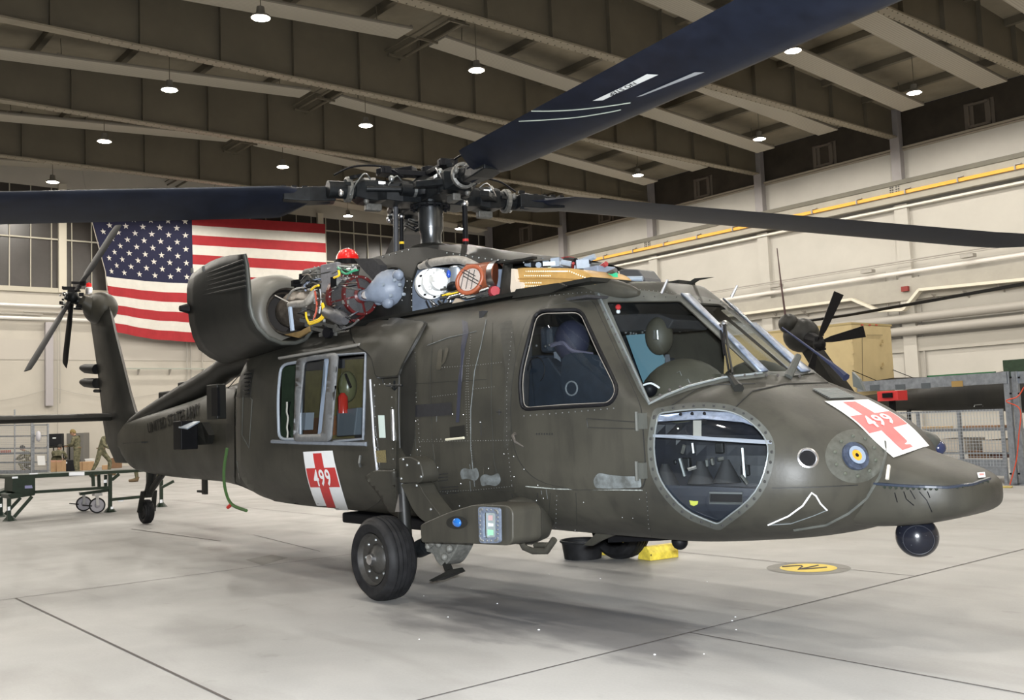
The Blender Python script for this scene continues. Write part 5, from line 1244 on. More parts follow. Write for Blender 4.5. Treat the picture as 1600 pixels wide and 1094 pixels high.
# ---- inside the cockpit and cabin
m_navy = mat('seat_navy', (.009, .014, .022), .6, noise=.3, scale=14)
m_int = mat('trim_charcoal', (.02, .02, .022), .7, noise=.3, scale=10)
m_glare = mat('glareshield_olive', (.045, .042, .030), .6, noise=.2, scale=8)
hp('cabin_floor', MB().bx(-3.2, 2.4, -.8, .8, .74, .77), m_int)
hp('cockpit_bulkhead', MB().bx(.86, .90, -1.05, 1.05, .7, 1.6).bx(.86, .9, -1.0, -.5, 1.6, 2.25).bx(.86, .9, .5, 1.0, 1.6, 2.25), m_int)
hp('headliner', MB().bx(-3.0, 1.9, -.85, .85, 2.24, 2.26), m_int)
def seat(y_):
    s_ = hp('pilot_seat', MB().box((1.62, y_, 1.15), (.5, .48, .12)), m_navy, bev=.03)
    hp('seat_back', MB().prism([(1.28, y_-.24, 1.1), (1.42, y_-.24, 1.1), (1.32, y_-.24, 1.88), (1.18, y_-.24, 1.88)], (0, .48, 0)), m_navy, parent=s_, bev=.03)
    hp('headrest', MB().box((1.26, y_, 2.0), (.12, .28, .2)), m_navy, parent=s_, bev=.03)
    hp('armour_wing', MB().prism([(1.30, y_-.29, 1.1), (1.75, y_-.29, 1.15), (1.78, y_-.29, 1.5), (1.45, y_-.29, 1.85), (1.26, y_-.29, 1.85)], (0, .03, 0)), m_navy, parent=s_, bev=.01)
    for d_ in (-.09, .09): hp('harness_strap', MB().prism([(1.40, y_+d_-.025, 1.25), (1.33, y_+d_-.025, 1.90), (1.345, y_+d_-.025, 1.90), (1.415, y_+d_-.025, 1.25)], (0, .05, 0)), mat('strap_grey', (.10, .11, .13), .7), parent=s_)
    return s_
seat(-.55); seat(.55)
ap_ = hp('side_armour_panel', MB().prism([A(*q, -.93) for q in rpx([(878, 556, 10), (900, 550, 10), (938, 556, 6), (964, 620, 10), (955, 640, 6), (885, 640, 6), (876, 600, 8)])], (0, .03, 0)), m_navy)
hp('panel_handle', MB().tube([A(893+9*cos(a), 607+11*sin(a), -.95) for a in [k*pi/8 for k in range(16)]], .006, 5, closed=True), mat('handle_mid', (.12, .13, .14), .4), parent=ap_)
hp('seat_pad', MB().prism([A(*q, -.80) for q in rpx([(826, 636, 4), (828, 575, 10), (850, 556, 10), (872, 575, 8), (868, 640, 4)])], (0, .1, 0)), m_navy)
hp('cable_loop', MB().tube([A(838+13*cos(a), 578+20*sin(a), -.84) for a in [pi+k*pi/9 for k in range(13)]], .005, 5), m_blk)
hp('flight_helmet_bag', MB().sph(A(893, 533, -.6), .16, 18, 12, (.9, .8, 1)), mat('bag_navy', (.012, .013, .028), .7), smooth=60)
hp('shoulder_strap', MB().tube(crom([A(862, 540, -.7), A(880, 536, -.72), A(895, 548, -.72), A(925, 554, -.7)], 5), .018, 6), mat('strap_lilac', (.09, .085, .12), .6))
g = MB()
for q in ((826, 541), (838, 540), (852, 541), (858, 539)): g.sph(A(*q, -.8), .010, 6, 4)
hp('strap_buckles', g, m_silver)
gs = hp('glareshield', MB().sph((2.38, -.42, 1.46), .3, 28, 16, (1.15, 1.0, 1.05)).sph((2.38, .42, 1.46), .3, 24, 14, (1.15, 1.0, 1.05)).box((2.42, 0, 1.5), (.5, .9, .3)), m_glare, smooth=60)
hp('instrument_panel', MB().bx(2.25, 2.3, -.85, .85, 1.0, 1.5), m_int)
hp('overhead_console', MB().prism([(1.35, -.22, 2.2), (2.0, -.22, 2.14), (2.15, -.22, 2.08), (2.1, -.22, 2.02), (1.35, -.22, 2.05)], (0, .44, 0)), m_int, bev=.01)
g = MB()
for i in range(30): g.sph((random.uniform(1.4, 2.1), random.uniform(-.2, .2), 2.035), .011, 5, 4)
hp('overhead_switches', g, m_rivet)
hp('fire_handle', MB().sph(A(966, 480, -.55), .022, 8, 6), m_red)
hp('standby_lamp', MB().sph(A(966, 487, -.5), .016, 8, 6), m_white)
hp('port_door_panel', MB().prism([A(*q, -.12) for q in ((978, 524), (1018, 521), (1036, 560), (1036, 612), (1010, 612))], (0, .02, 0)), mat('panel_pale_blue', (.10, .19, .23), .6))
hp('overhead_sling', MB().sph(A(1030, 525, -.2), .13, 16, 12, (.8, .8, 1.1)), m_glare, smooth=60)
hp('lap_strap', MB().tube([A(1022, 516, -.4), A(1022, 530, -.4), A(1028, 530, -.4), A(1027, 516, -.4)], .006, 5), m_rivet)
hp('compass', MB().sph(A(1015, 608, -.75), .055, 12, 8), m_blk, smooth=60)
hp('compass_band', MB().tube(crom([A(1005, 602, -.8), A(1017, 599, -.8), A(1030, 606, -.8)], 4), .007, 5), m_white)
for q in ((1062, 580), (1075, 592)): hp('scratch_mark', MB().tube([A(q[0]-8, q[1]+5, -.62), A(q[0], q[1], -.62), A(q[0]+6, q[1]+14, -.62)], .003, 4), m_rivet)
# nose bay behind the chin window
ch = hp('chin_bay_panel', patch(grow_p(O_chin), -.30, .08, .08), mat('bay_navy', (.012, .015, .024), .4, noise=.5, scale=10), smooth=60) if False else None
def inn(q, d_): 
    p = hit2(q, 0); return p+ray(q)*d_
hp('chin_bay_shelf', ppatch([(1010, 757), (1120, 761), (1190, 764), (1185, 830), (1010, 830)], 0, 12, fn=lambda q, o: inn(q, .16) if hit2(q) else None), mat('shelf_slate', (.022, .025, .034), .5, noise=.2, scale=8))
hp('chin_bay_back', ppatch([(1000, 640), (1215, 640), (1215, 770), (1000, 770)], 0, 16, fn=lambda q, o: inn(q, .42) if hit2(q) else None), mat('bay_dark', (.004, .005, .009), .5, noise=.5, scale=9))
hp('chin_recess', MB().tube([inn(q, .14) for q in ((1109, 770), (1160, 771), (1160, 787), (1109, 786))], .008, 5, closed=True), m_rivet)
hp('recess_plate', MB().add([inn(q, .15) for q in ((1109, 770), (1160, 771), (1160, 787), (1109, 786))], [(0, 1, 2, 3)]), m_blk)
hp('yellow_marker', MB().add([inn(q, .14) for q in ((1077, 782), (1084, 783), (1091, 783), (1090, 788), (1084, 791), (1079, 789))], [(0, 1, 2, 3, 4, 5)]), mat('marker_yellow', (.55, .55, .08), .5))
hp('perforated_strip', MB().add([inn(q, .12) for q in ((1083, 657), (1096, 657), (1096, 682), (1083, 682))], [(0, 1, 2, 3)]), mat('strip_cream', (.3, .28, .25), .5))
for q0, q1 in (((1069, 696), (1066, 708)), ((1082, 692), (1084, 708)), ((1062, 716), (1070, 744)), ((1075, 734), (1088, 730)), ((1104, 718), (1105, 728)), ((1112, 716), (1114, 726)), ((1122, 718), (1130, 716)), ((1160, 700), (1164, 752)), ((1158, 742), (1168, 756))):
    hp('pedal_linkage', MB().tube([inn(q0, .2), inn(q1, .22)], .012, 6), random.choice([m_rivet, m_cast, m_silver]))
for q in ((1040, 742), (1095, 738), (1135, 736)): hp('pedal_boot', MB().lathe([(.09, 0), (.05, .08), (.02, .14)], inn(q, .28)-V((0, 0, .07)), (0, 0, 1), n=14), m_int, smooth=60)
for q, s_ in (((1072, 725), .06), ((1125, 700), .05), ((1055, 722), .02), ((1165, 735), .05)): hp('pedal_housing', MB().box(inn(q, .3), (s_, s_, s_*1.3), rz=.4), m_hub, bev=.006)
# cabin interior seen through the sliding door windows
hp('quilted_liner', MB().prism([A(*q, -.35) for q in ((478, 566), (580, 560), (576, 690), (474, 690))], (0, .03, 0)), mat('liner_olive', (.15, .125, .045), .6, noise=.3, scale=7, bump=.4, bscale=10))
hp('liner_strips', MB().prism([A(*q, -.42) for q in ((478, 566), (535, 562), (535, 575), (478, 580))], (0, .03, 0)), m_int)
hp('green_curtain', MB().prism([A(*q, -.75) for q in ((441, 572), (470, 567), (462, 620), (455, 688), (438, 688))], (0, .03, 0)), mat('curtain_green', (.022, .04, .02), .8, noise=.3, scale=12))
hp('grey_bin', MB().prism([A(*q, -.7) for q in ((526, 641), (558, 637), (553, 680), (526, 682))], (0, .3, 0)), mat('bin_grey', (.11, .13, .15), .5), bev=.01)
hp('red_bottle', MB().lathe([(0, -.1), (.05, -.1), (.05, .06), (.02, .1), (0, .1)], A(536, 630, -.72), (0, 0, 1), n=16), mat('bottle_red', (.45, .02, .01), .2, coat=1), smooth=50)
hp('plastic_bag', MB().sph(A(543, 604, -.6), .12, 14, 10, (.8, .8, 1.3)), mat('bag_clear', (.10, .10, .045), .3), smooth=60)
hp('dark_seat', MB().prism([A(*q, -.6) for q in ((552, 690), (556, 655), (566, 632), (580, 625), (580, 690))], (0, .3, 0)), m_int, bev=.02)
hp('white_case', MB().prism([A(*q, -.62) for q in ((470, 645), (478, 645), (476, 672), (466, 672))], (0, .1, 0)), mat('case_pale', (.25, .28, .32), .5))
hp('spring_cord', MB().tube(crom([A(452+random.uniform(-2, 2), 628+7*k, -.8) for k in range(9)], 3), .008, 5), m_blk)
hp('pale_strap', MB().tube(crom([A(449+random.uniform(-1, 1), 628+8*k, -.84) for k in range(8)], 3), .010, 5), mat('strap_cream', (.5, .48, .42), .7))
hp('litter_arm', MB().tube([A(462, 612, -.7), A(452, 622, -.72), A(459, 607, -.7), A(465, 600, -.7)], .018, 7), mat('arm_steel', (.3, .36, .42), .35, metal=.5))
for q0, q1 in (((470, 585), (463, 605)), ((474, 570), (466, 590)), ((540, 585), (548, 605))): hp('litter_strap', MB().tube([A(*q0, -.78), A(*q1, -.78)], .014, 6), m_blk)
hp('amber_shelf', MB().prism([A(*q, -.4) for q in ((474, 655), (520, 650), (520, 680), (474, 684))], (0, .05, 0)), mat('shelf_amber', (.12, .05, .02), .5, noise=.3, scale=20))
# ================================================================ everything around the helicopter
def fl0(q): return ath(q, 2, 0)            # floor point in the hangar frame
def hp2(name, mb, ms, parent, **k):        # mesh in the hangar frame under a thing that stands in the hangar frame
    o = build(name, mb, ms, **k); o.data.transform(Matrix.Translation(-(HMI@rootof(parent).location))); o.parent = parent; return o
# floor joints and markings
m_joint = mat('joint_dark', (.06, .05, .045), .7)
def joint(k, a, b_, w=.012):
    a, b_ = V(a), V(b_); d_ = (b_-a).normalized(); s_ = V((-d_.y, d_.x, 0))*w/2
    struct('trim_joint_%d' % k, MB().add([a-s_, b_-s_, b_+s_, a+s_], [(0, 1, 2, 3)]).add([], []), m_joint)
zz = V((0, 0, .003))
jx1 = (fl0((771, 1066))+fl0((1600, 858)))/2; jx2 = fl0((26, 935)); B0, B1 = fl0((26, 936)), fl0((296, 1066)); C0, C1 = fl0((1084, 990)), fl0((1490, 1064)); D0, D1 = fl0((1053, 861.5)), fl0((1427, 901))
joint(1, (jx1.x, 12, .003), (jx1.x, RTW, .003)); joint(2, (jx2.x, 15, .003), (jx2.x, RTW, .003))
joint(3, (jx2.x, B0.y, .003), (BKW, B0.y, .003), .018); joint(4, (jx1.x, C0.y, .003), (BKW, C0.y, .003)); joint(5, (jx1.x, (D0.y+D1.y)/2, .003), (20, (D0.y+D1.y)/2, .003))
g0, g1 = fl0((205, 827)), fl0((345, 846)); joint(6, g0+zz, g1+zz, .03); joint(7, fl0((500, 862))+zz, (B0.x+3, fl0((500, 862)).y-.3, .003), .012)
m_mk = mat('mark_grey', (.17, .165, .15), .6, noise=.2, scale=9); m_my = mat('mark_yellow', (.62, .46, .05), .55, noise=.15, scale=12)
mc = fl0((1263, 888)); rr = abs((fl0((1329, 889))-fl0((1197, 887))).length)/2
mk = struct('trim_floor_mark', MB().lathe([(0, .002), (rr, .002)], mc, n=48), m_mk)
build('yellow_disc', MB().lathe([(0, .004), (rr*.68, .004)], mc, n=40), m_my, parent=mk)
build('mark_symbol', MB().tube(crom([mc+V((-.12, -.1, .005)), mc+V((.0, .12, .005)), mc+V((.1, -.05, .005)), mc+V((.2, .1, .005))], 4), .008, 4).tube([mc+V((0, -.15, .005)), mc+V((0, .15, .005))], .008, 4), m_joint, parent=mk)
pl = MB()
for Q in ([(383, 875), (425, 867), (450, 872), (410, 884)],): pl.add([fl0(q)+V((0, 0, .002)) for q in Q], [(0, 1, 2, 3)])
struct('trim_floor_patch', pl, mat('patch_grey', (.22, .215, .2), .6, noise=.1, scale=5))
st2 = MB()
for (cx, cy, a, b_) in ((450, 860, 60, 6), (455, 828, 80, 3), (395, 858, 30, 3)):
    st2.add([fl0((cx+a*cos(t), cy+b_*sin(t)))+V((0, 0, .0015)) for t in [k*pi/10 for k in range(20)]], [tuple(range(20))])
debris = MB(); random.seed(3)
for q in ((662, 932), (777, 944), (1105, 910), (1144, 971), (1149, 965), (858, 898), (736, 920), (1023, 1024), (1100, 1023), (655, 1000), (842, 985), (700, 965), (938, 905), (1150, 985)):
    debris.sph(HM@V(fl0(q))+V((0, 0, .004)), random.uniform(.004, .009), 6, 4, (1, 1, .5))
tag(build('floor_debris', debris, m_white), 'tiny white specks of debris scattered on the concrete floor under the helicopter', 'debris', kind='stuff')
# stars and stripes on the far wall
FX = 40.78
m_fr, m_fw, m_fb = mat('flag_red', (.31, .016, .022), .8, noise=.1, scale=3), mat('flag_white', (.56, .54, .50), .8, noise=.06, scale=3), mat('flag_blue', (.007, .008, .035), .8)
TB = [(0, 136, 334, 170, 519), (.44, 298, 339, 300, 536), (1, 503, 352, 508, 545)]
def fpt(u, v, off=0):
    i = 0 if u < .44 else 1; a, b_ = TB[i], TB[i+1]; t = (u-a[0])/(b_[0]-a[0])
    xt, yt, xb, yb = [lerp(a[k], b_[k], t) for k in (1, 2, 3, 4)]
    sag = 5*sin(pi*min(1, u/.44))*v if u < .44 else 0
    x, y_ = lerp(xt, xb, v), lerp(yt, yb, v)+sag*.6
    x += (8*(1-v)*v*4*max(0, .12-u)/.12)
    p = ath((x, y_), 0, FX); w = .10*sin(u*23+v*3)*(v**1.4)+.05*sin(u*51+1.3*v*6)*v
    return V((FX-.36+w-off, p.y, p.z))
mb = MB(); NU = 60
for r in range(13):
    for j in range(NU):
        u0, u1 = j/NU, (j+1)/NU; uc = (u0+u1)/2
        mb.mi = 2 if (r < 7 and uc < .44) else (0 if r % 2 == 0 else 1)
        for s_ in range(2):
            v0, v1 = (r+s_/2)/13, (r+(s_+1)/2)/13
            mb.add([fpt(u0, v0), fpt(u1, v0), fpt(u1, v1), fpt(u0, v1)], [(0, 1, 2, 3)])
mb.mi = 1
for i in range(9):
    for j in range(6 if i % 2 == 0 else 5):
        u = .44*(((j+.5)/6) if i % 2 == 0 else ((j+1)/6)); v = (7/13)*(i+.9)/9.8
        P = [fpt(u+(.0145 if k % 2 == 0 else .0056)*cos(pi/2+k*pi/5), v-(.0260 if k % 2 == 0 else .0100)*sin(pi/2+k*pi/5), .03) for k in range(10)]
        mb.add([fpt(u, v, .03)]+P, [(0, 1+k, 1+(k+1) % 10) for k in range(10)])
fo_ = hpart('flag', mb, [m_fr, m_fw, m_fb], smooth=60, fixn=False)
tag(fo_, 'huge red white and blue striped flag with white stars hanging on the far wall', 'flag')
tag(hpart('flag_rope', MB().tube([fpt(0, 0)+V((-.02, .3, 2.0)), fpt(0, 0, .02), fpt(.0, .5, .02), fpt(0, 1, .02)], .02, 5), mat('rope_grey', (.4, .37, .33), .8)), 'thin pale rope running down the left edge of the big flag', 'rope')
# far wall pipes and fittings
m_pipe = mat('pipe_silver', (.72, .70, .67), .35, metal=.3); m_pipeg = mat('pipe_grey', (.36, .34, .31), .5); m_duc = mat('duct_lilac', (.34, .32, .33), .5, metal=.2)
def wallthing(nm, mb, m, label, cat, group=None, **k): return tag(hpart(nm, mb, m, **k), label, cat, group)
wallthing('wall_pipe', MB().tube([(FX, 6, 7.42), (FX, -31, 7.42)], .075, 10), m_pipe, 'upper shiny pipe running along the far wall below the windows', 'pipe')
wallthing('wall_pipe', MB().tube([(FX, 6, 6.84), (FX, -31, 6.84)], .085, 10), m_pipe, 'lower shiny pipe running along the far wall below the windows', 'pipe')
wallthing('wall_pipe', MB().tube([(FX+.1, -5.2, 7.15), (FX+.1, -31, 7.15)], .035, 8), m_pipeg, 'thin middle pipe between two shiny pipes on the far wall', 'pipe')
wallthing('wall_pipe', MB().tube([(FX+.1, -6.0, 7.04), (FX+.1, 6, 7.04)], .03, 8), m_pipeg, 'thin grey conduit between two shiny pipes, behind the tail rotor', 'pipe')
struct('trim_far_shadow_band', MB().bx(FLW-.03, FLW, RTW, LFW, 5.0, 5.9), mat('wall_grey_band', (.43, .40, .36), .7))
dct = wallthing('cable_duct', MB().bx(FX, FX+.25, -6.42, -6.10, 2.9, 6.7), m_duc, 'grey vertical cable duct on the far wall left of the tail fin', 'duct')
for y_, z0, z1, nm in ((-6.62, 0, 7, 'nearest the grey duct'), (-6.74, 3.0, 7, 'second from the grey duct')): wallthing('wall_conduit', MB().tube([(FX+.1, y_, z0), (FX+.1, y_, z1)], .018, 6), m_pipeg, 'thin vertical conduit on the far wall %s' % nm, 'conduit')
for i, x_ in enumerate((294, 300, 318)):
    a = ath((x_, 600), 0, FX); wallthing('wall_conduit', MB().tube([(FX+.1, a.y, .2), (FX+.1, a.y, 6.2)], .03, 6), m_pipeg, 'thin vertical conduit below the flag, %s of three' % ('left', 'middle', 'right')[i], 'conduit')
ra, rb_ = ath((190, 577), 0, FX), ath((360, 577), 0, FX)
rl = hthing('wall_rail', 'thin horizontal rail on triangular brackets along the far wall under the flag', 'rail', (FX, ra.y, 0))
hp2('rail_bar', MB().bx(FX-.1, FX, rb_.y-1, ra.y, 4.56, 4.62), mat('rail_green', (.3, .32, .28), .5), rl)
for x_ in (215, 264, 316):
    p = ath((x_, 580), 0, FX); hp2('rail_bracket', MB().prism([(FX-.1, p.y-.1, 4.56), (FX+.2, p.y-.1, 4.56), (FX+.2, p.y-.1, 4.3)], (0, .05, 0)), m_pipeg, rl)
cbl = [ath(q, 0, FX+.1) for q in ((-10, 628), (35, 620), (80, 607), (88, 607), (120, 615), (152, 620), (200, 623), (250, 615), (285, 608))]
wallthing('slack_wire', MB().tube(cbl, .012, 5), m_pipeg, 'thin slack wire sagging along the far wall behind the tail', 'wire')
# right wall services
RY = RTW+.35
wallthing('conduit_rail', MB().bx(BKW, 40.5, RTW+.5, RTW+.6, 9.86, 9.99), mat('rail_yellow', (.85, .42, .05), .45), 'bright orange yellow conductor rail running along the right wall', 'rail')
g = MB(); x = -2.
while x < 40: g.bx(x, x+.05, RTW+.5, RTW+.66, 9.84, 10.03).bx(x-.2, x+.05, RTW+.55, RTW+.62, 10.03, 10.07); x += 2.15
o_ = bpy.data.objects['conduit_rail']; b_ = build('rail_clips', g, mat('clip_grey', (.35, .33, .3), .5), parent=o_)
wallthing('handrail_tube', MB().tube([(BKW, RY+.3, 7.16), (40, RY+.3, 7.16)], .03, 6).tube([(BKW, RY+.32, 7.08), (40, RY+.32, 7.08)], .02, 6), m_pipeg, 'thin double rail on the right wall above the white pipe', 'rail')
wp = hthing('insulated_pipe', 'white insulated pipe with grey boxes on the right wall, topmost of the pipes', 'pipe', (10, RY, 6.8))
hp2('pipe_run', MB().tube([(BKW, RY, 6.74), (40, RY, 6.74)], .09, 10), mat('pipe_white', (.75, .72, .68), .35), wp)
for X in (19.5, 15.0, 10.8, 24): hp2('junction_box', MB().bx(X-.25, X+.25, RY, RY+.3, 6.92, 7.05), m_pipeg, wp)
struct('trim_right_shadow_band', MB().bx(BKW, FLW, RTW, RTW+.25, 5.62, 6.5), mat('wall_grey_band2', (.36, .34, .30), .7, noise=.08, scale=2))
m_tray = mat('tray_cream', (.66, .62, .52), .5); TRX = [(4, 6.0), (12.3, 5.62), (13.6, 5.55), (15.2, 4.72), (16.6, 4.72), (18.4, 5.62), (23, 5.62), (30, 5.62)]
pq = [ath(q, 1, RY+.1) for q in ((1600, 437), (1438, 453), (1413, 484), (1375, 486), (1333, 468), (1190, 487))]
pq = [V((2, RY+.1, pq[0].z))]+pq+[V((36, RY+.1, pq[-1].z))]
tr_ = MB()
for a, b_ in zip(pq[:-1], pq[1:]): tr_.bar(a, b_, .30, .11)
tg = hthing('cable_tray', 'cream cable tray with a stepped dip on the right wall above the beige shelter', 'cable tray', (14, RY, 5))
hp2('tray_run', tr_, m_tray, tg)
for q in ((1205, 490), (1250, 486), (1452, 460), (1500, 455), (1555, 446)):
    p = ath(q, 1, RY+.1); hp2('tray_bracket', MB().prism([(p.x-.15, RTW, p.z), (p.x-.15, RY+.2, p.z), (p.x-.15, RTW, p.z-.25)], (.05, 0, 0)), m_pipeg, tg)
for i, (zc, lab) in enumerate(((4.88, 'upper of two fat grey pipes along the right wall'), (4.38, 'lower of two fat grey pipes along the right wall'))):
    w_ = hthing('fat_wall_pipe', lab, 'pipe', (8, RY, zc)); hp2('pipe_run', MB().tube([(BKW, RY, zc), (40, RY, zc)], .175, 16), m_pipeg, w_, smooth=60)
    for X in (14.5, 21, 8): hp2('pipe_hanger', MB().bx(X-.15, X+.15, RTW, RY+.1, zc-.28, zc-.2), m_pipe, w_)
wallthing('wall_band', MB().bx(BKW, FLW, RTW, RTW+.12, 3.55, 4.1), mat('band_grey', (.40, .38, .34), .7), 'grey ledge band running along the right wall below the fat pipes', 'ledge')
for i, (x_, y0, y1, lab) in enumerate(((1411, 530, 600, 'beside the cream pilaster'), (1435, 430, 600, 'right of the pilaster, crossing both fat pipes'), (1443, 530, 600, 'thinner one right of the pilaster'), (1401, 430, 500, 'dropping from the junction box to the tray'), (1383, 425, 470, 'short one left of the junction box'))):
    a = ath((x_, y0), 1, RTW+.08); b_ = ath((x_+2, y1), 1, RTW+.08); wallthing('wall_conduit', MB().tube([(a.x, a.y, b_.z-1), (a.x, a.y, a.z)], .025, 6), m_pipeg, 'thin vertical conduit on the right wall, %s' % lab, 'conduit')
p = ath((1419, 452), 1, RTW+.1); wallthing('alarm_box', MB().bx(p.x-.14, p.x+.14, RTW+.26, RTW+.4, p.z-.1, p.z+.1), mat('alarm_red', (.22, .03, .025), .6), 'small dull red alarm box high on the right wall by the cable tray', 'alarm box')
a, b_ = ath((1448, 587), 1, RTW+.1), ath((1556, 581), 1, RTW+.1)
sb_ = hthing('safety_board', 'white board with a green border headed safety board on the right wall', 'notice board', (a.x, RTW+.1, 1.2))
hp2('board_panel', MB().bx(b_.x, a.x, RTW+.04, RTW+.08, 1.2, 2.55), m_white, sb_)
hp2('board_border', MB().bx(b_.x, a.x, RTW+.08, RTW+.1, 2.49, 2.55).bx(b_.x, b_.x+.06, RTW+.08, RTW+.1, 1.2, 2.55).bx(a.x-.06, a.x, RTW+.08, RTW+.1, 1.2, 2.55).bx(b_.x, a.x, RTW+.08, RTW+.1, 1.2, 1.26), mat('border_green', (.01, .10, .035), .5), sb_)
v, fs, asp = textmesh('SAFETY BOARD'); X0, X1 = a.x-.8, a.x-1.85
hp2('board_text', MB().add([(lerp(X0, X1, t[0]), RTW+.095, 2.26+.13*t[1]) for t in v], fs), mat('text_green', (.03, .12, .06), .5), sb_)
# beige shelter container
m_bei = mat('shelter_beige', (.46, .365, .195), .6, noise=.06, scale=3)
rv = (HMI@ray((1330, 505))); cc = HMI@CAMP; s_ = 29/((HMI@D).dot(rv)); CN = cc+rv*s_
def onY(q): return ath(q, 1, CN.y)
def onX(q): return ath(q, 0, CN.x)
xr = ath((1392, 510), 0, CN.x)
sh = hthing('shelter_container', 'beige box shelter with hinged doors standing behind the helicopter nose', 'container', (CN.x, CN.y, 0))
hp2('shell', MB().bx(CN.x, CN.x+5, xr.y, CN.y, .25, CN.z), m_bei, sh, bev=.03)
hp2('roof_rim', MB().bx(CN.x-.02, CN.x+5.02, xr.y-.02, CN.y+.02, CN.z-.03, CN.z+.03), mat('rim_beige', (.33, .26, .12), .6), sh)
def fx(q, d_=.02): p = onX(q); return V((CN.x-d_, p.y, p.z))
for x_ in (1349, 1361, 1371): hp2('marker_lamp', MB().box(fx((x_-3, 508)), (.04, .09, .03)), m_red, sh)
for q in ((1376, 538), (1377, 574)): hp2('door_latch', MB().box(fx(q, .04), (.05, .08, .06)).box(fx((q[0]+2, q[1]-4), .04), (.04, .03, .12)), m_bei, sh)
for q in ((1332, 551), (1332, 569), (1330, 534)): hp2('door_hinge', MB().box(fx(q, .03), (.08, .1, .06)), m_bei, sh)
hp2('door_gap', MB().tube([fx((1346, 512)), fx((1347, 598))], .006, 4), m_seam, sh)
hp2('handle_rail', MB().tube([fx((1352, 524), .06), fx((1376, 524), .06)], .012, 6), mat('rail_brown', (.2, .16, .08), .5), sh)
hp2('drop_flap', MB().prism([fx((1345, 600), .0), fx((1395, 592), 0), fx((1434, 592), .5), fx((1352, 599), .9)], (0, 0, .03)), m_blk, sh)
hp2('flap_stay', MB().tube([fx((1394, 578), .02), fx((1411, 593), .4)], .012, 5).tube([fx((1331, 579), .02), fx((1350, 596), .4)], .012, 5), m_blk, sh)
hp2('shelter_skid', MB().bx(CN.x+.1, CN.x+4.9, xr.y+.2, xr.y+.4, 0, .25).bx(CN.x+.1, CN.x+4.9, CN.y-.4, CN.y-.2, 0, .25), m_odd, sh)
# the second helicopter behind: only its tail parts show
def dep(q, z_, K=1.42):  # point on the pixel ray, at a given distance
    z_ = z_*K
    v_ = ray(q); return CAMP+v_*(z_/D.dot(v_))
H2 = thing('parked_helicopter', 'second dark helicopter parked behind the nose, only its tail rotor and boom showing', 'helicopter', (dep((1480, 640), 16).x, dep((1480, 640), 16).y, 0))
def h2(nm, mb, m, parent=None, **k): return build(nm, mb, m, parent=parent or H2, world=True, **k)
h2('tail_gearbox', MB().sph(dep((1252, 524), 18.5), .46, 18, 12, (1.1, .9, 1.0)).sph(dep((1232, 506), 18.5), .27, 14, 10), m_odd, smooth=60)
h2('tail_fin', MB().loft([[dep((x_+dx, y_), 18.5+dz) for dx, dz in ((-w, 0), (0, -.15), (w, 0), (0, .15))] for x_, y_, w in ((1262, 536, 18), (1288, 575, 20), (1330, 640, 26), (1370, 690, 36))]), m_odd)
th2 = h2('tail_rotor_hub', MB().tube([dep((1262, 528), 18.3), dep((1282, 534), 17.9)], [.2, .12], 12).sph(dep((1280, 538), 17.9), .17, 10, 8), m_blk)
hc = dep((1278, 535), 17.9)
for tip, w0, w1 in (((1311, 458), 5, 8), ((1351, 518), 5, 9), ((1262, 600), 4, 8)):
    t_ = V(tip); o_ = V((1278, 535)); d2 = (t_-o_).normalized(); s2 = V((-d2.y, d2.x))
    Q = [o_+d2*8-s2*2, o_+d2*22-s2*w0, t_-s2*w1, t_+s2*w1, o_+d2*22+s2*w0, o_+d2*8+s2*2]
    P_ = [dep(q, 17.85) for q in Q]; h2('tail_rotor_blade', MB().prism(P_, D*.03), m_blk, parent=th2)
g = MB()
for i in range(8): g.box(hc+V((random.uniform(-.12, .12), random.uniform(-.12, .12), random.uniform(-.22, .22))), (.09, .09, .06), rz=i)
h2('hub_links', g, m_blk, parent=th2)
h2('whip_antenna', MB().tube([dep((1228, 500), 18.5), dep((1220, 440), 18.5), dep((1214, 388), 18.5)], [.03, .02, .012], 6), mat('antenna_brown', (.05, .02, .02), .5))
b2 = [dep((1255, 502), 19.5), dep((1330, 491), 18.5), dep((1450, 470), 17), dep((1600, 443), 15.4), dep((1750, 415), 14)]
g = MB(); secs = []
for p, w in zip(b2, (.07, .17, .28, .37, .37)):
    s2 = V((.5, -.85, 0)); secs.append([p-s2*w, p+V((0, 0, .03)), p+s2*w, p-V((0, 0, .05))])
mrb = h2('main_rotor_blade', g.loft(secs), m_blk)
bo2 = [((1345, 628), 9, 20), ((1400, 627), 15, 19), ((1470, 620), 22, 17.5), ((1560, 612), 30, 16.5), ((1650, 606), 44, 15.5), ((1760, 604), 70, 14.5)]
secs = []
for (q, hpx, z_) in bo2:
    c = dep(q, z_); r_ = hpx*z_*1.42/FPX; secs.append([c+CR*0+V((.3, -.95, 0))*(-r_*.8*cos(a))*1+V((0, 0, r_*sin(a))) for a in [k*pi/8 for k in range(16)]])
h2('tail_boom', MB().loft(secs), m_odd, smooth=60)
h2('boom_hatch', MB().tube([dep(q, 16.6) for q in ((1522, 636), (1523, 633), (1536, 632), (1536, 635))], .012, 5), m_rivet)
h2('wheel', MB().lathe([(0, -.12), (.3, -.12), (.33, 0), (.3, .12), (0, .12)], (dep((1760, 700), 14).x, dep((1760, 700), 14).y, .33), (0, 1, 0), n=20), m_rub)
h2('tail_strut', MB().tube([dep((1420, 640), 18.5), V((dep((1420, 640), 18.5).x, dep((1420, 640), 18.5).y, .15))], .06, 8), m_odd)
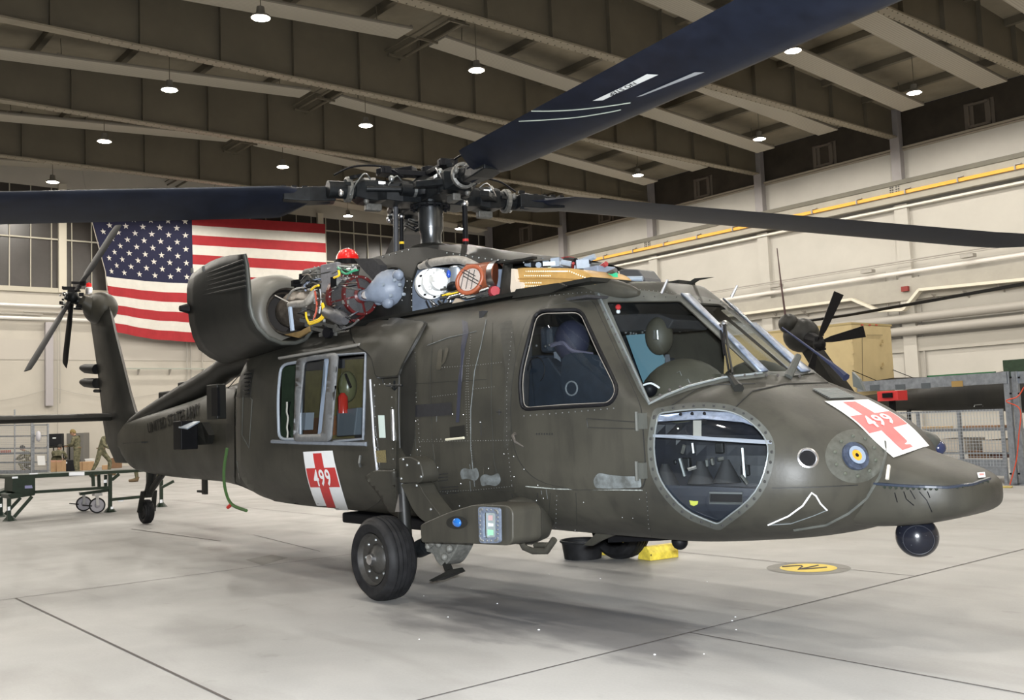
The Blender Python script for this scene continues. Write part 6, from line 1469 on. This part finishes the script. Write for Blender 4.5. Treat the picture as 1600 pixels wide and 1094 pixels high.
# galvanised rack and mesh cage on the right
m_galv = mat('galvanised', (.27, .29, .32), .4, metal=.55, noise=.25, scale=12)
R0 = fl0((1590, 758)); RYY = R0.y
def rk(q, y_=None): return ath(q, 1, RYY if y_ is None else y_)
rack = hthing('steel_rack', 'galvanised steel rack with two posts and a slotted beam on the right', 'rack', (R0.x, R0.y, 0))
for xc, nm in ((1581, 0), (1594, 1)):
    X = rk((xc, 700)).x; tz = rk((xc, 580)).z
    hp2('rack_post', MB().bx(X-.055, X+.055, RYY-.05, RYY, 0, tz).bx(X-.06, X-.04, RYY, RYY+.04, 0, tz), m_galv, rack)
    hp2('base_plate', MB().bx(X-.12, X+.12, RYY-.1, RYY+.1, 0, .02), m_galv, rack)
    g = MB()
    for yy in (590, 615, 740): p = rk((xc, yy)); g.box((p.x, RYY+.045, p.z), (.03, .02, .03))
    hp2('post_bolts', g, m_blk, rack)
a, b_ = rk((1340, 603)), rk((1574, 590))
bm2 = MB(); bm2.bar(V((a.x, RYY, a.z-.02)), V((b_.x, RYY, b_.z)), .05, .19)
hp2('slotted_beam', bm2, m_galv, rack)
for q, w in (((1368, 606), .19), ((1408, 605), .19), ((1448, 603), .17), ((1497, 600), .2)):
    p = rk(q); hp2('beam_slot', MB().box((p.x, RYY+.03, p.z), (w, .012, .10)), mat('slot_dark', (.07, .08, .09), .5) if q[0] != 1497 else mat('slot_amber', (.28, .18, .06), .5), rack)
hp2('top_beam_right', MB().bx(R0.x-2.0, R0.x-.1, RYY-.05, RYY, rk((1590, 590)).z-.1, rk((1590, 590)).z+.1), m_galv, rack)
hp2('red_cable', MB().tube(crom([rk(q, RYY+.12) for q in ((1600, 605), (1590, 620), (1572, 627), (1594, 640), (1592, 680), (1588, 720), (1578, 758))], 5), .010, 5), mat('cable_red', (.55, .06, .02), .5), rack)
cage = hthing('mesh_cage', 'waist high galvanised wire mesh cage below the slotted rack beam', 'cage', (rk((1500, 750)).x, RYY-.1, 0))
Yc = RYY-.12; zt_ = rk((1500, 641), Yc).z; zb_ = rk((1500, 742), Yc).z
xa, xb = rk((1405, 700), Yc).x, rk((1572, 700), Yc).x
hp2('top_rail', MB().bx(xb, xa+1.2, Yc-.02, Yc+.02, zt_-.03, zt_), m_galv, cage); hp2('bottom_rail', MB().bx(xb, xa+1.2, Yc-.02, Yc+.02, .14, .42), m_galv, cage); hp2('middle_rail', MB().bx(xb, xa+1.2, Yc-.12, Yc-.08, rk((1500, 672), Yc).z-.02, rk((1500, 672), Yc).z+.02), m_galv, cage)
for x_ in (1438, 1502, 1569):
    X = rk((x_, 700), Yc).x; hp2('cage_post', MB().bx(X-.025, X+.025, Yc-.03, Yc+.03, 0, zt_), m_galv, cage)
g = MB(); X = xb
while X < xa+1.2: g.bar((X, Yc+.025, .3), (X, Yc+.025, zt_), .006, .006); X += .055
z = .3
while z < zt_: g.bar((xb, Yc+.03, z), (xa+1.2, Yc+.03, z), .006, .006); z += .055
hp2('wire_mesh', g, mat('mesh_wire', (.42, .45, .48), .4, metal=.4), cage)
def crate(nm, Q, y0, dy, m, label, cat, bev=.01):
    P_ = [ath(q, 1, y0) for q in Q]; lo = min(p.z for p in P_)
    t_ = tag(build(nm, MB().prism([p-V((P_[0].x, y0, 0)) for p in P_], (0, -dy, 0)), m, bev=bev), label, cat); t_.location = HM@V((P_[0].x, y0, 0)); t_.rotation_euler.z = HA; return t_
m_box = mat('cardboard', (.22, .125, .07), .8, noise=.15, scale=6); m_sty = mat('packing_white', (.62, .55, .46), .8, noise=.06, scale=5)
def cb(nm, x0, x1, yt, yb, y0, dy, m, label, cat, zb0=None):
    a, b_ = ath((x0, yt), 1, y0), ath((x1, yb), 1, y0); z0 = max(0, b_.z if zb0 is None else zb0)
    t_ = tag(build(nm, MB().bx(min(a.x, b_.x)-a.x, max(a.x, b_.x)-a.x, -dy, 0, z0, a.z), m, bev=.01), label, cat)
    t_.location = HM@V((a.x, y0, 0)); t_.rotation_euler.z = HA; return t_
YB = RYY-.35
shf = hthing('storage_shelf', 'low steel shelf behind the wire mesh cage carrying packing and cartons', 'shelf', (xa, YB-.1, 0))
zs = ath((1500, 671), 1, YB-.3).z; zs2 = ath((1500, 706), 1, YB-.3).z
for zz_ in (zs, zs2): hp2('shelf_board', MB().bx(xb-.2, xa+1.0, YB-1.1, YB-.05, zz_-.03, zz_), m_galv, shf)
for X in (xb-.2, xa+1.0):
    for y_ in (YB-1.1, YB-.08): hp2('shelf_leg', MB().bx(X-.03, X+.03, y_, y_+.05, 0, zs), m_galv, shf)
cb('carton', 1512, 1548, 704, 740, YB-.1, .8, m_box, 'wide brown carton on the shelf bottom behind the mesh, left one', 'box', .42)
cb('carton', 1550, 1572, 710, 742, YB-.1, .8, mat('cardboard2', (.15, .07, .05), .8), 'darker brown carton behind the mesh beside the rack post', 'box', .42)
cb('packing_tray', 1470, 1508, 686, 706, YB-.08, .8, m_sty, 'cream moulded packing tray behind the mesh, left of the gap', 'tray', zs2)
cb('packing_tray', 1534, 1572, 688, 706, YB-.08, .8, m_sty, 'cream moulded packing tray behind the mesh, right of the gap', 'tray', zs2)
cb('plank', 1440, 1478, 667, 671, YB-.2, .3, mat('plank_pale', (.45, .33, .2), .7), 'pale wooden plank lying on the upper shelf behind the mesh', 'plank', zs)
cb('plank', 1500, 1568, 666, 670, YB-.3, .3, m_box, 'brown wooden plank on the upper shelf nearer the rack post', 'plank', zs)
cb('green_radio_crate', 1566, 1640, 563, 588, RYY-.02, .8, mat('crate_green', (.02, .04, .02), .5, noise=.3, scale=12), 'dark green ribbed crate on top of the steel rack beam', 'crate')
cb('red_tool_box', 1370, 1403, 612, 626, RYY-2.3, .4, m_red, 'red tool box just under the slotted rack beam', 'tool box')
q_ = bpy.data.objects['red_tool_box']; build('box_insert', MB().box((-.25, .02, ath((1386, 618), 1, RYY-2.3).z), (.22, .04, .1)), m_blk, parent=q_)
tb = ath((1386, 626), 1, RYY-2.3); stt = hthing('tool_stand', 'thin black stand carrying the red tool box behind the rack', 'stand', (tb.x, tb.y-.2, 0))
hp2('stand_pole', MB().bx(tb.x-.05, tb.x+.05, tb.y-.25, tb.y-.15, 0, tb.z), m_blk, stt); hp2('stand_foot', MB().bx(tb.x-.3, tb.x+.3, tb.y-.4, tb.y, 0, .04), m_blk, stt)
sm = fl0((1563, 762)); tag(build('straw_mat', MB().box((0, 0, .012), (.35, .2, .02), rz=.3), mat('straw', (.45, .36, .12), .9, noise=.3, scale=30)), 'small yellow absorbent mat on the floor beside the rack foot', 'mat').location = HM@V((sm.x, sm.y, 0))
# drip pan and chocks
pc = at((911, 872), 2, 0)
dp = thing('drip_pan', 'round black rubber drip pan on the floor under the fuselage', 'pan', (pc.x, pc.y, 0))
rp = (at((947, 866), 2, .17)-at((874, 866), 2, .17)).length/2
build('pan_body', MB().lathe([(0, .0), (rp*.86, 0), (rp*.98, .17), (rp*1.02, .175), (rp*1.0, .155), (rp*.93, .15), (rp*.82, .02), (0, .02)], n=40), m_rub, parent=dp, smooth=40)
build('pan_rim', MB().tube([(rp*1.01*cos(a), rp*1.01*sin(a), .172) for a in [k*pi/18 for k in range(36)]], .012, 6, closed=True), m_rub, parent=dp, smooth=60)
m_chk = mat('chock_yellow', (.72, .58, .07), .55, noise=.3, scale=14, c2=(.5, .38, .05))
for i, (q0, q1, lab) in enumerate((((1008, 876), (1052, 870), 'chipped yellow wooden wheel chock lying in front of the far main wheel'), ((946, 868), (963, 864), 'yellow wheel chock behind the far main wheel, half hidden by the drip pan'))):
    a, b_ = at(q0, 2, 0), at(q1, 2, 0); 
    if i: b_ = a+(b_-a).normalized()*.5
    d_ = (b_-a).normalized(); s_ = V((-d_.y, d_.x, 0)); L_ = (b_-a).length
    a = a+V((.07, 0, 0))*(1-i)
    t_ = thing('wheel_chock', lab, 'chock', a)
    w = .20
    build('chock_block', MB().loft([[s_*0+d_*t, s_*w+d_*t, s_*w*.85+V((0, 0, .09))+d_*t, s_*w*.6+V((0, 0, .13))+d_*t, s_*w*.25+V((0, 0, .13))+d_*t, V((0, 0, .07))+d_*t] for t in (0, L_)]), m_chk, parent=t_, bev=.008)
    build('chock_groove', MB().box(d_*.01+s_*.06+V((0, 0, .055)), (.012, .12, .018), rz=atan2(d_.y, d_.x)), m_seam, parent=t_)
# ---- green maintenance stand on castors
m_grn = mat('stand_green', (.012, .026, .014), .45, noise=.3, scale=10)
m_refl = mat('reflective_tape', (.93, .95, 1), .25)
G0, G1 = at((14, 815), 2, 0), at((172, 801), 2, 0)
gt = (G1-G0); gt.z = 0; gt.normalize(); gn = V((-gt.y, gt.x, 0))
if gn.dot(V((-1, 0, 0))) < 0: gn = -gn
def gp_(q, off=0): return rplane(q, G0+gn*off, gn)
S_ = thing('maintenance_stand', 'low dark green maintenance stand with grey castors and reflective tape, left of the tail wheel', 'work stand', (G0.x, G0.y, 0))
def sp_(nm, mb, m, parent=None, **k): return build(nm, mb, m, parent=parent or S_, world=True, **k)
def pris(Q, dep_, off=0): return MB().prism([gp_(q, off) for q in Q], gn*dep_)
sp_('top_deck', pris([(20, 746), (22, 743), (120, 738), (262, 732), (262, 735), (120, 744), (20, 749)], .95), m_grn)
sp_('end_cabinet', pris([(20, 748), (55, 747), (55, 773), (40, 776), (19, 768)], .5), m_grn)
sp_('cabinet_label', pris([(39, 759), (50, 758.5), (51, 763), (39, 763.5)], .01, -.012), mat('label_violet', (.30, .30, .5), .4))
for q in ((19, 745, 28, 748), (46, 739.5, 59, 741.5), (108, 738, 132, 743.5), (173, 792, 177, 796), (12, 792, 16, 798), (-2, 788, 3, 793), (162, 750, 167, 755), (184, 780, 193, 784), (250, 781, 254, 786)):
    sp_('reflective_tape', pris([(q[0], q[1]), (q[2], q[1]-.5), (q[2], q[3]-.5), (q[0], q[3])], .01, -.03), m_refl)
sp_('ramp_plate', pris([(12, 773), (38, 767), (55, 766), (54, 774), (18, 780)], .6), m_grn)
sp_('ramp_wing', pris([(-12, 772), (20, 762), (22, 770), (-6, 778)], .4, .6), m_grn)
def gb(q0, q1, w=.06, off=0, d_=.05): sp_('frame_bar', MB().bar(gp_(q0, off), gp_(q1, off), w, d_), m_grn)
for a_, b_, w, o_ in (((54, 769), (170, 762), .085, 0), ((145, 742), (146, 760), .05, 0), ((154, 742), (155, 762), .05, .5), ((165, 742), (165, 765), .05, .9), ((172, 741), (172, 799), .06, 0), ((172, 781), (235, 775), .09, 0), ((231, 736), (231, 765), .05, 0), ((252, 750), (252, 791), .06, .9), ((14, 779), (14, 813), .06, 0),
    ((1, 777), (1, 806), .06, .7), ((50, 776), (22, 808), .04, 0), ((32, 778), (8, 804), .04, .6), ((230, 765), (222, 775), .05, 0), ((252, 762), (271, 752), .06, .5), ((186, 741), (175, 750), .04, 0), ((141, 741), (146, 748), .04, 0), ((170, 766), (125, 772), .06, .3)): gb(a_, b_, w, o_)
for q in ((15, 814), (172, 800), (252, 792)):
    p = at(q, 2, 0); sp_('foot_plate', MB().lathe([(0, .10), (.04, .09), (.10, .02), (.12, 0)], (p.x, p.y, 0), n=12), m_grn)
p = at((1, 808), 2, 0); sp_('foot_plate', MB().lathe([(0, .10), (.04, .09), (.10, .02), (.12, 0)], (p.x, p.y, 0), n=12), m_grn)
m_cw = mat('castor_grey', (.36, .34, .36), .5, noise=.1, scale=9)
for q in ((152, 802), (131, 799)):
    p = at(q, 2, 0); R_ = .142; c = V((p.x, p.y, R_))
    ax_ = (gn*.9+gt*.25).normalized()
    w_ = sp_('castor_wheel', MB().lathe([(0, -.03), (.03, -.04), (.05, -.02), (R_*.8, -.02), (R_*.85, -.03), (R_*.85, .03), (0, .03)], c, ax_, n=28), m_cw)
    sp_('castor_tyre', MB().lathe([(R_*.82, -.032), (R_-.01, -.035), (R_, 0), (R_-.01, .035), (R_*.82, .032)], c, ax_, n=28), m_rub, parent=w_)
    sp_('castor_fork', MB().bar(c-ax_*.05, c-ax_*.05+V((0, 0, .17)), .05, .02).bar(c+ax_*.05, c+ax_*.05+V((0, 0, .17)), .05, .02).box(c+V((0, 0, .20)), (.14, .14, .05)), mat('castor_zinc', (.5, .5, .5), .35, metal=.6), parent=w_)
    sp_('brake_pedal', MB().bar(c-gt*.1-ax_*.06, c-gt*.26-ax_*.06+V((0, 0, .03)), .04, .02), m_blk, parent=w_)
# ---- people and boxes at the far end
def fp(q): return at(q, 2, 0)
m_camo = mat('camouflage', (.17, .155, .095), .8, noise=.3, scale=11, c2=(.035, .04, .02))
m_skin = mat('skin', (.42, .25, .17), .6); m_hair = mat('hair_black', (.012, .01, .008), .6); m_boot = mat('boot_tan', (.16, .11, .06), .7); m_bean = mat('beanie_tan', (.22, .16, .06), .8)
def make_skin(name, J, edges, m, parent):
    me = bpy.data.meshes.new(name); bm = bmesh.new(); lay = bm.verts.layers.skin.verify(); vs = [bm.verts.new(j[0]) for j in J]
    for a_, b_ in edges: bm.edges.new((vs[a_], vs[b_]))
    for v_, j in zip(vs, J):
        v_[lay].radius = (j[1], j[1] if len(j) < 3 else j[2])
    vs[0][lay].use_root = True
    bm.to_mesh(me); bm.free(); me.materials.append(m)
    o = bpy.data.objects.new(name, me); COL.objects.link(o); o.parent = parent
    sk = o.modifiers.new('skin', 'SKIN'); sk.use_smooth_shade = True; su = o.modifiers.new('sub', 'SUBSURF'); su.levels = 1; su.render_levels = 2
    return o
def person(pos, face, label, hat, pose, group='soldiers at the far end of the hangar'):
    a_ = atan2(face.y, face.x); P_ = thing('person', label, 'person', pos, a_, None)
    # local frame: +x the way the person faces, +y to the person's left
    if pose == 'stand':
        pel = (0, 0, .95); ch_ = (.05, 0, 1.30); nk = (.09, 0, 1.50); hd = (.17, 0, 1.62)
        legs = [((0, .1, .9), (.03, .11, .5), (-.02, .12, .10), (.12, .13, .05)), ((0, -.1, .9), (.05, -.11, .5), (.0, -.12, .10), (.14, -.13, .05))]
        arms = [((.06, .2, 1.42), (.10, .26, 1.17), (.32, .10, 1.13), (.36, .02, 1.15)), ((.06, -.2, 1.42), (.12, -.26, 1.15), (.33, -.10, 1.10), (.38, -.0, 1.10))]
    elif pose == 'lean':
        pel = (0, 0, .92); ch_ = (.12, 0, 1.25); nk = (.24, 0, 1.42); hd = (.32, 0, 1.56)
        legs = [((0, .1, .88), (.28, .12, .52), (.22, .14, .10), (.36, .15, .05)), ((0, -.1, .88), (-.10, -.12, .50), (-.30, -.12, .12), (-.20, -.12, .05))]
        arms = [((.14, .2, 1.36), (.26, .24, 1.10), (.46, .16, 1.00), (.54, .14, 1.0)), ((.14, -.2, 1.36), (.22, -.25, 1.10), (.40, -.2, .98), (.48, -.18, .96))]
    else:  # crouch
        pel = (-.05, 0, .42); ch_ = (.12, 0, .75); nk = (.22, 0, .95); hd = (.30, 0, 1.06)
        legs = [((-.02, .12, .42), (.38, .16, .46), (.18, .14, .10), (.32, .14, .05)), ((-.02, -.12, .42), (.30, -.16, .30), (-.05, -.14, .08), (.08, -.14, .05))]
        arms = [((.14, .2, .88), (.32, .26, .68), (.50, .14, .58), (.56, .1, .58)), ((.14, -.2, .88), (.34, -.26, .66), (.52, -.12, .56), (.58, -.08, .56))]
    J = [(pel, .16, .13), (ch_, .18, .13), (nk, .065, .065)]; E_ = [(0, 1), (1, 2)]
    for L_ in legs:
        n0 = len(J); J += [(L_[0], .10), (L_[1], .08), (L_[2], .055), (L_[3], .045)]; E_ += [(0, n0), (n0, n0+1), (n0+1, n0+2), (n0+2, n0+3)]
    for L_ in arms:
        n0 = len(J); J += [(L_[0], .075), (L_[1], .058), (L_[2], .045), (L_[3], .036)]; E_ += [(1, n0), (n0, n0+1), (n0+1, n0+2), (n0+2, n0+3)]
    make_skin('body', J, E_, m_camo, P_)
    hv = V(hd); tilt = Matrix.Rotation(.35 if pose != 'crouch' else .5, 3, 'Y')
    hb = MB()
    # head with brow, nose, chin and ears as one smooth form
    base = MB().sph((0, 0, 0), .1, 16, 12, (1.0, .78, 1.2))
    vs = []
    for v_ in base.v:
        p = V(v_)
        if p.x > .05 and abs(p.y) < .03 and -.05 < p.z < .02: p.x += .02
        if p.z < -.06: p.x += .015; p.y *= .8
        vs.append(hv+tilt@p)
    hb.add(vs, base.f)
    for s_ in (-1, 1): hb.sph(hv+tilt@V((0, s_*.08, -.005)), .022, 8, 6, (.8, .5, 1.3))
    hb.tube([hv+tilt@V((-.02, 0, -.09)), V(nk)], [.05, .055], 10)
    hdo = build('head', hb, m_skin, parent=P_, smooth=60)
    ey = MB()
    for s_ in (-1, 1): ey.sph(hv+tilt@V((.088, s_*.033, .012)), .010, 6, 4)
    build('eyes', ey, m_hair, parent=hdo)
    cap = MB(); 
    for v_ in [0]:
        b_ = MB().sph((0, 0, 0), .106, 16, 12, (1.02, .84, 1.2)); vs = [V(v) for v in b_.v]
        cap.add([hv+tilt@p for p in vs], [f for f in b_.f if all((vs[i].z > -.01 or (vs[i].x < -.02 and vs[i].z > -.07)) for i in f)])
    build('beanie' if hat else 'hair', cap, m_bean if hat else m_hair, parent=P_, smooth=60, solid=.012)
    for s_, L_ in ((1, arms[0]), (-1, arms[1])):
        e_ = V(L_[3]); d_ = (V(L_[3])-V(L_[2])).normalized(); J2 = [(e_-d_*.02, .03, .018), (e_+d_*.05, .04, .016)]; E2 = [(0, 1)]
        for k in range(4):
            y_ = (-.030+.02*k); ln = (.055, .068, .072, .06)[k]; n0 = len(J2)
            J2 += [(e_+d_*.08+V((0, y_, 0)), .009), (e_+d_*(.08+ln*.5)+V((0, y_*1.1, -.01)), .008), (e_+d_*(.08+ln*.85)+V((0, y_*1.1, -.035)), .007)]; E2 += [(1, n0), (n0, n0+1), (n0+1, n0+2)]
        n0 = len(J2); J2 += [(e_+d_*.02+V((0, -s_*.05, -.01)), .011), (e_+d_*.05+V((0, -s_*.07, -.02)), .009)]; E2 += [(0, n0), (n0, n0+1)]
        make_skin('hand', J2, E2, m_skin, P_)
    for L_ in legs:
        f_ = V(L_[3]); build('boot', MB().tube([f_+V((-.16, 0, .10)), f_+V((-.14, 0, .0)), f_+V((-.02, 0, .0)), f_+V((.10, 0, -.01))], [.06, .058, .055, .04], 10), m_boot, parent=P_, smooth=60)
    build('belt', MB().lathe([(.155, -.02), (.155, .02)], V(pel)+V((0, 0, .08)), n=16), m_boot, parent=P_)
    return P_
left = -CR; left.z = 0; left.normalize()
p1 = fp((121, 741.5)); person(V((p1.x, p1.y, 0)), left, 'soldier in camouflage and tan beanie standing with arms folded beside a grey locker', True, 'stand')
p3 = fp((158, 744)); person(V((p3.x, p3.y, 0)), (-left*1.0+V((0, 0, 0))), 'soldier in camouflage striding beside cartons, half hidden by the tail boom', False, 'lean')
p2 = fp((88, 740)); person(V((p2.x, p2.y, 0)), -D.copy().to_3d()*-1, 'dark haired soldier in camouflage crouching behind the black cases', False, 'crouch')
p5 = fp((228, 752)); person(V((p5.x, p5.y, 0)), left, 'person behind the tail boom, only one tan boot showing below it', False, 'lean')
p4 = fp((46, 738)); person(V((p4.x, p4.y, 0)), left, 'soldier crouching behind the wire cage at the far left', False, 'crouch')
def fbox(nm, x0, x1, yt, yb, m, label, cat, d_=.5, z0=None, group=None, bev=.015, stand=None):
    p = fp(((x0+x1)/2, yb if stand is None else stand)); s_ = D.dot(p-CAMP)/FPX; w = (x1-x0)*s_; h_ = (yb-yt)*s_; zb = 0 if stand is None else (stand-yb)*s_
    fw_ = V((D.x, D.y, 0)).normalized(); rz = atan2(CR.y, CR.x)
    t_ = tag(build(nm, MB().bx(-w/2, w/2, 0, d_, 0, h_), m, bev=bev), label, cat, group); t_.location = (p.x, p.y, zb); t_.rotation_euler.z = rz; return t_, w, h_
m_ctn = mat('carton_tan', (.42, .27, .15), .8, noise=.1, scale=5); m_case = mat('case_black', (.012, .013, .016), .45, noise=.2, scale=6)
sub = lambda t_, nm, x0, x1, z0, z1, m, y_=-.01: build(nm, MB().bx(x0, x1, y_, y_+.02, z0, z1), m, parent=t_)
for x0, x1, lab in ((79, 87.5, 'left'), (88.5, 97, 'right')):
    t_, w, h_ = fbox('carton', x0, x1, 720, 742, m_ctn, 'tall tan carton with an arched top beside the wire cage, %s one of a pair' % lab, 'box', .35); sub(t_, 'carton_top', -w*.45, w*.45, h_*.9, h_*1.03, mat('carton_pink', (.5, .28, .2), .8))
t_, w, h_ = fbox('equipment_case', 98, 118, 719, 737, m_case, 'black equipment case on the floor between two tan cartons', 'case'); sub(t_, 'case_label', -w*.3, -w*.15, h_*.7, h_*.85, m_white); sub(t_, 'case_latch', -w*.35, -w*.25, h_*.2, h_*.35, m_silver)
t_, w, h_ = fbox('carton', 118, 139, 722, 738, m_ctn, 'wide tan carton in front of the standing soldier', 'box'); sub(t_, 'box_tape', -w*.02, w*.02, 0, h_, m_box)
t_, w, h_ = fbox('plastic_bucket', 133, 145, 717, 734, mat('bucket_white', (.62, .6, .57), .5), 'white plastic bucket behind the wide tan carton', 'bucket', .4); sub(t_, 'bucket_lid', -w*.55, w*.55, h_*.92, h_, m_white)
t_, w, h_ = fbox('carton', 148, 158, 712, 729, m_box, 'brown carton behind the striding soldier', 'box'); sub(t_, 'box_tape', -w*.05, w*.05, 0, h_, m_ctn)
fbox('carton', 159, 169, 727, 736, m_ctn, 'small tan carton at the striding soldiers feet', 'box', .3)
fbox('carton', 172, 184, 716, 732, m_box, 'brown carton half hidden behind the tail boom', 'box')
t_, w, h_ = fbox('locker', 104, 131, 677, 734, mat('locker_grey', (.15, .145, .135), .5), 'tall grey steel locker behind the standing soldier', 'locker', .6); sub(t_, 'locker_gap', -.008, .008, .05, h_-.05, m_seam); sub(t_, 'locker_handle', .05, .08, h_*.5, h_*.6, m_silver)
t_, w, h_ = fbox('display_case', 76, 97, 678, 697, m_case, 'black case standing open on a table behind the crouching soldier', 'case', .2, stand=736); sub(t_, 'case_label', -w*.2, w*.05, h_*.6, h_*.7, m_white)
t_, w, h_ = fbox('folding_table', 72, 100, 697, 700, m_odd, 'dark folding table carrying the open black case', 'table', .4, stand=736.2)
zt = t_.location.z
for x_ in (-w*.45, w*.45):
    for y_ in (.05, .62): build('table_leg', MB().bx(x_-.02, x_+.02, y_-.02, y_+.02, -zt, 0), m_odd, parent=t_)
# wire cage at the far left
p = fp((50, 742)); dz_ = D.dot(p-CAMP)
def cg(q, o_=0): return rplane(q, p+V((D.x, D.y, 0)).normalized()*o_, V((D.x, D.y, 0)).normalized())
K_ = thing('wire_cage', 'tall galvanised wire cage trolley at the far left behind the green stand', 'cage', (p.x, p.y, 0))
def kp(nm, mb, m, **k): return build(nm, mb, m, parent=K_, world=True, **k)
def gz(q): c = cg(q); c.z = .0; return c
for x_, y0, w, m in ((50, 660, .09, m_galv), (75, 662, .06, m_galv), (23, 640, .05, m_galv), (-6, 640, .05, m_galv), (53, 664, .05, m_galv)):
    t0 = cg((x_, y0)); kp('cage_post', MB().bar(gz((x_, 742)), t0, w, w), m)
for y_, w in ((664, .04), (681, .05), (700, .05), (708, .05), (722, .05), (737, .14)): kp('cage_rail', MB().bar(cg((-10, y_+1)), cg((75, y_)), w*.6, w), m_galv)
g = MB()
for k in range(30): x_ = -8+2.8*k; g.bar(gz((x_, 742)), cg((x_, 662)), .010, .010)
for k in range(28): y_ = 662+2.7*k; g.bar(cg((-8, y_)), cg((75, y_)), .010, .010)
kp('cage_mesh', g, mat('mesh_far', (.40, .41, .43), .4, metal=.4))
g = MB().prism([cg(q, -.1) for q in ((58, 712), (70, 712), (71, 727), (59, 727))], (0, 0, .001)) 
tag(kp('paper_sheet', MB().add([cg(q, -.1) for q in ((58, 712), (70, 712), (71, 727), (59, 727))], [(0, 1, 2, 3)]), m_white, solid=.01))
kp('plastic_cover', MB().sph(cg((60, 682), -.15), .2, 12, 8, (.8, .5, 1.1)), mat('plastic_grey', (.5, .5, .55), .3), smooth=60)
kp('cage_shelf', MB().prism([cg(q) for q in ((-8, 708), (46, 706), (46, 708), (-8, 711))], gn*.6), m_galv)
fbox('sack', 30, 45, 724, 738, mat('sack_white', (.55, .53, .52), .7), 'pale plastic sack lying in the wire cage at the far left', 'sack', .4, bev=.08)
fbox('red_parts_bag', 0, 12, 704, 708, mat('bag_redbrown', (.3, .08, .05), .7), 'reddish brown bag on the cage shelf at the far left', 'bag', .3, stand=742)
